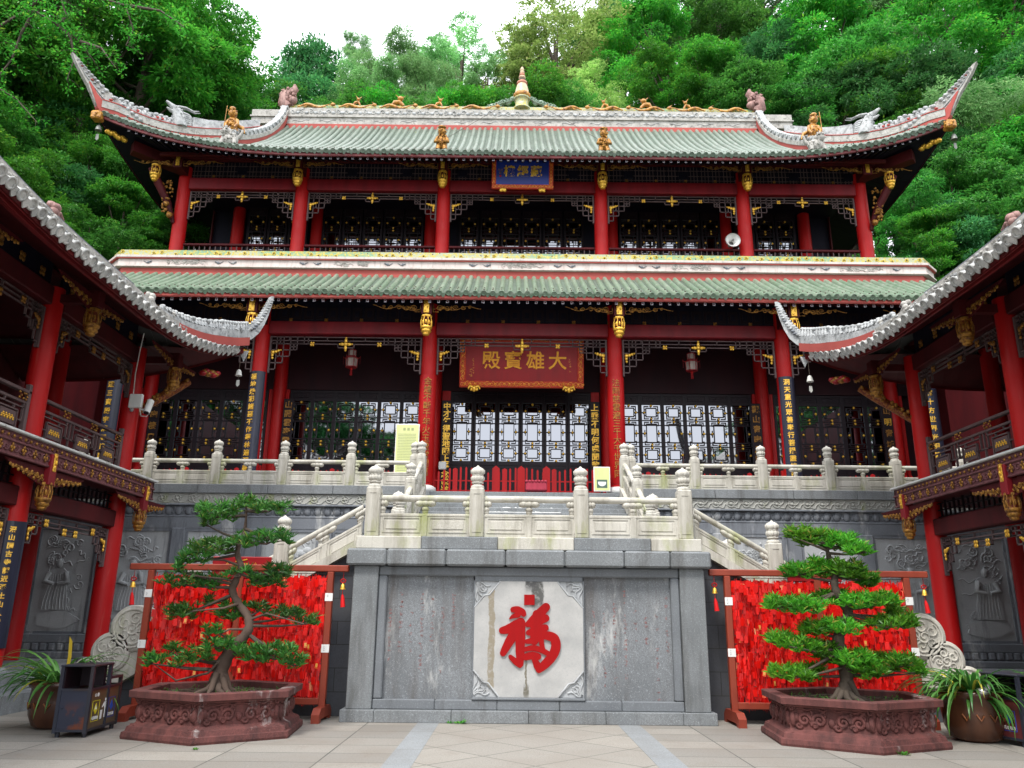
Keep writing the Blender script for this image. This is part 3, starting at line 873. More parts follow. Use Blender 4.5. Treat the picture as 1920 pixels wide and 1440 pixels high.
# ---------------------------------------------------------------- roofs
def tile_row(mb, P, N, r, mi=0, nail=True, cap=True, seg=.34):
    """a run of barrel tiles along the points P (eave first) with up-vectors N"""
    n = len(P); L = [0]
    for i in range(1, n): L.append(L[-1] + (P[i] - P[i - 1]).length)
    T = (P[1] - P[0]).normalized()
    A = T.cross(N[0]).normalized()
    ph = R() * seg; jx, jz, jt = U(-.014, .014), U(-.008, .012), U(-.02, .02)
    P = [p + A * (jx + jt * L[i] / (L[-1] + .01)) + N[i] * jz - T * 0 for i, p in enumerate(P)]; P[0] = P[0] + T * U(-.025, .02)
    rings = []
    for i, p in enumerate(P):
        rr = r * (1.10 - .2 * (((L[i] + ph) / seg) % 1.0))
        rings.append([p + A * (rr * cos(a)) + N[i] * (rr * 1.05 * sin(a)) for a in (pi * k / 5 for k in range(6))])
    mb.ring_sweep(rings, False, False, mi)
    if cap:
        c = P[0] + N[0] * r * .12 - T * .012
        disc = [c + A * (r * 1.16 * cos(a)) + N[0] * (r * 1.16 * sin(a)) for a in (2 * pi * k / 10 for k in range(10))]
        ring = [c - T * .02 + (q - c) * .97 for q in disc]; ring2 = [c - T * .02 + (q - c) * .68 for q in disc]; ctr = [c - T * .006 + (q - c) * .6 for q in disc]
        mb.ring_sweep([disc, ring, ring2, ctr], True, True, mi)
        for s in (-.5, .5):                                     # drip tile between two runs
            if s < 0: continue
            d = c + A * r * 3.0 * s / abs(s) * .5 - N[0] * r * .15
            d = P[0] + A * (r * 1.45) - N[0] * r * .1 - T * .01
            mb.prism([(-r * .95, r * .35), (-r * .85, -r * .5), (-r * .4, -r * 1.1), (0, -r * 1.45), (r * .4, -r * 1.1), (r * .85, -r * .5), (r * .95, r * .35)], d, A, N[0], -T * .02, mi)
    if nail and n > 3:
        for q in (.22, .62):
            p = P[0] + T * q + N[0] * (r * 1.02)
            mb.ball(p, (.028, .028, .032), 5, 1)


def carve(mb, c, r, n, k=.07, mi=0):                              # chiselled folds and knobs over a figure
    for i in range(n):
        a, e = U(0, 2 * pi), U(-.9, 1.2)
        p = (c[0] + r[0] * cos(a) * cos(e), c[1] - abs(r[1] * sin(a) * cos(e)), c[2] + r[2] * sin(e))
        mb.ball(p, (k * U(.5, 1.1), k * .6, k * U(.3, 1.1)), 5, mi)
    return mb


def zprof(d, z0, a, b): return z0 + a * d + b * d * abs(d)


class Roof:
    """hipped front/side tile slopes with lifted corners: ye eave line, xc/yc corner, xg inner limit, dt depth of slope"""
    def __init__(s, z0, a, b, ye, xe, ext, dt, xg, liftz, lift0, lp, yback, near=None):
        s.__dict__.update(locals())
        s.xc, s.yc = xe + ext, ye - ext

    def lift(s, q, d, q_=99):
        t = max(0, (q - s.lift0) / (s.xc - s.lift0))
        near = min(.5, .03 * max(0, s.near - q_) ** 1.8) if s.near is not None else 0
        return s.liftz * t ** s.lp * max(0, 1 - max(0, d) / s.dt) ** 1.5 + near

    def eave_out(s, q):
        t = max(0, (q - s.lift0) / (s.xc - s.lift0)); return s.ext * t ** 2.2

    def front(s, x, d):                                           # d measured inwards from the straight eave line
        return Vector((x, s.ye + d, zprof(d, s.z0, s.a, s.b) + s.lift(abs(x) if s.near is None else max(0, x), d, x)))

    def side(s, y, d, sg):
        q = s.xc - (y - s.yc)
        return Vector((sg * (s.xe - d), y, zprof(d, s.z0, s.a, s.b) + s.lift(q, d)))

    def drange_front(s, x):
        d0 = -s.eave_out(abs(x)); d1 = s.dt if abs(x) <= s.xg else min(s.dt, s.xe - abs(x))
        return d0, max(d0 + .05, d1)

    def drange_side(s, y):
        q = s.xc - (y - s.yc); d0 = -s.eave_out(q)
        return d0, max(d0 + .05, min(s.xe - s.xg, y - s.ye))


def slope(rf, mb, lo, hi, kind='front', sg=1, pitch=.26, r=.078, n=14, rows=True, nail=True):
    cnt = max(1, round((hi - lo) / pitch)); prev = None
    for i in range(cnt + 1):
        q = lo + (hi - lo) * i / cnt
        fn = (lambda d: rf.front(q, d)) if kind == 'front' else (lambda d: rf.side(q, d, sg))
        d0, d1 = rf.drange_front(q) if kind == 'front' else rf.drange_side(q)
        P = [fn(d0 + (d1 - d0) * k / n) for k in range(n + 1)]
        N = []
        for k in range(n + 1):
            t = (P[min(k + 1, n)] - P[max(k - 1, 0)]).normalized()
            ax = Vector((1, 0, 0)) if kind == 'front' else Vector((0, -sg, 0))
            v = ax.cross(t).normalized(); N.append(v if v.z > 0 else -v)
        if prev: mb.add(prev + P, [(k, k + 1, n + 2 + k, n + 1 + k) for k in range(n)], 2)
        prev = P
        if rows and (P[-1] - P[0]).length > .25:
            if kind == 'side' : P2, N2 = P, N
            else: P2, N2 = P, N
            tile_row(mb, P2, N2, r, 0, nail)
    return mb


def soffit(rf, mb, wall_y, wall_z, lo, hi, n, mi=0, drop=.10):
    prev = None
    for i in range(n + 1):
        x = lo + (hi - lo) * i / n
        d0, _ = rf.drange_front(x)
        a = rf.front(x, d0) - Vector((0, -.03, drop)); b = Vector((max(-rf.xe + 1.6, min(rf.xe - 1.6, x)), wall_y, wall_z))
        if prev: mb.quad(prev[0], a, b, prev[1], mi)
        prev = (a, b)


def rafters(rf, mb, wall_y, wall_z, lo, hi, pitch, drop=.24, ends=True):
    n = round((hi - lo) / pitch)
    for i in range(n + 1):
        x = lo + (hi - lo) * i / n
        d0, _ = rf.drange_front(x)
        a = rf.front(x, d0 + .13) - Vector((0, 0, drop + .05)); b = Vector((max(-rf.xe + 1.6, min(rf.xe - 1.6, x)), wall_y, wall_z - .02))
        h, w = .045, .04
        mb.add([a + Vector((p, 0, q)) for p, q in ((-w, -h), (w, -h), (w, h), (-w, h))] + [b + Vector((p, 0, q)) for p, q in ((-w, -h), (w, -h), (w, h), (-w, h))],
               [(1, 2, 6, 5), (3, 0, 4, 7), (0, 1, 5, 4), (2, 3, 7, 6)], 0)
        if ends:
            mb.add([a + Vector((p, -.002, q)) for p, q in ((-w, -h), (w, -h), (w, h), (-w, h))], [(0, 1, 2, 3)], 1)
            mb.add([a + Vector((p * .55, -.006, q * .45)) for p, q in ((-w, -h), (w, -h), (w, h), (-w, h))], [(0, 1, 2, 3)], 0)


def eave_band(rf, mb, lo, hi, n, z0, z1, mi=0, inset=.05):        # fascia board under the tile ends
    prev = None
    for i in range(n + 1):
        x = lo + (hi - lo) * i / n; d0, _ = rf.drange_front(x)
        p = rf.front(x, d0 + inset)
        a, b = p - Vector((0, 0, z0)), p - Vector((0, 0, z1))
        if prev: mb.add([prev[0], prev[1], a, b, *(q + Vector((0, .03, 0)) for q in (prev[0], prev[1], a, b))], [(0, 2, 3, 1), (1, 3, 7, 5), (0, 4, 6, 2)], mi)
        prev = (a, b)


def eave_band_side(rf, mb, sg, lo, hi, n, z0, z1, mi=0, inset=.05):
    prev = None
    for i in range(n + 1):
        y = lo + (hi - lo) * i / n; d0, _ = rf.drange_side(y)
        p = rf.side(y, d0 + inset, sg)
        a, b = p - Vector((0, 0, z0)), p - Vector((0, 0, z1))
        if prev: mb.add([prev[0], prev[1], a, b], [(0, 2, 3, 1)], mi)
        prev = (a, b)


# ---------------------------------------------------------------- carved wooden pieces
def pendant_mesh(k=1.0):                                          # gilded hanging post end, lantern-shaped
    mb = MB()
    n = 8
    mb.lathe([(.10 * k, .60 * k), (.155 * k, .58 * k), (.155 * k, .53 * k), (.12 * k, .51 * k)], (0, 0, 0), n, 0, sm=False)
    mb.lathe([(.118 * k, .51 * k), (.118 * k, .23 * k)], (0, 0, 0), n, 1, sm=False, caps=False)
    for i in range(n):
        a = 2 * pi * (i + .5) / n
        mb.tube([(.135 * k * cos(a), .135 * k * sin(a), .52 * k), (.165 * k * cos(a), .165 * k * sin(a), .40 * k), (.15 * k * cos(a), .15 * k * sin(a), .22 * k)], .014 * k, 4)
        a = 2 * pi * i / n
        mb.ball((.12 * k * cos(a), .12 * k * sin(a), .37 * k), (.03 * k, .03 * k, .07 * k), 6)
    mb.lathe([(.155 * k, .25 * k), (.17 * k, .22 * k), (.155 * k, .18 * k), (.12 * k, .15 * k)], (0, 0, 0), 16)
    mb.lathe([(.13 * k, .15 * k), (.14 * k, .10 * k), (.09 * k, .05 * k)], (0, 0, 0), 24, 0, 8, .15)
    mb.lathe([(.09 * k, .05 * k), (.10 * k, .03 * k), (.085 * k, 0), (.03 * k, -.02 * k)], (0, 0, 0), 16)
    return mb


def scroll_mesh(L, s, mi=0, y=0.):                                # gilded vine scroll running sideways from a bracket
    mb = MB()
    wave(mb, s * .05, -.02, s * L, .06, .05, 3.5, y, .012, mi, 26)
    for x, z, r, d in ((.22, .02, .10, 1), (.45, .03, .085, -1), (.68, .04, .085, 1), (.92, .05, .07, -1), (1.12, .06, .05, 1)):
        if x < L: spiral(mb, s * x, z, r, y, 1.5, 0 if s > 0 else pi, d * s, .017, mi, 16)
    for x, z, r in ((.24, .0, .05), (.34, .04, .045), (.56, .05, .04)):
        mb.ball((s * x, y, z), (r, .02, r * .8), 6, mi)
        for q in range(5): mb.ball((s * x + r * 1.1 * cos(q * 1.26), y, z + r * cos(q * 1.26 + 1.57)), (.022, .015, .018), 5, mi)
    mb.tube([(s * .03, y, .1), (s * .03, y, -.1), (s * .2, y, -.1)], .012, 4, mi)
    return mb


def fret(mb, x0, x1, z1, y, c=.235, steps=5, w=.0135, band=True):
    """stepped hanging lattice between two columns, top at z1"""
    def bar(xa, xb, za, zb):
        mb.bx(min(xa, xb) - w, max(xa, xb) + w, y - .02, y + .02, min(za, zb) - w, max(za, zb) + w)
    bar(x0, x1, z1, z1); bar(x0, x1, z1 - c * .55, z1 - c * .55); bar(x0, x1, z1 - c * 1.05, z1 - c * 1.05)
    for s, xs in ((1, x0), (-1, x1)):
        for r in range(steps):
            k = steps - r
            za, zb = z1 - r * c, z1 - (r + 1) * c
            for j in range(k):
                xa, xb = xs + s * j * c, xs + s * (j + 1) * c
                if (r + j) % 3 != 2:
                    bar(xa, xb, zb, zb)
                bar(xb, xb, za, zb)
                if (r * 2 + j) % 4 == 1: bar((xa + xb) / 2, (xa + xb) / 2, za, zb); 
                if (r + 2 * j) % 5 == 2: bar(xa, xb, (za + zb) / 2, (za + zb) / 2)
        mb.bx(*sorted((xs, xs + s * .05)), y - .04, y + .04, z1 - c * (steps + .55), z1)
    n = max(3, int((x1 - x0) / .55))
    for i in range(1, n): bar(x0 + (x1 - x0) * i / n, x0 + (x1 - x0) * i / n, z1, z1 - c * (.55 if i % 2 else 1.05))
    m = (x0 + x1) / 2
    bar(m - .25, m + .25, z1 - c * 1.6, z1 - c * 1.6); bar(m - .25, m - .25, z1 - c * 1.05, z1 - c * 1.6); bar(m + .25, m + .25, z1 - c * 1.05, z1 - c * 1.6)
    return mb


def gold_flower(k=1.):
    mb = MB()
    for a in (0, pi / 2, pi, 3 * pi / 2):
        mb.ball((.10 * k * cos(a), 0, .11 * k * sin(a)), (.055 * k + .03 * k * abs(cos(a)), .03, .055 * k + .04 * k * abs(sin(a))), 8)
        mb.ball((.185 * k * cos(a), 0, .20 * k * sin(a)), (.04 * k, .026, .04 * k), 6)
    mb.ball((0, -.015, 0), (.075 * k, .04, .075 * k), 8)
    return mb


def gold_x(k=1.):
    mb = MB()
    for a in (pi / 4, 3 * pi / 4, 5 * pi / 4, 7 * pi / 4): mb.ball((.05 * k * cos(a), 0, .05 * k * sin(a)), (.04 * k, .02, .04 * k), 6)
    return mb.ball((0, -.01, 0), (.03 * k, .02, .03 * k), 6)


def gold_corner(s):
    mb = MB()
    for x, z, r in ((.06, 0, .07), (.15, .02, .055), (.23, .05, .05), (.05, -.1, .05), (.06, -.19, .045), (.30, .07, .03)):
        mb.ball((s * x, 0, z), (r, .025, r), 7)
    return mb


M['pan'] = stone('dark_pan_tiles', (.12, .155, .12, 1), (.07, .09, .07, 1), 0, .2, .5, .6)
M['pan_grey'] = stone('dark_grey_pan_tiles', (.16, .16, .155, 1), (.08, .08, .08, 1), 0, .2, .5, .7)
DOORP = {}


def door_panel(parent, loc, w=.76, h=3.75, glass=True, name='door_panel'):
    """lattice leaf: stiles, top board, three framed openings with gold studs over mirror-like glass, solid base board"""
    key = (name, glass)
    if key in DOORP: return copy_tree(DOORP[key], parent, loc)
    mb = MB(); e = .075
    mb.bx(-w / 2 + .004, -w / 2 + e, -.04, .04, 0, h).bx(w / 2 - e, w / 2 - .004, -.04, .04, 0, h)
    for z0, z1 in ((0, .12), (1.28, 1.40), (3.38, 3.46), (3.67, h)): mb.bx(-w / 2 + e, w / 2 - e, -.038, .038, z0, z1)
    mb.bx(-w / 2 + e, w / 2 - e, -.015, .02, 3.46, 3.67).bx(-w / 2 + e, w / 2 - e, -.015, .02, .12, 1.28)
    mb.cb(-w / 2 + e + .05, w / 2 - e - .05, -.03, -.014, .22, 1.18, .01); mb.cb(-w / 2 + e + .05, w / 2 - e - .05, -.03, -.014, 3.50, 3.63, .008)
    spiral(mb, -.1, 3.565, .045, -.032, 1.2, 0, 1, .01); spiral(mb, .1, 3.565, .045, -.032, 1.2, pi, -1, .01)
    x0, x1 = -w / 2 + e, w / 2 - e; b = .013

    def bar(xa, xb, za, zb): mb.bx(min(xa, xb) - b, max(xa, xb) + b, -.034, -.008, min(za, zb) - b, max(za, zb) + b)
    def box(xa, xb, za, zb): bar(xa, xb, za, za); bar(xa, xb, zb, zb); bar(xa, xa, za, zb); bar(xb, xb, za, zb)
    gaps = [(2.84, 3.38), (1.96, 2.84), (1.40, 1.96)]
    for (za, zb), iw in zip(gaps, (.17, .17, .17)):
        box(-iw, iw, za + .13, zb - .12)
        bar(x0, x1, za, za)
        for s in (-1, 1):
            xs = s * (x1 - .085)
            bar(xs, xs, za + .06, za + .17); bar(xs, xs, zb - .17, zb - .06); bar(s * iw * .55, xs, za + .06, za + .06); bar(s * iw * .55, xs, zb - .06, zb - .06)
            bar(xs, s * iw, za + .17, za + .17); bar(xs, s * iw, zb - .17, zb - .17)
            bar(xs, xs, (za + zb) / 2 - .1, (za + zb) / 2 + .1)
            bar(s * iw, s * x1, (za + zb) / 2, (za + zb) / 2)
    bar(x0, x1, 2.68, 2.68); bar(x0, x1, 2.10, 2.10)
    o = mb.build(name, M['black_wood'], parent, loc)
    gl = MB().bx(x0 - .01, x1 + .01, .0, .012, 1.39, 3.39).build('pane', M['glass'], o, loc)
    if name == 'window_panel': gl.rotation_euler[0] = radians(5); gl.location[1] = .30     # upper glass alone is tipped, a slope added so it mirrors white sky
    st = MB()
    for x, z in ((0, 3.34), (0, 2.90), (0, 2.79), (0, 2.02), (0, 1.91), (0, 1.44), (-.235, 3.11), (.235, 3.11), (-.235, 2.40), (.235, 2.40), (-.235, 1.68), (.235, 1.68)):
        st.ball((x, -.045, z), (.043, .03, .043), 8)
    st.build('gold_stud', M['gold'], o, loc)
    DOORP[key] = o
    return o


M['pane_dark'] = M['glass']
FL, YC, YW = 4.95, 23.5, 25.9                                     # hall floor, front columns, door wall
COLX = (-12.35, -8.04, -2.86, 2.86, 8.04, 12.35)
hall = thing('temple_hall', (0, YC, ZT), 'two storey red temple hall with green tiled roofs and upswept corner horns on the terrace', 'temple')
MB().bx(-14, 14, 23.12, 33, ZT + .004, FL).build('floor_slab', M['granite'], hall)
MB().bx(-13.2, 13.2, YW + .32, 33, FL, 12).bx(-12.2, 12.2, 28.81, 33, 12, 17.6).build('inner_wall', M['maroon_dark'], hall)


def column_mesh(h, r):
    mb = MB().lathe([(r * 1.0, .22), (r * 1.02, .6), (r, h * .5), (r * .93, h)], (0, 0, 0), 24, 0)
    mb.lathe([(r * 1.3, 0), (r * 1.55, .05), (r * 1.45, .16), (r * 1.08, .22)], (0, 0, 0), 24, 1)
    return mb


c0 = None
for x in COLX:
    if c0 is None: c0 = column_mesh(5.9, .235).build('column', [M['red'], M['marble_clean']], hall, (x, YC, FL))
    else: copy_tree(c0, hall, (x, YC, FL))
c1 = None
for x in COLX:
    if c1 is None: c1 = column_mesh(6.0, .22).build('inner_column', [M['red'], M['marble_clean']], hall, (x, YW - .15, FL))
    else: copy_tree(c1, hall, (x, YW - .15, FL))
c2 = None
for x in COLX:
    if c2 is None: c2 = column_mesh(4.2, .245).build('upper_column', [M['red'], M['red']], hall, (x, 26.2, 13.0))
    else: copy_tree(c2, hall, (x, 26.2, 13.0))
for x in (-11.1, -8.0, -3.55, 3.55, 8.0, 11.1): copy_tree(c2, hall, (x, 28.5, 13.0))

# beams, friezes, ceilings
for k, (a, b) in enumerate(zip(COLX, COLX[1:])):
    MB().cb(a + .2, b - .2, YC - .16, YC + .16, 9.83, 10.24, .02).build('lintel', M['red_beam'], hall)
    MB().cb(a + .2, b - .2, 26.05, 26.35, 16.32, 16.77, .02).build('upper_lintel', M['red_beam'], hall)
    f = fret(MB(), a + .24, b - .24, 9.76, YC, .21, 5).build('fretwork', M['fret'], hall)
    g = fret(MB(), a + .25, b - .25, 16.26, 26.2, .20, 5).build('fretwork', M['fret'], hall)
    for (p, yy, z) in ((f, YC - .05, 9.53), (g, 26.15, 16.06)):
        m = (a + b) / 2
        gold_flower(1.0 if yy < 25 else .95).shift(m, yy, z).build('gold_cross_flower', M['gold'], p)
        for s in (-1, 1):
            gold_x().shift(m + s * min(1.1, (b - a) * .2), yy, z).build('gold_rosette', M['gold'], p); gold_corner(s).shift((a if s > 0 else b) + s * .30, yy, z - .28).build('gold_corner_piece', M['gold'], p)
mb = MB().bx(-12.3, 12.3, YC - .06, YC + .02, 10.245, 11.4)
for i in range(64):
    x = -12.1 + i * .378; mb.bx(x, x + .30, YC - .075, YC - .06, 10.32, 10.72, 1)
    mb.bx(x + .08, x + .22, YC - .085, YC - .075, 10.42, 10.62, 0)
mb.build('frieze_board', [M['navy'], M['black_wood']], hall)
mb = MB().bx(-12.3, 12.3, 26.16, 26.24, 16.775, 18.0)
for i in range(60):
    x = -12.1 + i * .405
    if i % 5 == 4: mb.cb(x + .02, x + .36, 26.11, 26.16, 16.95, 17.25, .01, 2)
    for q in (.06, .18, .30): mb.bx(x + q - .011, x + q + .011, 26.135, 26.16, 16.82, 17.45, 1)
    for q in (16.9, 17.08, 17.3): mb.bx(x, x + .38, 26.137, 26.16, q - .011, q + .011, 1)
mb.build('frieze_board', [M['navy'], M['fret'], M['navy']], hall)
mb = MB()
for i in range(22):
    mb.join(gold_x(.8).shift(-11.6 + i * 1.1, YC - .10, 10.30)); mb.join(gold_x(.7).shift(-11.3 + i * 1.08, 26.1, 16.86))
mb.build('worn_gold_flowers', M['gold_old'], hall)
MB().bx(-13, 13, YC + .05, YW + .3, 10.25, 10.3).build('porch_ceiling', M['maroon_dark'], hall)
MB().bx(-12.3, 12.3, 26.3, 28.7, 16.8, 16.85).build('gallery_ceiling', M['navy'], hall)
MB().bx(-13.2, 13.2, 25.4, 29, 12.95, 13.08).build('gallery_floor', M['maroon'], hall)
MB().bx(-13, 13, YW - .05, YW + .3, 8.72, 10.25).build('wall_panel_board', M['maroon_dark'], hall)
MB().bx(-12.2, 12.2, 28.45, 28.74, 16.88, 17.0).build('upper_wall_board', M['navy'], hall)

# door and window leaves
for k in range(6): door_panel(hall, (-1.9525 + k * .781, YW, FL), .776)
for s in (-1, 1):
    for k in range(6): door_panel(hall, (s * (3.22 + .38 + k * .745), YW, FL))
    for k in range(5): door_panel(hall, (s * (8.45 + .38 + k * .76), YW, FL))
    MB().bx(*sorted((s * 2.345, s * 2.62)), YW - .08, YW + .25, FL, 8.72).build('door_jamb', M['red'], hall)
    MB().bx(*sorted((s * 7.74, s * 8.42)), YW - .06, YW + .25, FL, 8.72).build('door_jamb', M['red'], hall)
    MB().bx(*sorted((s * 3.0, s * 3.21)), YW - .05, YW + .25, FL, 8.72).build('door_jamb', M['red'], hall)
    MB().bx(*sorted((s * 12.28, s * 12.75)), YW - .05, YW + .25, FL, 8.72).build('door_jamb', M['red'], hall)
for k in range(6): door_panel(hall, (-2.05 + k * .82, 28.4, 13.09), name='window_panel')
for s in (-1, 1):
    for k in range(5): door_panel(hall, (s * (4.20 + k * .80), 28.4, 13.09), name='window_panel')
    for k in range(3): door_panel(hall, (s * (8.72 + k * .80), 28.4, 13.09), name='window_panel')
MB().bx(-12.2, 12.2, 28.74, 28.8, 13.08, 16.9).build('upper_backing', M['navy'], hall)

# upper railings
for a, b in zip(COLX, COLX[1:]):
    mb = MB().cb(a + .24, b - .24, 26.13, 26.27, 14.10, 14.19, .02)
    mb.bx(a + .24, b - .24, 26.17, 26.23, 13.30, 13.35)
    fr = MB(); w = .014; n = round((b - a) / .42)
    st = (b - a - .5) / n
    for i in range(n + 1):
        x = a + .25 + i * st
        fr.bx(x - w, x + w, 26.18, 26.22, 13.35, 14.10)
        if i < n:
            fr.bx(x, x + st, 26.18, 26.22, 13.93 - w, 13.93 + w); fr.bx(x, x + st, 26.18, 26.22, 13.52 - w, 13.52 + w)
            if i % 2: fr.bx(x + .1, x + st - .1, 26.185, 26.215, 13.66, 13.69); fr.bx(x + .1, x + st - .1, 26.185, 26.215, 13.80, 13.83)
            fr.bx(x + st / 2 - w, x + st / 2 + w, 26.18, 26.22, 13.93, 14.10)
    r = mb.build('gallery_rail', M['maroon'], hall); fr.build('rail_lattice', M['fret'], r)

# pendants, label blocks and vine scrolls below the eaves
pd = None
for x in COLX[0:6]:
    loc = (x, 22.35, 9.47)
    pd_ = pendant_mesh(1.05).build('gilt_pendant', [M['gold'], M['maroon']], hall, loc) if pd is None else copy_tree(pd, hall, loc)
    pd = pd or pd_
for x in COLX[1:5]: copy_tree(pd, hall, (x, 25.5, 16.17))
for s in (-1, 1): copy_tree(pd, hall, (s * 13.1, 25.4, 16.25))
sp = {}
for yy, z, xs in ((22.3, 10.28, COLX), (25.45, 16.98, COLX)):
    for x in xs:
        for s in (-1, 1):
            loc = (x + s * .16, yy, z)
            if s in sp: copy_tree(sp[s], hall, loc)
            else: sp[s] = scroll_mesh(1.45, s).build('vine_scroll', M['gold_old'], hall, loc)
for x in COLX:
    MB().bx(x - .15, x + .15, 22.22, 23.4, 10.1, 10.62).build('beam_end', M['maroon'], hall)
    MB().bx(x - .15, x + .15, 25.4, 26.1, 16.80, 17.2).build('beam_end', M['maroon'], hall)
    mb = MB().cb(x - .085, x + .085, 22.18, 22.22, 10.12, 10.56, .01).cb(x - .07, x + .07, 25.36, 25.4, 16.86, 17.2, .01)
    for q in range(4): mb.ball((x + (-.03, .03)[q % 2], 22.175, 10.2 + q * .09), (.03, .015, .04), 6); mb.ball((x, 25.355, 16.9 + q * .07), (.03, .012, .03), 6)
    mb.build('gold_label_block', M['gold'], hall)
for s in (-1, 1):                                                  # carved corner struts and the gilt beam heads under the lifted corners
    mb = MB().tube([(s * 12.5, 26.0, 14.9), (s * 12.72, 25.85, 15.6), (s * 13.1, 25.5, 16.4), (s * 13.25, 25.4, 16.75)], [.07, .13, .15, .13], 8, 0)
    m2 = MB()
    for z in (15.1, 15.55, 15.95, 16.3): m2.ball((s * (12.50 + (z - 14.9) * .36), 25.78, z), (.12, .1, .12), 8); m2.ball((s * (12.62 + (z - 14.9) * .36), 25.72, z + .18), (.07, .06, .07), 6)
    o = mb.build('corner_strut', M['maroon'], hall); carve(m2, (s * 12.72, 25.78, 15.75), (.16, .1, .75), 40, .06); m2.build('gold_carving', M['gold_old'], o)
    MB().add([(s * 12.4, 26.0, 17.0), (s * 12.4, 26.0, 17.4), (s * 13.75, 24.9, 17.55), (s * 13.75, 24.9, 17.15), (s * 12.65, 26.3, 17.0), (s * 12.65, 26.3, 17.4), (s * 14.0, 25.2, 17.55), (s * 14.0, 25.2, 17.15)],
             [(0, 1, 2, 3), (4, 7, 6, 5), (3, 2, 6, 7), (1, 5, 6, 2), (0, 3, 7, 4)]).build('corner_beam', M['maroon'], hall)
    mb = MB()
    for i in range(7): mb.ball((s * (14.0 + .07 * i), 24.7 - .06 * i, 17.42 + .035 * sin(i * 2) + .02 * i), (.12, .1, .09), 7)
    mb.build('gilt_beam_head', M['gold'], hall)

# lower roof
rl = Roof(10.63, .55, .03, 21.9, 15.9, .35, 2.65, 13.3, 1.1, 12.4, 2.6, 33)
mb = MB(); slope(rl, mb, -16.22, 16.22, 'front', 1, .26, .080, 8)
for sg in (-1, 1): slope(rl, mb, rl.yc + .1, 27, 'side', sg, .26, .080, 8, rows=False)
lower = mb.build('lower_roof', [M['tile'], M['bark'], M['pan']], hall)
mb = MB(); eave_band(rl, mb, -16.2, 16.2, 100, .07, .21)
for sg in (-1, 1): eave_band_side(rl, mb, sg, rl.yc, 27, 12, .07, .21)
mb.build('eave_fascia', M['pink'], lower)
mb = MB(); rafters(rl, mb, YC - .05, 11.2, -15.6, 15.6, .262); soffit(rl, mb, YC - .03, 11.24, -16.2, 16.2, 100, 0, .16)
mb.build('eave_rafters', [M['maroon'], M['rafter_end']], lower)
mb = MB()
for i in range(3): mb.cb(-12.3, 12.3, 22.25 + i * .4, 22.37 + i * .4, 10.66 + i * .14, 10.80 + i * .14, .01)
mb.build('eave_purlin', M['maroon'], lower)


def path_u(hx, y, yb, n=1):                                        # straight front run with returns along both sides
    return [(-hx, yb, 0), (-hx, y + .35, 0), (-hx + .35, y, 0), (hx - .35, y, 0), (hx, y + .35, 0), (hx, yb, 0)]


Y2 = 24.5
lr = MB().wall([(p[0], p[1], 0) for p in path_u(13.6, Y2 + .03, 30)], 12.15, 12.44, .3).build('red_band', M['pink'], lower)
mb = MB().wall(path_u(13.7, Y2 + .02, 30), 12.443, 12.78, .34)
mb.wall(path_u(13.75, Y2, 30), 12.783, 12.86, .44); mb.wall(path_u(13.72, Y2, 30), 12.46, 12.50, .42)
wb = mb.build('white_ridge_band', M['plaster_clean'], lower)
mb = MB(); m2 = MB()
mb.wall(path_u(13.74, Y2 - .01, 30), 12.745, 12.765, .40, 1)
for i in range(9):
    x = -11.2 + i * 2.8
    if i % 2 == 0: clouds(mb, x - .75, x + .75, 12.5, 12.75, Y2 - .16, 9, .014, 0, .05, .1)
    for s in (-1, 1):
        m2 = MB().ball((x + s * 1.15, Y2 - .16, 12.62), (.05, .02, .05), 6); m2.tube([(x + s * 1.05, Y2 - .16, 12.66), (x + s * 1.2, Y2 - .16, 12.60), (x + s * 1.32, Y2 - .16, 12.67)], [.03, .02, .008], 5); m2.build('grey_bird', M['slate'], wb)
mb.build('relief_flowers', [M['plaster'], M['pink']], wb)


def crest_mat():
    m = NM('glazed_flower_tiles')
    v = m.n('ShaderNodeTexVoronoi', {'Vector': m.co(), 'Scale': 6.5}, feature='F1')
    n1 = m.noise(11, 5, .7); n2 = m.noise(.35, 1, .5, m.scaled((1, .2, .2)))
    c = m.mix(m.ramp(n2, .50, .54), (.38, .41, .27, 1), (.20, .34, .20, 1))
    c = m.mix(m.ramp(n1, .49, .55), c, (.50, .41, .06, 1))
    c = m.mix(m.ramp(n1, .62, .66), c, (.50, .48, .30, 1))
    c = m.mix(m.ramp(v.outputs[0], .13, .17, (1, 1, 1, 1), (0, 0, 0, 1)), c, (.05, .035, .02, 1))
    m.col(c); m.bump(n1, .6, .03)
    return m.fin(.3, 0, .5)


M['crest'] = crest_mat()
cr = MB().wall(path_u(13.7, Y2, 30), 12.863, 13.10, .16).build('flower_tile_crest', M['crest'], lower)
mb = MB()
for i in range(107):
    if R() < .4: continue
    x = -13.25 + i * .25 + U(-.06, .06); z = 12.98 + U(-.06, .06)
    for q in range(5): mb.ball((x + .045 * cos(q * 1.256), Y2 - .085, z + .045 * sin(q * 1.256)), (.03, .012, .03), 5, 0)
    mb.ball((x, Y2 - .095, z), (.022, .012, .022), 5, 1)
mb.build('crest_flowers', [M['yellow_flower'] if 'yellow_flower' in M else simple('yellow_flower_glaze', (.50, .38, .04, 1), .3), M['bark']], cr)

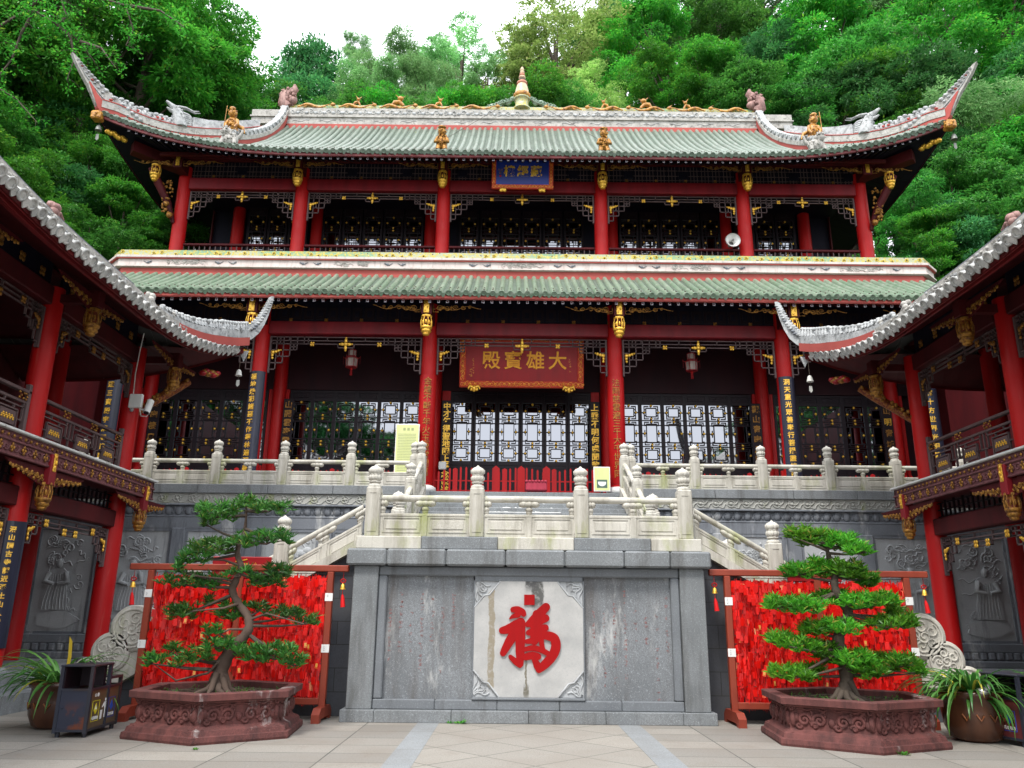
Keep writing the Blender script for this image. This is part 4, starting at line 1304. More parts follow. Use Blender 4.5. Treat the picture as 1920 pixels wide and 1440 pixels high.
# upper roof
ru = Roof(16.9, .65, .038, 24.4, 14.2, .5, 5.1, 10.2, 1.52, 6.0, 3.0, 35)
mb = MB(); slope(ru, mb, -14.66, 14.66, 'front', 1, .252, .080, 16)
for sg in (-1, 1): slope(ru, mb, ru.yc + .1, 34.0, 'side', sg, .252, .080, 10)
for i in range(60):                                                # rear slope
    x0, x1 = -14.2 + i * 28.4 / 60, -14.2 + (i + 1) * 28.4 / 60
    f = lambda x, d: (x, 59.4 - 24.4 - d, zprof(d, 16.9, .65, .038))
    for k in range(5):
        da, db = 1.02 * k, 1.02 * (k + 1)
        if max(abs(x0), abs(x1)) <= 14.2 - db or max(abs(x0), abs(x1)) <= 10.3: mb.quad(f(x0, da), f(x0, db), f(x1, db), f(x1, da))
upper = mb.build('upper_roof', [M['tile_up'], M['bark'], M['pan']], hall)
mb = MB(); eave_band(ru, mb, -14.6, 14.6, 110, .06, .22)
for sg in (-1, 1): eave_band_side(ru, mb, sg, ru.yc, 35, 30, .06, .22)
mb.build('eave_fascia', paint('faded_red_fascia', (.16, .022, .024, 1), (.09, .018, .02, 1), 3, .6), upper)
mb = MB(); rafters(ru, mb, 26.18, 17.6, -13.6, 13.6, .257); soffit(ru, mb, 26.17, 17.66, -14.66, 14.66, 110, 0, .17)
for s in (-1, 1):                                                  # side soffits
    P = [ru.side(ru.yc + .02 + i * .5, ru.drange_side(ru.yc + .02 + i * .5)[0], s) - Vector((0, 0, .17)) for i in range(21)]
    for i in range(20): mb.quad(P[i], P[i + 1], (s * 12.4, max(26.2, P[i + 1].y), 17.66), (s * 12.4, max(26.2, P[i].y), 17.66))
mb.build('eave_rafters', [M['navy'], M['rafter_end']], upper)
mb = MB()
for i in range(3): mb.cb(-12.9 + i * .2, 12.9 - i * .2, 25.1 + i * .38, 25.22 + i * .38, 17.10 + i * .13, 17.24 + i * .13, .01)
mb.build('eave_purlin', M['maroon'], upper)
for s in (-1, 1): MB().bx(*sorted((s * 13.3, s * 13.45)), 22.4, 33, FL, 11.2).build('end_wall', M['maroon'], hall)
for s in (-1, 1): MB().bx(*sorted((s * 12.15, s * 12.2)), 28.6, 33, 13, 18.2).build('end_wall', M['maroon'], hall)
# gables
for s in (-1, 1): MB().prism([(28.2, 19.2), (31.2, 19.2), (29.7, 21.6)], (s * 10.2, 0, 0), (0, 1, 0), (0, 0, 1), (s * .08, 0, 0)).build('gable', M['pink'], upper)

# main ridge
ZR = 21.2
MB().bx(-9.9, 9.9, 29.42, 29.98, ZR - .25, ZR + .13).build('red_band', M['pink'], upper)
mb = MB().bx(-9.95, 9.95, 29.46, 29.94, ZR + .133, ZR + .46).bx(-9.98, 9.98, 29.40, 30.0, ZR + .463, ZR + .55).bx(-9.95, 9.95, 29.46, 29.94, ZR + .553, ZR + .93)
for s in (-1, 1): mb.bx(*sorted((s * 9.96, s * 11.45)), 29.5, 29.9, ZR + .2, ZR + .86); mb.bx(*sorted((s * 9.99, s * 11.5)), 29.44, 29.96, ZR + .5, ZR + .56)
rd = mb.build('main_ridge', M['plaster'], upper)
mb = MB()
for i in range(52):
    x = -9.7 + i * .38; spiral(mb, x, ZR + .74, .12, 29.45, 1.2, i, 1 if i % 2 else -1, .022)
    mb.ball((x + .19, 29.45, ZR + .70), (.1, .03, .07), 7)
    if i % 3 == 0: wave(mb, x, ZR + .28, x + .7, ZR + .32, .04, 3, 29.455, .016)
mb.build('ridge_relief', M['grey_carve'], rd)
cb_ = MB().bx(-9.9, 9.9, 29.58, 29.82, ZR + .933, ZR + 1.16).build('flower_tile_crest', M['crest'], rd)
for s in (-1, 1):
    for i in range(5):
        x0 = 1.05 + i * 1.75
        mb = MB(); L = 1.5
        mb.tube([(s * (x0 + L * t), 29.50, ZR + 1.06 + .075 * sin(t * 3 * pi + 1)) for t in (k / 22 for k in range(23))], [.022 + .045 * sin(pi * min(1, (1 - k / 22) * 1.15 + .02)) for k in range(23)], 7)
        mb.ball((s * (x0 - .02), 29.46, ZR + 1.10), (.11, .07, .075), 8); mb.tube([(s * (x0 - .05), 29.45, ZR + 1.15), (s * (x0 + .1), 29.46, ZR + 1.25)], [.02, .006], 5)
        for q in (.3, .7, 1.1): mb.tube([(s * (x0 + q), 29.47, ZR + 1.05), (s * (x0 + q + .08), 29.44, ZR + .97), (s * (x0 + q + .16), 29.44, ZR + .99)], [.03, .02, .01], 5)
        mb.build('ridge_dragon', M['yellow_glaze'], rd)
        if i in (1, 2, 3):
            mb = MB(); x = x0 + .75
            k = 1.35 if i == 2 else .8
            mb.tube([(s * (x - .18 * k), 29.6, ZR + 1.16), (s * (x - .05 * k), 29.6, ZR + 1.30 * (1) + .05), (s * (x + .1 * k), 29.6, ZR + 1.26 + .05 * k), (s * (x + .2 * k), 29.6, ZR + 1.17)], [.05 * k, .08 * k, .08 * k, .03], 7)
            mb.ball((s * (x - .08 * k), 29.56, ZR + 1.36 + .1 * k), (.10 * k, .08 * k, .08 * k), 8)
            mb.tube([(s * (x - .02), 29.56, ZR + 1.42 + .1 * k), (s * (x + .08 * k), 29.56, ZR + 1.55 + .1 * k)], [.025, .008], 5); mb.tube([(s * (x - .14 * k), 29.56, ZR + 1.40 + .1 * k), (s * (x - .24 * k), 29.56, ZR + 1.48 + .1 * k)], [.025, .008], 5)
            mb.build('ridge_beast', M['yellow_glaze'], rd)
# stupa finial
mb = MB()
mb.lathe([(.36, .0), (.36, .06), (.27, .08), (.30, .45), (.34, .47), (.36, .53), (.30, .58)], (0, 29.7, ZR + 1.1), 28, 1)
mb.lathe([(.33, .58), (.37, .64), (.36, .72), (.30, .78)], (0, 29.7, ZR + 1.1), 36, 0, 18, .1)
mb.lathe([(.31, .78), (.29, .92), (.24, 1.12), (.20, 1.24)], (0, 29.7, ZR + 1.1), 24, 2)
mb.lathe([(.20, 1.24), (.235, 1.29), (.22, 1.36), (.16, 1.42)], (0, 29.7, ZR + 1.1), 24, 3)
mb.lathe([(.17, 1.42), (.13, 1.5), (.12, 1.55)], (0, 29.7, ZR + 1.1), 20, 4)
for k in range(3): mb.lathe([(.10 - .015 * k, 1.55 + .13 * k), (.155 - .025 * k, 1.60 + .13 * k), (.14 - .025 * k, 1.65 + .13 * k), (.09 - .015 * k, 1.68 + .13 * k)], (0, 29.7, ZR + 1.1), 20, (2, 3, 2)[k])
mb.lathe([(.07, 1.94), (.085, 2.0), (.07, 2.08), (.02, 2.16)], (0, 29.7, ZR + 1.1), 16, 2)
tan = paint('cream_glaze', (.62, .47, .30, 1), (.50, .33, .20, 1), 5, .4, .5, 0, 0, .5, False)
mb.build('stupa_finial', [M['yellow_glaze'], M['crest'], tan, paint('terracotta_glaze', (.50, .20, .12, 1), (.40, .15, .09, 1), 5, .4), M['bark']], rd)
GREENG = paint('green_glaze', (.16, .25, .17, 1), (.22, .30, .22, 1), 6, .35, .5, 0, 0, .5, False)
for s in (-1, 1):
    mb = MB()
    for k in range(9):
        q = k / 8
        mb.ball((s * (.38 + 1.05 * q + .05 * sin(k * 2.3)), 29.72, ZR + 1.62 - .42 * q + .07 * cos(k * 1.9)), (.15, .07, .075 + .02 * (k % 3)), 8)
        spiral(mb, s * (.42 + 1.05 * q), ZR + 1.60 - .42 * q, .10, 29.64, 1.3, k, s, .028)
    mb.build('cloud_wing', GREENG, rd)
# ridges with horns, and their figures
for s in (-1, 1):
    P = [ru.front(10.05 + .25 * (1 - d / 5.1) ** 3 * 1.2, d) for d in (5.1, 4.6, 4.0, 3.3, 2.6, 1.9, 1.2, .6, .25)]
    P[0].z += .55; P[1].z += .22; P[2].z += .06
    P = [Vector((s * p.x, p.y, p.z)) for p in P]
    g = MB().wall(P, -.2, .22, .30, 1); g.wall(P, .223, .40, .34, 0); g.wall(P, .403, .62, .24, 2)
    for i in range(len(P) - 1):
        for t_ in (.25, .75):
            p = P[i].lerp(P[i + 1], t_)
            g.ball((p.x - s * .0, p.y, p.z + .52), (.14, .05, .08), 6, 2); g.ball((p.x + s * .14, p.y, p.z + .52), (.03, .09, .07), 6, 2); g.ball((p.x - s * .14, p.y, p.z + .52), (.03, .09, .07), 6, 2)
    g.build('descending_ridge', [M['plaster'], M['pink'], M['grey_carve']], upper)
    # hip ridge: from the foot of the descending ridge out to the corner and up into the horn
    H = []
    for i in range(13):
        t_ = i / 12; x = 10.2 + (14.62 - 10.2) * t_
        H.append(ru.front(x, ru.xe - x) if x < ru.xe else ru.front(x, -(x - ru.xe)))
    cz = H[-1].z
    n = len(H); H = [Vector((s * p.x, p.y, p.z)) for p in H]
    tp = [1.] * n; w = [.30] * n
    g = MB().wall(H, -.05, .16, .26, 1)
    g.wall(H, [.10 * q for q in tp], [.163 + .20 * q for q in tp], w, 0)
    g.wall(H, [.20 + .167 * q for q in tp], [.22 + .18 * q for q in tp], [q * 1.12 for q in w], 1)
    g.build('hip_ridge', [M['plaster'], M['pink'], M['grey_carve']], upper)
    # the horn itself: a carved blade in the corner's diagonal plane
    cn = H[12]; uq = Vector((s * .7071, -.7071, 0)); nq = Vector((.7071, s * .7071, 0))
    OUT = [(.0, -.08), (.10, .05), (.29, .43), (.52, .88), (.76, 1.24), (.98, 1.60), (1.16, 1.97)]
    INN = [(-1.25, .36), (-.95, .50), (-.63, .68), (-.06, 1.0), (.25, 1.22), (.46, 1.38), (.68, 1.57), (.83, 1.70), (1.02, 1.90)]
    MID = [(-1.25, .12), (-.9, .16), (-.5, .28), (.0, .56), (.3, .85), (.6, 1.18), (.9, 1.58)]
    OUT, INN, MID = [[(a, b * (.86 if b > .3 else 1)) for a, b in L_] for L_ in (OUT, INN, MID)]
    hb = MB().prism(OUT + INN[::-1] + [(-1.25, -.1), (-.6, -.1)], cn - nq * .09, uq, (0, 0, 1), nq * .18)
    hb.prism([(.0, -.06), (.10, .03), (.27, .40), (.50, .86), (.42, .88), (.2, .55), (.0, .38), (-.5, .10), (-1.25, .0), (-1.25, -.06)], cn - nq * .115, uq, (0, 0, 1), nq * .23, 1)
    hb.build('horn', [M['plaster'], M['pink']], upper)
    hc = MB()
    for sd in (-1, 1):
        lift_ = nq * (.10 * sd)
        for k in range(len(INN) - 1):
            for f in (0, .5):
                a = Vector(INN[k]).lerp(Vector(INN[k + 1]), f); tpz = max(.25, 1 - (k + f) / 9.5)
                c_ = cn + uq * a.x + Vector((0, 0, a.y - .10 * tpz)) + lift_
                hc.ball(c_, (.16 * tpz, .07, .10 * tpz), 7, 0)
                c_ = cn + uq * (a.x + .12 * tpz) + Vector((0, 0, a.y - .27 * tpz)) + lift_
                if (k * 2 + int(f * 2)) % 4 == 1: hc.ball(c_, (.11 * tpz, .05, .055 * tpz), 8, 1)
                else: hc.ball(c_, (.10 * tpz, .06, .07 * tpz), 6, 0)
        hc.tube([cn + uq * a + Vector((0, 0, b)) + lift_ for a, b in MID], [.03, .03, .03, .03, .025, .02, .01], 5)
    for k in range(len(INN) - 1):
        for f in (0, .33, .66):
            a = Vector(INN[k]).lerp(Vector(INN[k + 1]), f); tpz = max(.2, 1 - (k + f) / 9.5)
            hc.ball(cn + uq * a.x + Vector((0, 0, a.y + .02)), (.09 * tpz, .08 * tpz, .09 * tpz), 6, 0)
    hc.build('horn_carving', [M['grey_carve'], M['pink']], upper)
    g = MB()
    for i in range(3, n - 1):                                       # pierced, scalloped crest along the hip and horn
        for t_ in (.0, .33, .66):
            p = H[i].lerp(H[i + 1], t_); q = tp[i] + (tp[i + 1] - tp[i]) * t_
            hh = .40 * q + .09
            a = .22 + .18 * q
            dirx = (H[i + 1] - H[i]).normalized()
            ln = max(.1, (H[i + 1] - H[i]).length * .42)
            jj = int(t_ * 3 + i * 3)
            hh *= .70 + .12 * sin(jj * 1.7)
            g.ball(p + Vector((0, 0, a + hh * .35)), (ln * .62, .075, hh * .42), 7)
            g.ball(p + dirx * ln * .4 + Vector((0, 0, a + hh * .82)), (ln * .50, .06, .075), 7)
            g.ball(p - dirx * ln * .2 + Vector((0, -.05, a + hh * .55)), (ln * .25, .07, .05), 5)
            if jj % 4 == 0: g.ball(p + Vector((0, -.05, a + hh * .4)), (ln * .4, .06, .06), 7, 1)
    g.wall(H[4:], [.20 + .18 * q for q in tp[4:]], [.27 + .22 * q for q in tp[4:]], .12)
    g.build('horn_crest', [M['grey_carve'], M['pink']], upper)
    # gilt corner beam head, lion at the foot of the ridge, dragon-fish on the hip, pale fish on the ridge end
    c = H[12]
    g = MB()
    g.cb(c.x - .17, c.x + .17, c.y - .24, c.y + .12, c.z - .42, c.z - .10, .05); carve(g, (c.x, c.y - .06, c.z - .26), (.19, .2, .17), 26, .055)
    g.build('gilt_corner_tile', M['yellow_glaze'], upper)
    f = Vector((s * 10.32, 24.75, 17.25))
    g = MB().ball(f + Vector((0, 0, .25)), (.30, .22, .28), 10).ball(f + Vector((s * .1, -.1, .52)), (.20, .16, .16), 8)
    for k in (-1, 1): g.tube([f + Vector((k * .2, -.12, .25)), f + Vector((k * .24, -.2, -.02))], [.09, .07], 6)
    g.tube([f + Vector((0, .1, .3)), f + Vector((-s * .3, .15, .5)), f + Vector((-s * .36, .15, .75))], [.09, .07, .04], 6)
    carve(g, f + Vector((0, 0, .28)), (.28, .22, .26), 26, .06); carve(g, f + Vector((s * .1, -.1, .55)), (.2, .17, .17), 16, .05)
    g.build('roof_lion', M['plaster'], upper)
    f = Vector((s * 10.36, 24.95, 17.95))
    g = MB().ball(f + Vector((0, 0, .32)), (.20, .17, .28), 9).ball(f + Vector((s * .03, -.05, .72)), (.17, .15, .16), 9).ball(f + Vector((s * .03, -.12, .88)), (.12, .10, .08), 8)
    for k in (-1, 1): g.tube([f + Vector((k * .15, -.05, .45)), f + Vector((k * .22, -.14, .25)), f + Vector((k * .14, -.2, .08))], [.07, .06, .05], 6); g.tube([f + Vector((k * .1, 0, .1)), f + Vector((k * .2, -.05, -.05))], [.1, .08], 6)
    g.tube([f + Vector((-s * .12, .05, .3)), f + Vector((-s * .34, .05, .2)), f + Vector((-s * .42, .05, -.02))], [.08, .07, .04], 6)
    carve(g, f + Vector((0, 0, .30)), (.20, .18, .28), 24, .05); carve(g, f + Vector((s * .03, -.08, .78)), (.16, .15, .17), 14, .035)
    g.tube([f + Vector((s * .24, -.2, .0)), f + Vector((s * .20, -.2, .95))], .014, 5)
    g.build('gold_guardian', M['yellow_glaze'], upper)
    B = [p + Vector((0, 0, .42)) for p in H[1:7]]
    g = MB().wall(B, 0, [.30, .33, .33, .33, .36, .42], .22)
    e = H[7]
    hx = lambda a, b, c=0: e + Vector((s * a, c - a * .6, b + .4))
    g.tube([hx(-.1, .0), hx(-.04, .3), hx(.0, .5), hx(.08, .66)], [.26, .24, .20, .17], 10)
    g.tube([hx(.05, .70), hx(.22, .78), hx(.40, .92)], [.13, .10, .045], 7); g.tube([hx(.08, .58), hx(.24, .58), hx(.36, .66)], [.10, .07, .03], 7)
    for w_, q_ in ((.0, -.06), (.06, .06)): g.tube([hx(.0 + w_, .80, q_), hx(-.22, .84, q_), hx(-.45, .78, q_), hx(-.62, .86, q_)], [.05, .04, .03, .01], 5)
    for k in range(6): g.tube([hx(-.1 - .02 * k, .62 - .09 * k), hx(-.30 - .02 * k, .60 - .08 * k), hx(-.42, .52 - .07 * k)], [.07, .05, .015], 5)
    carve(g, hx(-.02, .4), (.24, .2, .3), 24, .05); carve(g, hx(.06, .68), (.16, .14, .13), 12, .04)
    g.build('ridge_dragon_head', M['grey_carve'], upper)
    f = Vector((s * 9.95, 29.6, ZR + 1.0))
    g = MB().tube([f + Vector((s * a, 0, b)) for a, b in ((.0, .0), (.22, .25), (.20, .55), (-.02, .75), (-.22, .95), (-.16, 1.15))], [.24, .27, .24, .20, .15, .06], 9)
    g.ball(f + Vector((-s * .18, -.1, .3)), (.2, .16, .18), 9).tube([f + Vector((s * .2, 0, .6)), f + Vector((s * .42, 0, .7)), f + Vector((s * .3, 0, .9))], [.1, .07, .02], 6)
    for k in range(6): g.ball(f + Vector((s * (.2 * cos(k)), -.18, .15 + .14 * k)), (.08, .05, .08), 6)
    carve(g, f + Vector((0, 0, .45)), (.26, .24, .5), 46, .07)
    for k in range(5): g.prism([(0, 0), (.2, .04), (.05, .14)], f + Vector((s * .2, -.05, .15 + .16 * k)), (s, 0, .25), (0, 0, 1), (0, .04, 0))
    g.build('ridge_fish', M['pinkish'], upper)
    f = Vector((s * 2.93, 25.45, 17.68))
    g = MB().ball(f + Vector((0, 0, .25)), (.20, .17, .30), 9).ball(f + Vector((0, -.06, .66)), (.15, .14, .16), 9).ball(f + Vector((0, -.08, .84)), (.16, .12, .06), 8)
    for k in (-1, 1): g.tube([f + Vector((k * .16, -.05, .42)), f + Vector((k * .23, -.12, .22)), f + Vector((k * .08, -.2, .2))], [.07, .06, .05], 6); g.tube([f + Vector((k * .1, -.05, .1)), f + Vector((k * .13, -.14, -.12))], [.1, .09], 6)
    carve(g, f + Vector((0, 0, .3)), (.2, .2, .3), 26, .05); carve(g, f + Vector((0, -.06, .68)), (.15, .15, .16), 14, .035)
    g.build('gold_guardian', M['gold_old'], upper)
for s in (-1, 1):                                                  # wires staying the finial
    MB().tube([(s * .1, 29.3, ZR + 1.5), (s * 2.9, 25.4, 18.0)], .008, 4).build('stay_wire', M['bark'], upper)
# ---------------------------------------------------------------- signs, couplet boards and small things on the hall
def board_curved(x, y, r, z0, z1, half, mat, label, chars, size, group=None, bold=.012, tm=None, off=0., name='couplet_board', rot=0.):
    t = thing(name, (x, y - r, z0), label, 'couplet board', group)
    n = 12; mb = MB()
    o_ = [(x + (r + .035) * sin(a + rot), y - (r + .035) * cos(a + rot)) for a in (-half + 2 * half * i / n for i in range(n + 1))]
    i_ = [(x + (r + .006) * sin(a + rot), y - (r + .006) * cos(a + rot)) for a in (-half + 2 * half * i / n for i in range(n + 1))]
    lo = [(p[0], p[1], z0) for p in o_ + i_[::-1]]; hi = [(p[0], p[1], z1) for p in o_ + i_[::-1]]
    mb.ring_sweep([lo, hi], True, True, 0, False)
    mb.build('board', mat, t)
    k = len(chars); step = (z1 - z0 - .16) / k
    for i, c in enumerate(chars):
        text(c, size, 'gold_character', tm or M['gold'], t, (x + (r + .03) * sin(off + rot), y - (r + .030) * cos(off + rot), z1 - .08 - step * (i + .5)), (pi / 2, 0, off + rot), .012, bold)
    return t


NAVYB = paint('blue_black_lacquer', (.022, .024, .045, 1), (.014, .015, .026, 1), 4, .35)
for x, s, lab, ch in ((-8.04, .37, 'long blue black couplet board with gold characters on the pillar left of the central pair', '福地煥彩諸惡不作叢林遍灑曼陀'),
                      (8.04, .37, 'long blue black couplet board with gold characters on the pillar right of the central pair', '洞天重光眾善奉行菩提盡結般若'),
                      (-12.35, .37, 'blue black couplet board on the far left pillar, seen past the left gallery railing', '神遊三寶殿宇清靜鐘鼓梵音'),
                      (12.35, .37, 'blue black couplet board on the far right pillar, seen past the right gallery railing', '心繫十方世界光明慧日慈雲')):
    board_curved(x, YC, .235, 5.15, 8.58, 1.15, NAVYB, lab, ch, .195, 'couplet boards on the front pillars', .004, None, -.15 if x < 0 else -.25, rot=.0 if abs(x) > 9 else (-.12 if x < 0 else .12))
for s, ch in ((-1, '金爐不斷千年火玉盞常明萬'), (1, '法雨慈雲遍三千大千世界同')):
    t = thing('pillar_couplet', (s * 2.86, YC - .24, 5.2), 'worn gold characters on the red pillar %s of the central doors' % ('left' if s < 0 else 'right'), 'inscription', 'gold couplets on the red central pillars')
    MB().lathe([(.245, 5.25), (.262, 5.27), (.258, 8.50), (.247, 8.54)], (s * 2.86, YC, 0), 28).build('red_sleeve', M['red'], t)
    for i, c in enumerate(ch):
        text(c, .25, 'gold_character', M['gold_old'], t, (s * 2.86 - s * .02, YC - .262, 8.30 - i * .252), (pi / 2, 0, 0), .008, .0)
for s, x, lab, ch in ((-1, -2.42, 'narrow black board with gold characters on the inner pillar left of the central doors', '中才年得聖地國上淨念處道'), (1, 2.42, 'narrow black board with gold characters on the inner pillar right of the central doors', '上乘不明何處聞黎堪說法'),
                      (-1, -7.62, 'black board with dull gold characters left of the left window bay', '山開雲泰雲輝宇照寺安'), (1, 7.70, 'black board with dull gold characters right of the right window bay', '觀山青幽月照禪心寺'),
                      (-1, -12.0, 'black board with dull gold characters behind the left camera', '林幽棲鳳禪心靜悟'), (1, 12.0, 'black board with dull gold characters behind the right hanging bell', '山明青城雲繞古寺')):
    t = thing('couplet_board', (x, YW - .40, 5.2), lab, 'couplet board', 'couplet boards on the inner pillars')
    MB().cb(x - .17, x + .17, YW - .44, YW - .40, 5.05, 8.30, .01).build('board', M['black_wood'], t)
    for i, c in enumerate(ch): text(c, .255, 'gold_character', M['gold'] if abs(x) < 3 else M['gold_old'], t, (x - s * .0, YW - .445, 8.08 - i * (3.0 / len(ch))), (pi / 2, 0, 0), .010, .006)


def plaque(t, x0, x1, y, z0, z1, fw, board, frame, tilt, proud=.06):
    """board with a carved frame; the top leans out by tilt"""
    sh = lambda p: Vector((p.x, p.y - tilt * (p.z - z0) / (z1 - z0), p.z))
    MB().cb(x0 + fw * .8, x1 - fw * .8, y - .03, y + .03, z0 + fw * .8, z1 - fw * .8, .005).xf(sh).build('board', board, t)
    mb = MB()
    for a, b, c, d in ((x0, x1, z0, z0 + fw), (x0, x1, z1 - fw, z1), (x0, x0 + fw, z0 + fw, z1 - fw), (x1 - fw, x1, z0 + fw, z1 - fw)): mb.cb(a, b, y - proud, y + .04, c, d, .015, 0)
    n = int((x1 - x0) / fw / .8)
    for i in range(n + 1):
        x = x0 + fw * .5 + (x1 - x0 - fw) * i / n
        for z in (z0 + fw * .5, z1 - fw * .5):
            spiral(mb, x, z, fw * .42, y - proud, 1.4, i * 1.3, 1 if i % 2 else -1, fw * .075, 1, 14); mb.ball((x + fw * .4, y - proud, z), (fw * .2, .015, fw * .22), 6, 1)
    n = int((z1 - z0) / fw / .8)
    for i in range(1, n):
        z = z0 + fw * .5 + (z1 - z0 - fw) * i / n
        for x in (x0 + fw * .5, x1 - fw * .5): spiral(mb, x, z, fw * .42, y - proud, 1.4, i * 1.3, 1 if i % 2 else -1, fw * .075, 1, 14); mb.ball((x, y - proud, z + fw * .4), (fw * .22, .015, fw * .2), 6, 1)
    mb.xf(sh).build('carved_frame', frame, t)
    return math.atan2(tilt, z1 - z0)


ORANGE = paint('orange_gilt', (.72, .27, .025, 1), (.55, .12, .015, 1), 12, .4, .5, .2, .2, .5, False)
FR_RED = paint('frame_red', (.52, .045, .012, 1), (.42, .02, .01, 1), 5, .45)
t = thing('name_plaque', (0, 25.3, 16.2), 'blue plaque with three gold characters and carved orange frame under the upper eave', 'plaque')
an = plaque(t, -1.10, 1.10, 25.62, 16.17, 17.36, .155, M['blue'], [FR_RED, ORANGE], .30)
for i, c in enumerate('樓經藏'): text(c, .42, 'gold_character', M['gold'], t, (-.47 + i * .48, 25.585 - .15, 16.77), (pi / 2 + an, 0, 0), .012, .010)
text('丙戌\n書', .09, 'signature', M['gold_old'], t, (-.80, 25.585 - .15, 16.78), (pi / 2 + an, 0, 0), .004, 0, 1.1)
MB().bx(-.82, -.76, 25.40, 25.43, 16.56, 16.62).build('red_seal', M['red'], t)
for s in (-1, 1):
    mb = MB()
    for k in (-1, 0, 1): mb.ball((s * .70 + k * .07, 25.52, 16.09 + (.0 if k else .02)), (.06, .05, .085), 8)
    mb.build('gold_lotus_hook', M['gold'], t)
t = thing('name_plaque', (0, 24.2, 8.4), 'large dark red plaque with four gold characters and carved frame above the central doors', 'plaque')
an = plaque(t, -1.96, 1.96, 24.3, 8.42, 10.02, .20, M['plaque_red'], [FR_RED, ORANGE], .38)
for i, c in enumerate('殿寶雄大'): text(c, .60, 'gold_character', paint('amber_gold_%d' % i, (.80, .36, .03, 1), (.65, .25, .02, 1), 8, .4, .5, 0, .3), t, (-.97 + i * .70, 24.262 - .19, 9.22), (pi / 2 + an, 0, 0), .015, .008)
mb = MB()
for k in range(2): pseudo_glyphs(mb, (-1.52, 1.52)[k], 8.80, 9.62, 24.06, .07, 0, .95)
pseudo_glyphs(mb, -1.60, 8.72, 8.98, 24.12, .10, 0, 1)
mb.build('small_inscription', ORANGE, t)
for s in (-1, 1):
    mb = MB().ball((s * 1.49, 24.2, 8.36), (.07, .05, .11), 8)
    for k in (-1, 1): mb.tube([(s * 1.49 + k * .05, 24.2, 8.40), (s * 1.49 + k * .14, 24.2, 8.44), (s * 1.49 + k * .19, 24.2, 8.34)], [.05, .055, .02], 6); mb.ball((s * 1.49 + k * .09, 24.2, 8.33), (.05, .035, .05), 6)
    mb.build('gold_bat_hook', M['gold'], t)

PAPER = paint('pale_lantern_silk', (.42, .36, .32, 1), (.32, .22, .2, 1), 9, .7)
for s in (-1, 1):
    c = (s * 5.42, 24.35, 8.98)
    t = thing('palace_lantern', c, 'six sided red framed palace lantern hanging in the porch bay %s of the plaque' % ('left' if s < 0 else 'right'), 'lantern', 'palace lanterns in the porch')
    mb = MB()
    for r, z0, z1 in ((.30, .12, .16), (.33, .60, .66), (.22, .72, .76), (.22, 1.05, 1.09)): mb.lathe([(r, z0), (r * 1.06, z0), (r * 1.06, z1), (r, z1)], c, 6, sm=False)
    for i in range(6):
        a = 2 * pi * i / 6; cx, cy = cos(a), sin(a)
        mb.tube([(c[0] + .29 * cx, c[1] + .29 * cy, c[2] + .14), (c[0] + .32 * cx, c[1] + .32 * cy, c[2] + .62)], .018, 5)
        mb.tube([(c[0] + .21 * cx, c[1] + .21 * cy, c[2] + .74), (c[0] + .21 * cx, c[1] + .21 * cy, c[2] + 1.07)], .014, 5)
        mb.tube([(c[0] + .34 * cx, c[1] + .34 * cy, c[2] + .63), (c[0] + .44 * cx, c[1] + .44 * cy, c[2] + .68), (c[0] + .46 * cx, c[1] + .46 * cy, c[2] + .76)], [.02, .016, .006], 5)
        mb.tube([(c[0] + .44 * cx, c[1] + .44 * cy, c[2] + .68), (c[0] + .44 * cx, c[1] + .44 * cy, c[2] + .3)], .008, 4)
    LS = lambda p: Vector(c) + (p - Vector(c)) * .60
    mb.lathe([(.02, 1.09), (.012, 2.2)], c, 6)
    mb.xf(LS).build('frame', M['plaque_red'], t)
    MB().lathe([(.285, .15), (.31, .61)], c, 6, sm=False).lathe([(.205, .75), (.205, 1.06)], c, 6, sm=False).xf(LS).build('silk_panel', PAPER, t)
    mb = MB().lathe([(.05, .12), (.07, .02), (.05, -.02)], c, 8)
    for i in range(10): mb.tube([(c[0] + .04 * cos(i), c[1] + .04 * sin(i), c[2]), (c[0] + .06 * cos(i), c[1] + .06 * sin(i), c[2] - .3)], .008, 4)
    mb.xf(LS).build('tassel', M['red'], t)

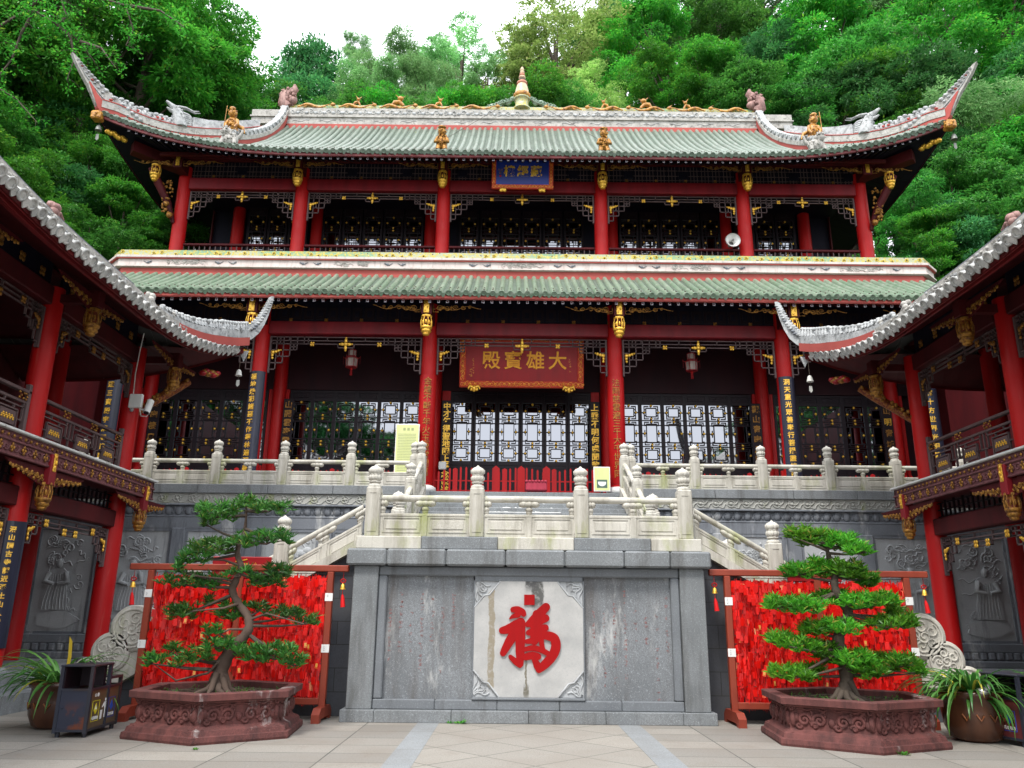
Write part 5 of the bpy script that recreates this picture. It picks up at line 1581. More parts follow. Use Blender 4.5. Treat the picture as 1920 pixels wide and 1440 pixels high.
# red picket fences closing the porch
PICK = paint('picket_red', (.32, .006, .008, 1), (.24, .006, .008, 1), 3, .55, .6, 0, 0, .2)
for a, b in zip(COLX, COLX[1:]):
    mid = abs(a) < 3 and abs(b) < 3
    lab = {-12.35: 'red picket fence in the far left porch bay', -8.04: 'red picket fence between the dark boarded pillar and the left red pillar', -2.86: 'red picket gate with arched tops in front of the central doors',
           2.86: 'red picket fence between the right red pillar and the dark boarded pillar', 8.04: 'red picket fence in the far right porch bay'}[a]
    t = thing('picket_fence', ((a + b) / 2, YC + .1, FL), lab, 'fence')
    y = YC + .12
    mb = MB().bx(a + .25, b - .25, y - .02, y + .02, FL + .14, FL + .20).bx(a + .25, b - .25, y - .02, y + .02, FL + .60, FL + .66)
    n = round((b - a - .5) / .165); gap = (b - a - .5) / n
    for i in range(n + 1):
        x = a + .25 + i * gap; q = ((i / n) * (3 if not mid else 3)) % 1.0
        h = .98 + (.30 * abs(sin((q) * pi)) if mid else .10 * sin(q * pi))
        wd = .028
        if i % 9 == 4: wd, h = .07, 1.14 if not mid else 1.22
        mb.prism([(x - wd, FL + .04), (x + wd, FL + .04), (x + wd, FL + h - .06), (x, FL + h), (x - wd, FL + h - .06)], (0, y - .035, 0), (1, 0, 0), (0, 0, 1), (0, -.02, 0))
    for x in (a + .25, b - .25): mb.cb(x - .05, x + .05, y - .05, y + .05, FL, FL + 1.25, .01)
    if mid:
        for x in (-.75, .0, .75): mb.prism([(x - .11, FL), (x + .11, FL), (x + .11, FL + 1.2), (x, FL + 1.34), (x - .11, FL + 1.2)], (0, y - .04, 0), (1, 0, 0), (0, 0, 1), (0, -.03, 0))
    mb.xf(lambda p: Vector((p.x, p.y, FL + (p.z - FL) * .64))).build('pickets', PICK, t)
YELLOW = paint('notice_yellow', (.62, .66, .27, 1), (.66, .70, .36, 1), 2, .5)
for x0, x1, y, z0, z1, lab, pic in ((-3.72, -3.02, YC - .35, 5.35, 6.95, 'tall pale yellow notice board with fine print beside the left red pillar', 0), (2.10, 2.58, YC - .4, 5.0, 5.72, 'small yellow poster showing a white bowl beside the right red pillar', 1)):
    t = thing('notice_board', ((x0 + x1) / 2, y, FL), lab, 'notice board')
    MB().cb(x0, x1, y - .02, y + .02, z0, z1, .006).build('board', M['white_paint'], t)
    MB().bx(x0 + .025, x1 - .025, y - .025, y - .021, z0 + .03, z1 - .03).build('sheet', YELLOW, t)
    MB().bx((x0 + x1) / 2 - .03, (x0 + x1) / 2 + .03, y + .021, y + .06, FL, z1 - .1).build('stand', M['black_wood'], t)
    mb = MB()
    if not pic:
        for i in range(24):
            z = z1 - .32 - i * .047
            x = x0 + .08
            while x < x1 - .1: w = U(.015, .03); mb.bx(x, x + w, y - .028, y - .0255, z, z + .02); x += w + .008
        for i in range(3): mb.bx(x0 + .22 + i * .12, x0 + .29 + i * .12, y - .028, y - .0255, z1 - .2, z1 - .12)
        mb.build('print', paint('grey_green_ink', (.34, .37, .18, 1), (.30, .33, .18, 1), 3, .6), t)
        MB().bx(x0 + .05, x0 + .2, y - .029, y - .0255, z0 + .06, z0 + .13).build('blue_mark', M['blue'], t)
    else:
        MB().bx(x0 + .09, x1 - .09, y - .028, y - .0255, z0 + .1, z0 + .34).build('picture', paint('dark_green_print', (.08, .14, .10, 1), (.06, .1, .09, 1), 4, .5), t)
        mb.prism([(x0 + .24 + .12 * cos(a), z0 + .25 + .10 * min(.3, sin(a))) for a in (2 * pi * i / 16 for i in range(16))], (0, y - .028, 0), (1, 0, 0), (0, 0, 1), (0, -.003, 0)); mb.build('white_bowl', M['white_paint'], t)
        m2 = MB(); pseudo_glyphs(m2, x0 + .12, z0 + .45, z1 - .08, y - .026, .04); m2.build('print', M['marble_clean'], t)
mb = MB().cb(.12, .74, YC - .65, YC - .35, FL + .02, FL + .30, .03)
for i in range(7): mb.ball((.15 + i * .09, YC - .65, FL + .29), (.05, .03, .04), 6)
solo(mb, 'offering_table', paint('pink_red_cloth', (.38, .03, .06, 1), (.28, .02, .04, 1), 12, .7), (.43, YC - .5, FL), 'low offering table under a pinkish red cloth in front of the gate', 'table')
solo(MB().cb(-2.62, -2.38, YW - .62, YW - .45, 5.98, 6.22, .02).bx(-2.6, -2.4, YW - .60, YW - .46, 6.222, 6.232), 'tissue_box', M['white_paint'], (-2.5, YW - .5, 5.98), 'small white box fixed on the red jamb left of the doors', 'box')
# horn loudspeaker
t = thing('loudspeaker', (7.62, 25.9, 14.55), 'white round horn loudspeaker fixed beside the upper right pillar', 'loudspeaker')
cx, cy, cz = at(1374, 451, 25.72)
mb = MB()
rings = [[(cx + r * cos(2 * pi * k / 24), cy + y, cz + r * sin(2 * pi * k / 24)) for k in range(24)] for r, y in ((.265, -.06), (.27, -.03), (.24, .02), (.16, .1), (.09, .22), (.075, .32), (.07, .33), (.08, .2), (.15, .085), (.23, 0), (.25, -.05))]
mb.ring_sweep(rings, True, False); mb.build('horn', M['white_paint'], t)
MB().ball((cx, cy - .02, cz), (.05, .12, .05), 8).tube([(cx, cy + .3, cz), (cx, cy + .45, cz)], .06, 8).build('driver', paint('grey_plastic', (.25, .25, .24, 1), (.2, .2, .2, 1), 3, .5), t)


def bell(c, lab, mat, k=1., grp='wind bells under the eave corners', drop=.35):
    t = thing('wind_bell', c, lab, 'bell', grp)
    MB().lathe([(.10 * k, 0), (.085 * k, .04 * k), (.07 * k, .12 * k), (.045 * k, .17 * k), (.01, .19 * k)], c, 14).build('body', mat, t)
    MB().tube([(c[0], c[1], c[2] + .19 * k), (c[0], c[1], c[2] + .19 * k + drop)], .006, 4).tube([c, (c[0], c[1], c[2] - .12 * k)], .006, 4).build('cord', M['bark'], t)
    MB().prism([(-.04 * k, -.05), (.04 * k, -.05), (.05 * k, -.2 * k), (0, -.26 * k), (-.05 * k, -.2 * k)], (c[0], c[1], c[2] - .07 * k), (1, 0, 0), (0, 0, 1), (0, -.006, 0)).build('clapper', mat, t)


BRONZE = paint('grey_bronze', (.22, .22, .20, 1), (.12, .13, .12, 1), 8, .5, .5, 0, .4)
PALEB = paint('pale_metal', (.55, .54, .50, 1), (.4, .4, .38, 1), 8, .45)
bell((-14.55, 23.98, 17.32), 'bronze wind bell hanging under the upper left roof corner', BRONZE, 1.15)
bell((14.75, 23.98, 17.32), 'bronze wind bell hanging under the upper right roof corner', BRONZE, 1.15)
bell((-6.98, 18.75, 7.10), 'pale wind bell hanging under the left gallery roof corner', PALEB, .85, drop=.42)
bell((6.98, 18.75, 7.10), 'pale wind bell hanging under the right gallery roof corner', PALEB, .85, drop=.42)

# ---------------------------------------------------------------- the two side galleries
CARVE = paint('purple_brown_carving', (.16, .055, .06, 1), (.075, .022, .028, 1), 10, .55, .6, .3)
WCY = (17.5, 13.97, 10.43, 6.9, 3.37, -.16)
TG = [M['tile_grey'], M['bark'], M['pan_grey']]
for s in (-1, 1):
    mir = s > 0
    side = 'left' if s < 0 else 'right'
    base = (s * 10.5, 8.0, 0)
    t = thing('side_gallery', base, 'two storey red gallery with grey tiled roof along the %s of the court' % side, 'building')
    B = lambda mb, name, mat, par=None: mb.build(name, mat, par or t, None, mir)
    B(MB().bx(-14, -8.42, -6, 18.3, 0, .545).bx(-8.42, -8.10, -6, 15.9, 0, .28), 'plinth', M['granite'])
    for y in WCY:
        mb = MB().lathe([(.215, .64), (.215, 2.5), (.20, 4.4), (.19, 7.35)], (-8.9, y, 0), 24, 0).lathe([(.30, .545), (.31, .58), (.27, .63), (.22, .65)], (-8.9, y, 0), 24, 1)
        B(mb, 'column', [M['red'], M['granite']])
        B(MB().lathe([(.20, .55), (.20, 4.0)], (-10.75, y + .15, 0), 20).lathe([(.19, 4.4), (.18, 7.6)], (-10.75, y + .15, 0), 20), 'inner_column', M['red'])
    B(MB().bx(-12.6, -12.3, -6, 20.1, .545, 4.36).bx(-12.6, -12.3, -6, 22.4, 4.7, 9.3).bx(-12.6, -11.9, -6, -5.8, .5, 8), 'rear_wall', M['maroon'])
    mb = MB(); m2 = MB(); m3 = MB()
    for y in WCY[1:]:
        for lv in (.55, 4.4):
            for k in range(4):
                y0 = y + .3 + k * .76
                if y0 > 15.8: continue
                m3.bx(-12.29, -12.25, y0, y0 + .70, lv + .1, lv + 3.0)
                for q in (.15, 1.1, 1.75, 2.35, 2.9): m2.bx(-12.25, -12.22, y0, y0 + .7, lv + q, lv + q + .06)
                for q in (0, .64): m2.bx(-12.25, -12.22, y0 + q, y0 + q + .06, lv + .1, lv + 3.0)
                for q, zz in ((.35, 2.7), (.2, 2.5), (.5, 2.5), (.35, 2.05), (.2, 1.6), (.5, 1.6), (.35, 1.3)): mb.ball((-12.21, y0 + q, lv + zz), (.025, .04, .04), 6)
    o = B(m3, 'window_wall', M['navy']); B(m2, 'lattice', M['black_wood'], o); B(mb, 'gold_stud', M['gold'], o)
    # floors, beams
    B(MB().bx(-12.3, -8.45, -6, 18.05, 4.0, 4.36).bx(-12.3, -8.9, -6, 17.8, 7.62, 7.70), 'floor_boards', M['maroon'])
    for y, y2 in zip(WCY, WCY[1:]):
        a, b = y2 + .2, y - .2
        B(MB().cb(-9.04, -8.76, a, b, 3.28, 3.62, .02), 'lower_beam', M['maroon'])
        B(MB().cb(-9.03, -8.77, a, b, 6.96, 7.32, .02), 'upper_beam', M['maroon'])
        sw = lambda p: Vector((-8.9 + (p.y + 8.9), p.x, p.z))
        f1 = B(fret(MB(), a + .02, b - .02, 3.22, -8.9, .17, 4, .013).xf(sw), 'lower_fretwork', M['fret'])
        f2 = B(fret(MB(), a + .02, b - .02, 6.90, -8.9, .17, 4, .013).xf(sw), 'upper_fretwork', M['fret'])
        for f, z in ((f1, 3.05), (f2, 6.73)):
            m = (a + b) / 2; gm_ = M['gold_old'] if z > 5 else M['gold']
            for dy, dz in ((-.85, .05), (-.2, -.06), (.2, -.06), (.85, .05)): B(gold_x(1.0).xf(lambda p: Vector((p.y, p.x, p.z))).shift(-8.84, m + dy, z + dz), 'gold_flower', gm_, f)
            for yy, dd in ((a, 1), (b, -1)): B(gold_corner(dd).xf(lambda p: Vector((p.y, p.x * .6, p.z * .8))).shift(-8.84, yy + dd * .16, z - .12), 'gold_corner_piece', gm_, f)
        fl = MB()
        for k in range(9):
            for z in (3.66, 3.80, 3.94): fl.bx(-8.92, -8.88, a + (b - a) * k / 9 + .02, a + (b - a) * (k + 1) / 9 - .04, z - .012, z + .012)
            fl.bx(-8.92, -8.88, a + (b - a) * k / 9, a + (b - a) * k / 9 + .03, 3.62, 4.0); fl.bx(-8.92, -8.88, a + (b - a) * (k + .5) / 9, a + (b - a) * (k + .5) / 9 + .024, 3.66, 3.94)
        B(fl, 'lattice_frieze', M['black_wood'])
        mb = MB().bx(-8.93, -8.88, a, b, 7.325, 7.9); B(mb, 'upper_frieze', M['navy'])
        mb = MB()
        for k in range(5): mb.join(gold_x(1.2).xf(lambda p: Vector((p.y, p.x, p.z))).shift(-8.86, a + (b - a) * (k + .5) / 5, 7.5))
        B(mb, 'worn_gold_flower', M['gold_old'])
        # balcony railing
        mb = MB().cb(-8.94, -8.84, a, b, 5.24, 5.30, .012).cb(-8.92, -8.86, a, b, 5.05, 5.10, .01).bx(-8.92, -8.86, a, b, 4.44, 4.48)
        for yy in (a + .04, b - .04): mb.cb(-8.94, -8.84, yy - .04, yy + .04, 4.38, 5.42, .012)
        L = b - a
        for k in range(3):
            m = a + L * (k + .5) / 3
            for q in (-.26, .26): mb.bx(-8.91, -8.87, m + q - .013, m + q + .013, 4.58, 4.90)
            for z in (4.58, 4.90): mb.bx(-8.91, -8.87, m - .26, m + .26, z - .013, z + .013)
            mb.bx(-8.905, -8.875, m - .22, m + .22, 4.62, 4.86)
            mb.bx(-8.91, -8.87, m - .013, m + .013, 4.48, 4.58)
            for q in (-.4, .4): mb.bx(-8.91, -8.87, m + q - .011, m + q + .011, 4.72, 5.05); mb.bx(-8.91, -8.87, *sorted((m + q, m + q * .66)), 4.735, 4.757)
            mb.bx(-8.91, -8.87, m - .42, m + .42, 4.97, 4.992); mb.bx(-8.91, -8.87, m - .15, m - .13, 4.97, 5.05); mb.bx(-8.91, -8.87, m + .13, m + .15, 4.90, 4.97)
            yq = a + L * (k + 1) / 3
            if k < 2: mb.bx(-8.91, -8.87, yq - .013, yq + .013, 4.48, 5.05); mb.bx(-8.91, -8.87, yq - .25, yq + .25, 4.73, 4.752)
        r = B(mb, 'balcony_rail', M['fret'])
        for k in range(3):
            m = a + L * (k + .5) / 3; m2 = MB()
            for q in range(9): m2.ball((-8.87, m + (q - 4) * .04, 4.74 + .032 * (1 if q % 2 else -1)), (.012, .026, .022), 6); m2.ball((-8.87, m + (q - 4) * .04, 4.74), (.012, .018, .018), 6)
            B(m2, 'gold_carving', M['gold'], r); m2 = MB()
            for q in range(9): m2.ball((-8.85, m + .3 + .11 * cos(q * .7), 5.17 + .055 * sin(q * 2.1)), (.02, .03, .022), 6)
            B(m2, 'gold_rail_flower', M['gold_old'], r)
    # balcony edge: two carved bands under a pale lip, on the court side and round the far end
    mb = MB().bx(-8.47, -8.40, -6, 18.10, 3.98, 4.355).bx(-12.3, -8.40, 18.05, 18.12, 3.98, 4.355)
    mb.cb(-8.44, -8.37, -6, 18.14, 4.19, 4.225, .01).cb(-8.44, -8.375, -6, 18.13, 3.96, 4.0, .01)
    y = 6.0
    while y < 18.0:
        spiral(mb, 0, 0, .06, 0, 1.2, y * 7, 1, .012)
        k = len(mb.v) - 18 * 5 - 10
        for j in range(k, len(mb.v)): p = mb.v[j]; mb.v[j] = (-8.395 + p[1], y + p[0], 4.285 + p[2] * .7)
        spiral(mb, 0, 0, .08, 0, 1.3, y * 3, -1, .016)
        k = len(mb.v) - 18 * 5 - 10
        for j in range(k, len(mb.v)): p = mb.v[j]; mb.v[j] = (-8.395 + p[1], y + p[0], 4.095 + p[2] * .85)
        y += .135
    y = 6.05; k = 0
    while y < 18.0:
        mb.ball((-8.385, y, 4.285), (.02, .035, .03), 5, 1)
        if k % 2 == 0:
            for q in range(4): mb.ball((-8.38, y + .035 * cos(q * 1.57), 4.10 + .05 * sin(q * 1.57)), (.02, .03, .032), 5, 1)
        y += .16; k += 1
    e = B(mb, 'balcony_edge', [CARVE, M['gold_old']])
    B(MB().cb(-8.52, -8.33, -6, 18.17, 4.358, 4.405, .012).bx(-12.3, -8.53, 18.04, 18.17, 4.358, 4.40), 'balcony_lip', M['marble_clean'], e)
    B(MB().bx(-12.3, -8.53, -6, 18.0, 4.361, 4.372), 'balcony_floor', M['maroon'], e)
    for y in (17.72, 13.97, 10.43, 6.9):
        B(MB().cb(-8.56, -8.34, y - .10, y + .10, 3.66, 4.2, .015), 'pendant_stub', M['red_beam'])
        B(pendant_mesh(.80).shift(-8.45, y, 3.24), 'gilt_pendant', [M['gold_old'], M['gold_carve']])
        mb = MB().cb(-8.36, -8.325, y - .045, y + .045, 3.90, 4.22, .008)
        for q in range(3): mb.ball((-8.32, y + (-.015, .015)[q % 2], 3.97 + q * .09), (.014, .03, .04), 6)
        B(mb, 'gold_label_block', M['gold'])
        B(MB().cb(-8.25, -7.98, y - .12, y + .12, 6.98, 7.3, .015).bx(-8.9, -8.0, y - .07, y + .07, 7.06, 7.22), 'eave_beam_arm', M['maroon'])
        B(pendant_mesh(.88).shift(-8.1, y, 6.44), 'gilt_pendant', [M['gold_old'], M['gold_carve']])
        for dd in (-1, 1):
            for X, z in ((-8.45, 3.84), (-8.12, 7.12)):
                m2 = MB().prism([(y + dd * a, z + b) for a, b in ((.12, .10), (.12, -.20), (.45, -.14), (.8, -.04), (1.15, .05), (1.25, .10))], (X - .02, 0, 0), (0, 1, 0), (0, 0, 1), (.03, 0, 0), 1)
                for q in range(13):
                    yy = y + dd * (.16 + q * .078); h = .22 * (1 - q / 14)
                    m2.ball((X + .015, yy, z + .02 - h * (.25 + .5 * (q % 2))), (.016, .045, .035), 5, 0)
                    spiral(m2, 0, 0, .05 - .002 * q, 0, 1.2, q, dd, .011, 0, 12)
                    for j in range(len(m2.v) - 12 * 5 - 10, len(m2.v)): p = m2.v[j]; m2.v[j] = (X + .018 + p[1], yy + p[0], z + .03 - h * .5 + p[2])
                B(m2, 'vine_carving', [M['gold_old'], M['maroon']])
    mb = MB().tube([(-8.78, 17.62, 5.85), (-8.62, 17.85, 6.15), (-8.30, 18.2, 6.55), (-8.05, 18.45, 6.85)], [.05, .10, .11, .09], 8, 0)
    for q in range(14): mb.ball((-8.74 + .05 * q + .1 * sin(q * 2), 17.6 + .058 * q - .08, 5.95 + .068 * q), (.05, .055, .05), 6, 1)
    B(mb, 'carved_strut', [M['gold_carve'], M['gold_old']])
    # roof
    rw = Roof(7.06, .48, .03, 0., 12.75, .22, 5.2, 8.5, .95, 8.6, 2.2, 10, 6.0)
    wx = lambda p: Vector((-7.2 - p.y, 6.0 + p.x, p.z))
    mb = MB(); slope(rw, mb, -8.0, 13.05, 'front', 1, .25, .088, 8, True, False)
    slope(rw, mb, rw.yc + .1, 5.2, 'side', 1, .25, .088, 8)
    r = B(mb.xf(wx), 'gallery_roof', TG)
    mb = MB(); soffit(rw, mb, 2.0, 7.95, -8, 13.05, 50, 0, .14)
    P = [rw.side(rw.yc + .02 + i * .35, rw.drange_side(rw.yc + .02 + i * .35)[0], 1) - Vector((0, 0, .14)) for i in range(16)]
    for i in range(15): mb.quad(P[i], P[i + 1], (11.6, max(1.2, P[i + 1].y), 7.46), (11.6, max(1.2, P[i].y), 7.46))
    B(mb.xf(wx), 'eave_soffit', M['maroon'], r)
    er = paint('eave_red_' + side, (.17, .012, .014, 1), (.09, .010, .012, 1), 3, .5)
    for ins, z0, z1 in ((.06, .05, .17), (.16, .15, .22), (.30, .12, .20), (.5, .06, .16), (.8, -.10, .0), (1.1, -.22, -.1)):
        mb = MB(); eave_band(rw, mb, -8, 13.0, 60, z0, z1, 0, ins)
        if ins < .1: eave_band_side(rw, mb, 1, rw.yc, 5, 14, .05, .2)
        B(mb.xf(wx), 'eave_moulding', er, r)
    # plaster ridge along the eave, then the carved hip ridge with its hooked tip
    E = [rw.front(x, rw.drange_front(x)[0] + .16) for x in [-8 + 21.0 * i / 60 for i in range(61)]]
    ep = MB().wall(E, .02, .20, .16, 0)
    for i in range(230):
        q = E[RND.randint(14, 60)]; ep.ball((q.x + U(-.17, .17), q.y - .07, q.z + U(.05, .17)), (U(.03, .09), .035, U(.02, .045)), 5, RND.choice((0, 0, 1)))
    B(ep.xf(wx), 'eave_plaster', [M['plaster'], M['grey_carve']], r); B(MB().wall(E[:46], .203, .245, .10, 0).xf(wx), 'eave_ridge_strip', M['slate'], r)
    H = []
    for i in range(22):
        x = 7.6 + (13.0 - 7.6) * i / 21
        d0 = rw.drange_front(x)[0]
        H.append(rw.front(x, d0 + .30 * (1 - i / 21)))
    c = H[-1]
    n = len(H); tp = [1.] * n
    gr = [min(1, i / 16) ** 1.2 for i in range(n)]
    g = MB().wall(H[:22], [.05] * 22, [.10 + .16 * q for q in gr[:22]], .2, 1)
    g.wall(H, [(.10 + .163 * a) * q for q, a in zip(tp, gr)], [.05 + (.07 + .33 * a) * q for q, a in zip(tp, gr)], [.07 + .12 * q for q in tp], 0)
    for i in range(6, n - 1):
        q = tp[i]; p = H[i] + Vector((0, 0, .06 + .38 * q)); dr = (H[i + 1] - H[i]).normalized(); ln = (H[i + 1] - H[i]).length
        for f in (.0, .5):
            a = p + dr * ln * f
            ga = gr[i] * q ** .3; a = a + Vector((0, 0, -.24 * (1 - gr[i])))
            if (i * 2 + int(f * 2)) % 5 != 2: g.tube([a, a + Vector((0, 0, .12 * ga)) + dr * .05, a + Vector((0, 0, .2 * ga))], [.08 * (.5 + q * .5), .07, .03], 6)
            g.ball(a + dr * .06 + Vector((0, 0, .20 * ga)), (.05, .07, .05), 6); g.ball(a - dr * .05 + Vector((.09, -.0, .05 * ga)), (.05, .05, .045), 6)
    kk = .66; uq = Vector((.7071, -.7071, 0)); nq = Vector((.7071, .7071, 0)); cn = H[21] + Vector((0, 0, .22))
    OUT = [(.0, -.10), (.18, .02), (.44, .32), (.64, .75), (.77, 1.2), (.86, 1.6), (.92, 1.97)]
    INN = [(-1.25, .20), (-.95, .24), (-.63, .28), (-.2, .38), (.12, .58), (.36, .92), (.54, 1.28), (.67, 1.62), (.80, 1.95)]
    g.prism([(a * kk, b * kk) for a, b in OUT + INN[::-1] + [(-1.25, -.25), (-.6, -.2)]], cn - nq * .07, uq, (0, 0, 1), nq * .14, 0)
    for k in range(len(INN) - 1):
        for f in (0, .33, .66):
            a = Vector(INN[k]).lerp(Vector(INN[k + 1]), f) * kk; tz = max(.3, 1 - (k + f) / 10)
            g.ball(cn + uq * a.x + Vector((0, 0, a.y + .01)), (.09 * tz, .09 * tz, .085 * tz), 6)
            for sd in (-1, 1): g.ball(cn + uq * (a.x + .05) + Vector((0, 0, a.y - .13 * tz)) + nq * .075 * sd, (.09 * tz, .07, .06 * tz), 6, 0 if (k * 3 + int(f * 3)) % 4 else 2)
    B(g.xf(wx), 'hip_ridge', [M['grey_carve'], M['pink'], M['slate']], r)
    for x, sc, mt in ((5.15, .7, M['pinkish']), (8.6, .6, M['plaster']), (9.6, .5, M['plaster'])):
        p = rw.front(x, .2); g = MB()
        for q in range(7): g.ball((p.x + .14 * sc * cos(q * 1.7), p.y + .08 * sin(q * 2.1), p.z + .18 + .30 * sc * q / 7), (.13 * sc, .11 * sc, .11 * sc), 7)
        g.tube([(p.x + .05, p.y, p.z + .45 * sc), (p.x + .25 * sc, p.y, p.z + .5 * sc), (p.x + .42 * sc, p.y, p.z + .42 * sc)], [.06 * sc, .05 * sc, .02], 6)
        B(g.xf(wx), 'roof_figure', mt, r)
    p = wx(H[21]); B(MB().prism([(-.12, .0), (.12, .02), (.02, -.26)], (p.x - .02, p.y + .0, p.z - .12), (1, 0, 0), (0, 0, 1), (0, -.03, 0)), 'corner_tile', M['grey_carve'], r)
    B(MB().bx(-12.4, -12.0, -2.5, 14.5, 9.2, 9.9), 'roof_ridge', M['grey_carve'], r)
    mb = MB()
    for q in range(9): mb.ball((-7.62 + .03 * q, 18.15 + .03 * q, 6.98 + .03 * (q % 3)), (.10, .09, .07), 6, q % 2)
    B(mb, 'carved_beam_head', [M['plaque_red'], M['gold_old']])

# lower couplet boards on the gallery pillars
for s, lab, ch in ((-1, 'black couplet board with gold characters on the lower left gallery pillar', '深山隱古寺靜近淨土山人安道場'), ):
    t = board_curved(-8.9, 13.97, .215, .95, 3.02, 1.2, NAVYB, lab, ch, .105, None, .003, None, .2, rot=.45)
t = thing('wifi_antenna_box', (-8.72, 17.3, 5.9), 'flat white antenna box on the upper left gallery pillar with a cable rising from it', 'antenna box')
a = at(255, 752, 17.22)
MB().cb(a.x - .15, a.x + .15, a.y - .04, a.y + .04, a.z - .16, a.z + .16, .02).build('case', M['white_paint'], t)
MB().tube([at(250, 738, 17.2), at(254, 700, 17.25), at(262, 660, 17.1), at(270, 625, 16.8)], .012, 5).tube([at(262, 766, 17.2), at(264, 780, 17.2), at(275, 781, 17.2), at(279, 774, 17.2)], .012, 5).build('cable', M['white_paint'], t)
MB().ball(at(247, 768, 17.25), (.05, .05, .05), 6).build('mount', paint('grey_mount', (.35, .35, .35, 1), (.3, .3, .3, 1), 3, .5), t)
t = thing('security_camera', (-8.5, 17.2, 5.8), 'white bullet security camera beside the antenna box on the left gallery', 'camera')
a, b = at(283, 752, 17.25), at(274, 774, 17.1)
MB().tube([a, b], [.075, .075], 8).build('body', M['white_paint'], t)
MB().tube([b, b + (b - a) * .06], [.06, .05], 8).build('lens', M['black_wood'], t)
MB().tube([at(262, 767, 17.2), at(272, 769, 17.2)], .02, 6).build('bracket', M['white_paint'], t)
# ---------------------------------------------------------------- tag racks
RACKW = paint('red_brown_timber', (.27, .045, .022, 1), (.20, .03, .016, 1), 3, .5, .6, .1)


def tag_mat():
    m = NM('red_wish_tag_card'); per = m.n('ShaderNodeNewGeometry').outputs['Random Per Island']
    c = m.mix(m.ramp(per, 0, .75), (.40, .002, .002, 1), (.74, .006, .003, 1))
    c = m.mix(m.ramp(per, .985, .99), c, (.75, .25, .12, 1))
    m.col(c); return m.fin(.42, 0, .4)


TAGM = tag_mat()
GOLDP = paint('gold_print', (.80, .42, .10, 1), (.70, .30, .06, 1), 8, .4)


def tag_mesh(k=0):
    mb = MB().cb(-.033, .033, -.004, .004, -.11, 0, .002, 0)
    mb.bx(-.004, .004, -.002, .002, 0, .05, 0)
    for i in range(4): x = -.012 + .008 * i; mb.tube([(x, 0, -.11), (x + U(-.01, .01), U(-.01, .01), -.19), (x + U(-.02, .02), U(-.012, .012), -.25)], .004, 3)
    if k == 1: mb.bx(-.018, .018, -.0062, -.0045, -.085, -.03, 1); mb.bx(-.024, .024, -.0062, -.0045, -.1, -.094, 1)
    return mb


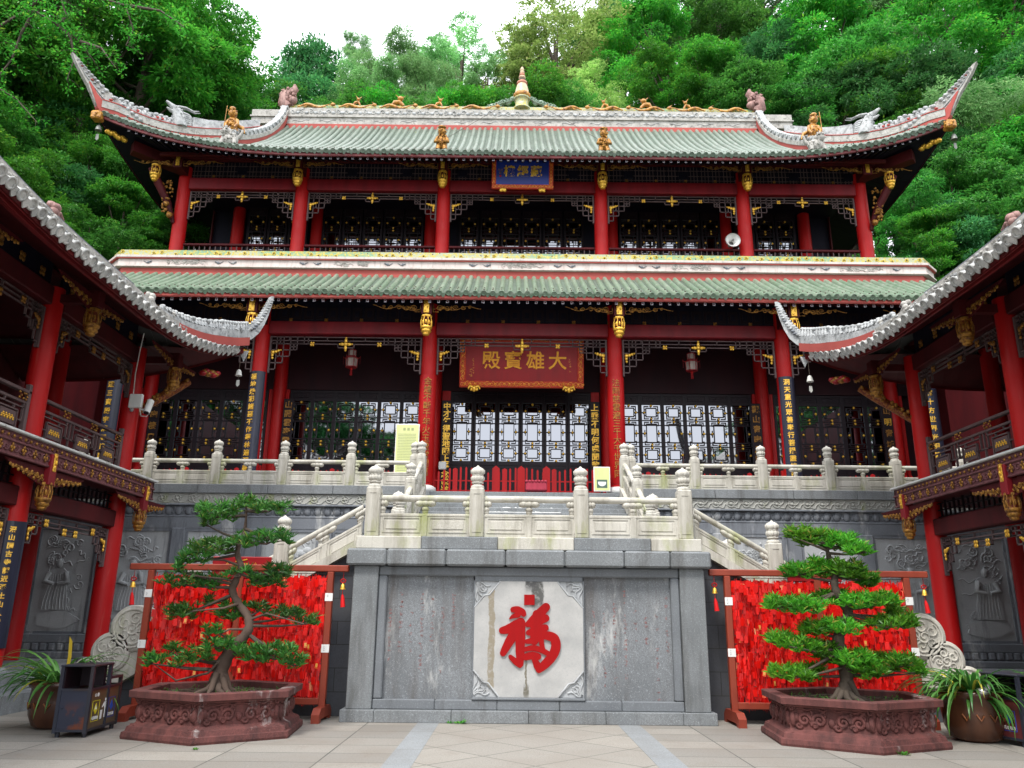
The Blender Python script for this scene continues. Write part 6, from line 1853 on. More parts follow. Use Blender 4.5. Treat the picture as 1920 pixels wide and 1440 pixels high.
wish_proto = [tag_mesh(i), tag_mesh(1), tag_mesh(0)]
wish_me = [w.build('wish_tag', [TAGM, GOLDP]).data for w in wish_proto]
for o in [o for o in C.objects if o.name.startswith('wish_tag')]: bpy.data.objects.remove(o)
for s in (-1, 1):
    side = 'left' if s < 0 else 'right'
    t = thing('tag_rack', (s * 4.6, 13.1, 0), 'red brown timber rack hung with red wish tags, %s of the screen wall' % side, 'rack')
    y = 13.1
    MB().cb(*sorted((s * 2.87, s * 6.35)), y - .05, y + .05, 2.20, 2.30, .012).build('top_beam', RACKW, t)
    MB().cb(*sorted((s * 3.1, s * 6.03)), y - .04, y + .04, .22, .32, .01).build('bottom_rail', RACKW, t)
    for x in (3.15, 4.58, 6.0): MB().cb(s * x - .05, s * x + .05, y - .05, y + .05, .04, 2.2, .01).build('post', RACKW, t)
    for x in (3.15, 6.0): MB().prism([(-.42, 0), (-.30, 0), (-.28, .05), (.28, .05), (.30, 0), (.42, 0), (.42, .12), (.30, .20), (-.30, .20), (-.42, .12)], (s * x - .06, y, 0), (0, 1, 0), (0, 0, 1), (.12, 0, 0)).build('foot', RACKW, t)
    w = MB()
    for i in range(15): w.tube([(s * 3.2, y, .42 + i * .125), (s * 5.95, y, .42 + i * .125)], .005, 4)
    w.build('wire', M['bark'], t)
    if s < 0: sx0, sx1 = -5.05, -4.12
    else: sx0, sx1 = 4.12, 4.98
    sg = MB().cb(sx0, sx1, y - .03, y + .03, 2.12 if s > 0 else 2.08, 2.42, .01).build('header_board', M['plaque_red'], t)
    text('祈', .22, 'gold_character', M['gold'], sg, ((sx0 + sx1) / 2, y - .033, 2.27))
    for q in (.74, .26):
        mb = MB()
        for k in range(5): a = pi * (.1 + .2 * k); mb.tube([(sx0 + (sx1 - sx0) * q, y - .033, 2.22), (sx0 + (sx1 - sx0) * q + .05 * cos(a), y - .034, 2.23 + .05 * sin(a)), (sx0 + (sx1 - sx0) * q + .02 * cos(a), y - .034, 2.25 + .08 * sin(a))], .005, 4)
        mb.tube([(sx0 + (sx1 - sx0) * q - .07, y - .034, 2.21), (sx0 + (sx1 - sx0) * q, y - .034, 2.195), (sx0 + (sx1 - sx0) * q + .07, y - .034, 2.21)], .005, 4)
        mb.build('lotus_emblem', M['gold'], sg)
    for x, z in ((3.15, 1.75), (3.15, .98), (6.0, 1.78), (6.0, 1.02)):
        mb = MB().bx(s * x - .06, s * x + .06, y - .055, y - .051, z, z + .12)
        o = mb.build('white_sticker', M['white_paint'], t)
        m2 = MB(); pseudo_glyphs(m2, s * x - .02, z + .03, z + .09, y - .0555, .025); m2.build('print', paint('grey_print', (.4, .4, .4, 1), (.3, .3, .3, 1), 3, .6), o)
    for x in (6.28, 2.95):                                            # bell with a red tassel under each beam end
        c = (s * x, y, 1.93)
        b = thing('tassel_bell', c, 'small gold bell with a red tassel under the %s end of the %s tag rack' % ('outer' if x > 5 else 'inner', side), 'bell')
        MB().lathe([(.045, 0), (.035, .03), (.03, .07), (.01, .09)], c, 12).build('bell_body', M['gold'], b)
        MB().tube([(c[0], c[1], c[2] + .09), (c[0], c[1], 2.2)], .005, 4).tube([(c[0] + .04 * cos(a), y, c[2] + .13 + .03 * sin(a)) for a in (2 * pi * k / 10 for k in range(11))], .01, 5).build('red_knot', M['red'], b)
        m2 = MB().tube([(c[0], c[1], c[2]), (c[0], c[1], c[2] - .08)], .005, 4).tube([(c[0], c[1], c[2] - .08), (c[0] + .008, c[1], c[2] - .14), (c[0] + .02, c[1], c[2] - .27)], [.015, .03, .04], 8)
        m2.build('tassel', simple('tassel_red', (.62, .004, .006, 1), .7), b)
    # the hanging mass: the front-most tags are objects, the uncountable layers behind them one mass
    mass = MB()
    for i in range(3900):
        x, z = U(3.22, 5.92), U(.42, 2.14)
        yy = U(-.035, .04); a = U(-.6, .6); tl = U(-.12, .12); wd, hg = U(.026, .036), U(.09, .13)
        ca, sa = cos(a), sin(a)
        q = lambda u, v: (s * x + u * ca + v * tl, y + yy + u * sa, z + v)
        mass.quad(q(-wd, -hg), q(wd, -hg), q(wd, 0), q(-wd, 0), 0)
        for k in range(2): x2 = U(-.02, .02); mass.quad(q(x2, -hg - U(.06, .15)), q(x2 + .008, -hg - U(.06, .15)), q(x2 + .008, -hg), q(x2, -hg), 0)
    for i in range(500):
        x, z = U(3.2, 5.95), U(1.9, 2.18); mass.quad((s * x, y + U(-.03, .03), z - U(.1, .3)), (s * x + .012, y + U(-.03, .03), z - U(.1, .3)), (s * x + .012, y, z), (s * x, y, z), 0)
    tag(mass.build('wish_tags', TAGM), 'dense layers of red wish tags and ribbons on the %s rack' % side, 'wish tags', kind='stuff')
    for i in range(145):
        me = wish_me[0 if R() < .75 else (1 if R() < .4 else 2)]
        o = bpy.data.objects.new('wish_tag', me); C.objects.link(o)
        o.location = (s * U(3.25, 5.9), y - U(.05, .085), U(.62, 2.1)); o.rotation_euler = (U(-.08, .08), U(-.15, .15), U(-.5, .5))
        tag(o, 'red wish tag hanging at the front of the tags on the %s rack' % side, 'wish tag', 'loose front tags of the %s rack' % side)

# ---------------------------------------------------------------- hexagonal planters and bonsai
PLANTER = stone('red_brown_carved_stone', (.165, .058, .052, 1), (.055, .022, .021, 1), .25, .0, 1.2, .8, (.030, .018, .018, 1), .5, 2.4, white=.04)


def hexring(c, r, z, a0, n=6): return [(c[0] + r * cos(a0 + 2 * pi * k / n), c[1] + r * sin(a0 + 2 * pi * k / n), z) for k in range(n)]


PL = []
for s in (-1, 1):
    c = (-4.27, 11.78, 0) if s < 0 else (4.30, 11.62, 0)
    a0 = radians(35 if s < 0 else 145)
    sc = 1.0
    t = thing('planter', c, 'large hexagonal red brown carved stone planter holding the %s bonsai' % ('left' if s < 0 else 'right'), 'planter')
    mb = MB()
    prof = [(1.21, 0), (1.22, .03), (1.21, .085), (1.17, .095), (1.15, .15), (1.06, .185), (1.045, .20), (1.035, .43), (1.05, .45), (1.09, .47), (1.10, .485)]
    mb.ring_sweep([hexring(c, r, z, a0) for r, z in prof], True, True, 0, False)
    body = mb.build('body', PLANTER, t)
    mb = MB().ring_sweep([hexring(c, r, z, a0) for r, z in ((1.10, .487), (1.17, .50), (1.175, .575), (1.165, .585), (.985, .585), (.97, .575), (.97, .40))], True, False, 0, False)
    mb.build('rim', PLANTER, t)
    mb = MB()
    for k in range(6):
        A, B_ = Vector(hexring(c, 1.04, 0, a0)[k]), Vector(hexring(c, 1.04, 0, a0)[(k + 1) % 6])
        u = (B_ - A).normalized(); nr = Vector((u.y, -u.x, 0)); L = (B_ - A).length
        loc = MB()
        for q, d in ((.18, 1), (.36, -1), (.64, 1), (.82, -1)):
            spiral(loc, q * L, .315, .085, -.005, 1.5, 0 if d > 0 else pi, d, .030); spiral(loc, q * L + .06, .385, .045, -.005, 1.2, 1, -d, .024); spiral(loc, q * L - .06, .25, .045, -.005, 1.2, 3, d, .024)
        for q in (.08, .27, .5, .73, .92): loc.ball((q * L, 0, .31 + .03 * sin(q * 20)), (.05, .03, .06), 6); loc.ball((q * L + .04, 0, .25), (.05, .02, .03), 6)
        for q in (.04, .96): spiral(loc, q * L, .45, .04, -.03, 1.3, 0, 1, .018); spiral(loc, q * L, .12, .05, -.07, 1.3, 0, 1, .016); loc.ball((q * L, -.005, .32), (.045, .04, .10), 6)
        wave(loc, .1, .445, L - .1, .445, .012, 9, -.02, .012)
        loc.xf(lambda p: A + u * p.x - nr * p.y + Vector((0, 0, p.z)))
        mb.join(loc)
    mb.build('carving', PLANTER, body)
    sm = MB()
    sm.add(hexring(c, .975, .50, a0), [(0, 1, 2, 3, 4, 5)])
    for i in range(260):
        r_, a = .9 * sqrt(R()), U(0, 6.3); p = (c[0] + r_ * cos(a), c[1] + r_ * sin(a), .50); sm.ball(p, (U(.01, .05), U(.01, .05), U(.005, .02)), 5)
    for i in range(120):
        r_, a = .9 * sqrt(R()), U(0, 6.3); p = Vector((c[0] + r_ * cos(a), c[1] + r_ * sin(a), .5)); d = Vector((U(-1, 1), U(-1, 1), U(.4, 1))) * .05; sm.add([p, p + d + Vector((.012, 0, 0)), p + d * 1.3], [(0, 1, 2)], 1)
    sm.build('soil', [M['soil'], M['leaf_mid']], t)
    PL.append(t)


def rosette(mb, p, up, k, L=.085, w=.011):
    for i in range(k):
        a = 2 * pi * i / k + U(-.3, .3); el = U(.15, 1.25)
        d = Vector((cos(a) * cos(el), sin(a) * cos(el), sin(el)))
        d = (d + up * .35).normalized()
        sd_ = d.cross(Vector((U(-1, 1), U(-1, 1), U(-.3, .3))) + Vector((0, 0, .01))).normalized() * w
        l = L * U(.7, 1.25)
        dr = Vector((0, 0, -.12 * l))
        m_ = p + d * l * .5
        mb.add([p - sd_ * .5, p + sd_ * .5, m_ + sd_, p + d * l + dr, m_ - sd_], [(0, 1, 2, 4), (4, 2, 3)], 0)


def bonsai(s, base_y, pads, trunk, rad, label, mat, branches):
    tb = at(*trunk[0], base_y)
    t = thing('bonsai_tree', (tb.x, base_y, .48), label, 'bonsai')
    T = [at(x, y, base_y + .07 * sin(i * 1.3)) for i, (x, y) in enumerate(trunk)]
    T[0].z = .47
    fine = []
    for i in range(len(T) - 1):
        for k in range(4): fine.append(T[i].lerp(T[i + 1], k / 4))
    fine.append(T[-1])
    for _ in range(2): fine = [fine[0]] + [(fine[i - 1] + fine[i] * 2 + fine[i + 1]) / 4 for i in range(1, len(fine) - 1)] + [fine[-1]]
    n = len(fine); rr = []
    for i in range(n):
        q = i / (n - 1) * (len(rad) - 1); j = min(int(q), len(rad) - 2); rr.append((rad[j] * (1 - (q - j)) + rad[j + 1] * (q - j)) * (1 + .10 * sin(i * 2.1)))
    mb = MB().tube(fine, rr, 12)
    for k in range(9):
        a = 2 * pi * k / 9 + .2; r0 = rad[0]
        mb.tube([T[0] + Vector((r0 * .5 * cos(a), r0 * .5 * sin(a), U(.12, .3))), T[0] + Vector((r0 * 1.1 * cos(a), r0 * 1.1 * sin(a), .07)), T[0] + Vector((r0 * U(1.8, 3.0) * cos(a + .2), r0 * U(1.8, 3) * sin(a + .2), .015))], [.05, .045, .012], 7)
    for P in branches:
        bp = [at(x, y, base_y + yo) for x, y, yo in P]
        mb.tube(bp, [.024 - .017 * i / max(1, len(bp) - 1) for i in range(len(bp))], 6)
    tk = mb.build('trunk', M['bark_pale'] if s < 0 else M['bark'], t)
    for i, (x, y, rx, rz) in enumerate(pads):
        yo = U(-.25, .18)
        c = at(x, y, base_y + yo); mpp = 1 / FPX * 12.0
        a, b = rx * mpp, rz * mpp * .95
        pd_ = MB(); br = MB()
        m = max(10, int((85 if s < 0 else 165) * a * max(b, .06) / (.30 * .13)))
        near = min(fine, key=lambda p: (p - c).length)
        br.tube([near, near.lerp(c, .55) + Vector((0, 0, -.03)), c + Vector((0, 0, -b * .4))], [.026, .018, .009], 6)
        for k in range(6):
            e = c + Vector((U(-.8, .8) * a, U(-.7, .7) * a * .8, U(-.35, .25) * b)); br.tube([c + Vector((0, 0, -b * .45)), e], [.009, .004], 4)
        for k in range(min(m, 330)):
            u = Vector((U(-1, 1), U(-1, 1), U(-.75, 1)))
            if u.length > 1: u.normalize()
            f = 1 + .25 * sin(u.x * 4 + i) * cos(u.y * 5 + 2 * i)
            p = c + Vector((u.x * a * f, u.y * min(a, .42) * .85 * f, u.z * b + .03 * sin(u.x * 7 + i * 2)))
            rosette(pd_, p, Vector((u.x * .6, u.y * .6, .4)), RND.randint(6, 11), U(.085, .14), .0095)
        f = pd_.build('foliage_pad', mat, t); br.build('twig', M['bark'], f)


bonsai(-1, 11.80, [(410, 963, 38, 17), (505, 955, 40, 11), (462, 945, 22, 11), (392, 984, 12, 7), (400, 1028, 38, 15), (462, 1016, 30, 13), (520, 1010, 34, 11), (368, 1047, 26, 15), (336, 1066, 13, 8),
                   (343, 1092, 34, 12), (392, 1094, 22, 14), (448, 1078, 22, 8), (500, 1092, 34, 14), (523, 1075, 26, 14), (343, 1148, 30, 14), (437, 1150, 26, 17), (487, 1142, 18, 8), (532, 1154, 34, 11), (574, 1166, 20, 10),
                   (393, 1131, 7, 7), (388, 1187, 7, 6), (407, 1181, 7, 7), (285, 1240, 17, 11), (327, 1222, 13, 11), (331, 1248, 10, 9), (371, 1233, 22, 13), (404, 1210, 20, 9), (437, 1212, 26, 11), (470, 1228, 28, 13), (517, 1228, 38, 18), (553, 1242, 17, 13)],
       [(408, 1302), (412, 1265), (424, 1230), (448, 1206), (468, 1180), (466, 1155), (446, 1132), (434, 1108), (444, 1084), (454, 1064), (444, 1040), (448, 1018), (460, 992), (462, 958)], [.135, .10, .095, .072, .058, .052, .052, .048, .042, .034, .024, .014],
       'slender cloud pruned bonsai with sparse dark needle pads in the left planter', M['leaf_bonsai'],
       [[(425, 1225, 0), (390, 1262, -.1), (330, 1276, -.15), (290, 1246, -.1)], [(452, 1062, 0), (420, 1050, -.1), (385, 1050, -.15)], [(446, 1132, 0), (420, 1140, -.1), (360, 1146, -.2)], [(468, 1180, 0), (430, 1180, -.15), (395, 1198, -.2)],
        [(440, 1090, 0), (415, 1085, -.1), (350, 1078, -.2)], [(460, 1165, 0), (500, 1150, -.1), (570, 1170, -.2)], [(450, 1015, 0), (500, 1020, -.1), (525, 1008, -.1)]])
bonsai(1, 11.62, [(1503, 1005, 28, 12), (1535, 1012, 34, 14), (1575, 1020, 34, 14), (1608, 1034, 22, 11), (1497, 1073, 28, 12), (1540, 1068, 36, 16), (1590, 1072, 32, 16), (1628, 1090, 14, 14), (1612, 1084, 16, 10),
                  (1470, 1136, 34, 13), (1506, 1140, 30, 13), (1556, 1122, 28, 11), (1602, 1130, 32, 13), (1655, 1128, 28, 12), (1676, 1150, 13, 9), (1535, 1180, 32, 12), (1578, 1180, 30, 12), (1660, 1172, 30, 10), (1696, 1168, 22, 12),
                  (1467, 1203, 28, 11), (1505, 1214, 32, 13), (1548, 1222, 24, 13), (1482, 1266, 34, 12), (1518, 1262, 26, 12), (1560, 1232, 22, 14), (1606, 1242, 34, 16), (1650, 1248, 34, 16), (1690, 1244, 28, 12), (1718, 1258, 15, 10), (1632, 1264, 26, 10)],
       [(1588, 1316), (1588, 1285), (1586, 1250), (1577, 1220), (1570, 1196), (1582, 1172), (1592, 1152), (1584, 1134), (1570, 1116), (1564, 1095), (1566, 1075), (1556, 1052), (1551, 1032), (1548, 1018)], [.135, .095, .088, .08, .075, .07, .065, .058, .05, .042, .03, .018],
       'dense cloud pruned bonsai with bright green layered needle pads in the right planter', M['leaf_bonsai_bright'],
       [[(1586, 1250, 0), (1540, 1262, -.15), (1490, 1272, -.2)], [(1575, 1215, 0), (1530, 1222, -.15), (1480, 1212, -.2)], [(1592, 1152, 0), (1640, 1165, -.15), (1695, 1178, -.2)], [(1570, 1116, 0), (1620, 1132, -.1), (1660, 1135, -.2)], [(1551, 1032, 0), (1525, 1022, -.1), (1500, 1012, -.1)], [(1586, 1250, 0), (1640, 1256, -.1), (1715, 1262, -.15)]])

# ---------------------------------------------------------------- potted strap-leaf plants, bins, weeds
POT = paint('brown_glazed_pot', (.085, .032, .016, 1), (.05, .02, .012, 1), 3, .25, .5, 0, 0, .5)
for s, c in ((-1, (-6.62, 12.05, 0)), (1, (6.05, 11.72, 0))):
    side = 'left' if s < 0 else 'right'
    k = 1.0 if s < 0 else 1.05
    t = thing('glazed_pot', c, 'round brown glazed pot beside the %s litter bin' % side, 'pot')
    MB().lathe([(.22 * k, 0), (.30 * k, .04), (.36 * k, .18 * k), (.38 * k, .36 * k), (.36 * k, .52 * k), (.40 * k, .55 * k), (.41 * k, .60 * k), (.37 * k, .62 * k), (.34 * k, .58 * k), (.33 * k, .5 * k), (.02, .5 * k)], c, 28, caps=False).build('body', POT, t)
    mb = MB()
    for q in range(5):
        a = -pi / 2 + (q - 2) * .42; p = (c[0] + .385 * k * cos(a), c[1] + .385 * k * sin(a), .30 * k)
        mb.tube([(p[0], p[1], p[2] + .05), (p[0] + .05 * cos(a + 1.6), p[1] + .05 * sin(a + 1.6), p[2] - .03), (p[0] + .09 * cos(a + 1.6), p[1] + .09 * sin(a + 1.6), p[2] + .04)], .012, 5)
    mb.build('scroll_relief', paint('orange_slip', (.25, .08, .025, 1), (.18, .06, .02, 1), 4, .4), t)
    t = thing('strap_leaf_plant', (c[0], c[1], .5 * k), 'clump of arching strap leaves, %s, in the %s glazed pot' % ('sparse with a yellowed blade' if s < 0 else 'thick and trailing', side), 'plant')
    mb = MB()
    for i in range(95 if s < 0 else 190):
        a = U(0, 2 * pi); L = U(.65, 1.25) if s < 0 else U(.6, 1.25); up = U(.35, 1.15)
        if s < 0 and i % 3 == 0: a = U(2.2, 4.4)
        w = U(.018, .034); P = []
        p = Vector((c[0] + .12 * cos(a) * R(), c[1] + .12 * sin(a) * R(), .48 * k)); el = up
        N = 9
        for j in range(N + 1):
            P.append(p.copy()); p = p + Vector((cos(a) * cos(el), sin(a) * cos(el), sin(el))) * L / N
            el -= (2.2 if s < 0 else 2.4) / N * (.5 + j / N) * U(.8, 1.2)
            if p.z < .03: p.z = .03 + .02 * R()
        sd_ = Vector((-sin(a), cos(a), 0)); vs = []
        for j, q in enumerate(P):
            ww = w * (1 - (j / N) ** 3) * (.5 + min(1, j / 2) * .5); vs += [q - sd_ * ww, q + Vector((0, 0, -ww * .4)), q + sd_ * ww]
        mb.add(vs, [f for j in range(N) for f in ((3 * j, 3 * j + 1, 3 * j + 4, 3 * j + 3), (3 * j + 1, 3 * j + 2, 3 * j + 5, 3 * j + 4))], 0, True)
    if s < 0:
        mb.add([(c[0] + .12 + x, c[1] - .15, z) for x, z in ((-.025, .6), (.025, .6), (.04, .95), (.02, 1.15), (-.03, 1.22), (-.01, .95))], [(0, 1, 2, 5), (5, 2, 3, 4)], 1)
    mb.build('leaf', [M['leaf_strap'], simple('yellow_leaf', (.55, .38, .03, 1), .4)], t)

BINF = paint('rusty_navy_metal', (.022, .026, .040, 1), (.030, .020, .018, 1), 3, .45, .5, .1)
for s, c, lab, pc in ((-1, (-5.97, 11.6, 0), 'black and brown metal litter bin in front of the left pot', (.115, .078, .042, 1)), (1, (6.42, 11.62, 0), 'black and dark red metal litter bin in front of the right pot', (.11, .022, .024, 1))):
    t = thing('litter_bin', c, lab, 'litter bin')
    mir = lambda p: p
    g = -s                                                            # the printed side faces the court's axis
    W2, L2 = .19, .47
    ROT = Matrix.Rotation(-s * .06 if s < 0 else .25, 3, 'Z')
    TR = lambda p: Vector(c) + ROT @ Vector((g * p.x, p.y, p.z * .86))
    mb = MB()
    for x in (-W2, W2):
        for y in (-L2, .08, L2):
            top = 1.0 if y < .2 else .80
            mb.bx(x - .022, x + .022, y - .022, y + .022, .06, top)
        mb.bx(x - .02, x + .02, -L2, L2, .08, .115).bx(x - .02, x + .02, -L2, L2, .655, .69).bx(x - .02, x + .02, .08, L2, .78, .80)
    for y in (-L2, L2): mb.bx(-W2, W2, y - .02, y + .02, .08, .115).bx(-W2, W2, y - .02, y + .02, .655, .69)
    for x in (-W2 + .02, W2 - .02):
        for y in (-L2 + .05, L2 - .05): mb.lathe([(.03, 0), (.03, .08)], (x, y, 0), 8)
    mb.xf(TR).build('frame', BINF, t)
    MB().cb(-W2 - .03, W2 + .03, -L2 - .03, .12, 1.0, 1.03, .008).bx(-W2 - .02, W2 + .02, .12, L2 + .02, .80, .82).xf(TR).build('lid', BINF, t)
    rust = NM('rusted_door_paint_%d' % s)
    f = rust.ramp(rust.noise(4, 6, .6), .50, .58); zz = rust.n('ShaderNodeSeparateXYZ', {0: rust.co()}).outputs[2]
    f2 = rust.n('ShaderNodeMath', {0: f, 1: rust.n('ShaderNodeMapRange', {'Value': zz, 'From Min': .45, 'From Max': .2}).outputs[0]}, operation='MULTIPLY').outputs[0]
    rust.col(rust.mix(f2, (.022, .026, .045, 1), (.12, .032, .015, 1))); rust.fin(.5)
    MB().bx(-W2 + .022, W2 - .022, -L2 - .012, -L2 + .01, .115, .655).ball((-W2 + .06, -L2 - .02, .42), (.012, .01, .018), 6).xf(TR).build('end_door', rust.m, t)
    MB().bx(-W2 + .03, W2 - .03, -L2 + .03, L2 - .03, .10, .66).bx(-W2 + .04, W2 - .04, -.02, .06, .69, 1.0).bx(-W2 + .0, -W2 + .03, -.45, .06, .69, 1.0).xf(TR).build('inner_bin', M['black_wood'], t)
    pn = MB().bx(W2 - .015, W2 + .006, -L2 + .022, L2 - .022, .115, .655).xf(TR).build('side_panel', paint('bin_panel_%d' % s, pc, tuple(x * .8 for x in pc[:3]) + (1,), 2, .4), t)
    pr = {k: MB() for k in ('white_sign', 'yellow_sign', 'blue_sign')}

    def rect(k, y0, y1, z0, z1): pr[k].bx(W2 + .006, W2 + .009, y0, y1, z0, z1)
    def frame(k, y0, y1, z0, z1, w=.008): rect(k, y0, y1, z0, z0 + w); rect(k, y0, y1, z1 - w, z1); rect(k, y0, y0 + w, z0, z1); rect(k, y1 - w, y1, z0, z1)
    fl = 1 if g > 0 else -1                                           # reading direction along the panel
    Y = lambda v: fl * v
    for k, y0 in (('yellow_sign', -.36), ('blue_sign', .14)):
        frame(k, *sorted((Y(y0), Y(y0 + .22))), .20, .50)
        m_ = y0 + .11
        P = [(Y(m_), .46), (Y(m_ - .055), .36), (Y(m_ - .03), .33), (Y(m_), .30), (Y(m_ + .03), .33), (Y(m_ + .055), .36)]
        pr[k].prism(P, (W2 + .006, 0, 0), (0, 1, 0), (0, 0, 1), (.004, 0, 0))
        if k == 'yellow_sign':
            pr['white_sign'].prism([(Y(m_), .43), (Y(m_ - .03), .37), (Y(m_ + .03), .37)], (W2 + .0102, 0, 0), (0, 1, 0), (0, 0, 1), (.002, 0, 0))
    mm = .0
    pr['white_sign'].prism([(Y(.035) + .022 * cos(q), .485 + .022 * sin(q)) for q in (2 * pi * i / 12 for i in range(12))], (W2 + .006, 0, 0), (0, 1, 0), (0, 0, 1), (.003, 0, 0))
    for P in ([(.0, .45), (.06, .46), (.07, .38), (.06, .22), (.03, .22), (.035, .34), (.0, .40), (-.05, .37), (-.055, .385)], [(-.09, .34), (-.03, .34), (-.035, .21), (-.085, .21)]):
        pr['white_sign'].prism([(Y(a), b) for a, b in P], (W2 + .006, 0, 0), (0, 1, 0), (0, 0, 1), (.003, 0, 0))
    pr['white_sign'].prism([(Y(-.22) + .03 * cos(q), .58 + .03 * sin(q)) for q in (2 * pi * i / 14 for i in range(14))], (W2 + .006, 0, 0), (0, 1, 0), (0, 0, 1), (.003, 0, 0))
    for q in range(3): rect('white_sign', *sorted((Y(-.32), Y(-.27))), .56 + q * .016, .568 + q * .016)
    for k, mt in (('white_sign', M['white_paint']), ('yellow_sign', simple('sign_yellow', (.62, .55, .02, 1), .4)), ('blue_sign', simple('sign_blue', (.01, .07, .42, 1), .4))):
        pr[k].xf(TR).build(k, mt, pn)
    for y0, w_ in ((-.25, '可回收物'), (.25, '其他垃圾')):
        p = TR(Vector((W2 + .010, Y(y0), .245)))
        text(w_, .048, 'bin_lettering', M['white_paint'], pn, p, ((ROT @ Matrix.Rotation(g * pi / 2, 3, 'Z')) @ Matrix.Rotation(pi / 2, 3, 'X')).to_euler(), .001)
    if s > 0: solo(MB().ball((5.98, 11.30, .66), (.09, .08, .05), 7).ball((6.04, 11.28, .71), (.05, .05, .05), 6), 'crumpled_bag', simple('silver_foil', (.6, .6, .62, 1), .25, .8), (5.98, 11.30, .70), 'crumpled silver bag caught on the right litter bin', 'litter')

for x, y, k, lab in ((-1.02, YP - .14, .8, 'small green weed at the foot of the grey screen wall'), (-1.18, YP - .10, .5, 'tiny weed sprig beside the larger weed at the screen wall'), (3.50, 10.98, .5, 'tiny weed at the front corner of the right planter'), (4.45, 10.45, .7, 'weed tuft under the nearest edge of the right planter'), (-4.0, 10.30, .4, 'dry grass wisp on the paving before the left planter')):
    mb = MB()
    for i in range(26):
        a = U(0, 6.3); p = Vector((x + .08 * k * cos(a) * R(), y + .05 * k * sin(a) * R(), .004)); d = Vector((cos(a), sin(a) * .6, U(.3, 1.2))) * .07 * k * U(.5, 1.2); q = Vector((-sin(a), cos(a), 0)) * .02 * k
        mb.add([p, p + d * .6 + q, p + d, p + d * .6 - q], [(0, 1, 2, 3)])
    solo(mb, 'weed', M['leaf_bright'], (x, y, 0), lab, 'weed')
# ---------------------------------------------------------------- trees of the wooded hill
def leaf_quad(mb, p, d, w, L, up):
    sd_ = d.cross(up)
    sd_ = sd_.normalized() * w if sd_.length > 1e-4 else Vector((w, 0, 0))
    mb.v += [tuple(p), tuple(p + d * L * .45 + sd_), tuple(p + d * L), tuple(p + d * L * .45 - sd_)]
    n = len(mb.v); mb.f.append((n - 4, n - 3, n - 2, n - 1)); mb.m.append(0); mb.s.append(False)


def crown(mb, clumps, n, L, w, droop=.3, spray=.5, seed=1, shell=.55):
    """leaves through a set of ellipsoid clumps, denser near each clump's surface, pointing outwards and drooping; sprays keep neighbours aligned"""
    rnd = random.Random(seed)
    tot = sum(a * b + a * c + b * c for _, (a, b, c) in clumps)
    for (c, (a, b, h)) in clumps:
        k = max(8, int(n * (a * b + a * h + b * h) / tot / 5))
        for i in range(k):
            u = Vector((rnd.gauss(0, 1), rnd.gauss(0, 1), rnd.gauss(.15, 1))).normalized()
            rr = shell + (1 - shell) * rnd.random() ** .6
            rr *= 1 + .16 * sin(u.x * 5 + c.x) * cos(u.z * 6 + c.y)
            p = c + Vector((u.x * a, u.y * b, u.z * h)) * rr
            d0 = (u * .8 + Vector((rnd.uniform(-.6, .6), rnd.uniform(-.6, .6), rnd.uniform(-.3, .3) - droop))).normalized()
            up = (Vector((u.x * .3, u.y * .3, 1)) + Vector((rnd.uniform(-.5, .5), rnd.uniform(-.5, .5), 0))).normalized()
            for j in range(5):
                q = p + Vector((rnd.uniform(-1, 1), rnd.uniform(-1, 1), rnd.uniform(-.5, .5))) * L * spray * 1.6
                d = (d0 + Vector((rnd.uniform(-.7, .7), rnd.uniform(-.7, .7), rnd.uniform(-.4, .4)))).normalized()
                leaf_quad(mb, q, d, w * rnd.uniform(.7, 1.2), L * rnd.uniform(.7, 1.3), up)


def limbs(mb, H, r, clumps, base=.0):
    mb.tube([(0, 0, base - 14), (0, 0, base - 2), (.1, 0, H * .25), (-.1, .1, H * .5), (0, 0, H * .78)], [r * 1.6, r * 1.25, r, r * .75, r * .3], 9)
    for c, rad in clumps:
        z0 = min(c.z * .8, H * .72); z0 = max(H * .2, z0 - U(.5, 1.5))
        mb.tube([(0, 0, z0), (c.x * .45, c.y * .45, z0 + (c.z - z0) * .35), (c.x * .9, c.y * .9, c.z)], [r * .42, r * .26, r * .07], 6)


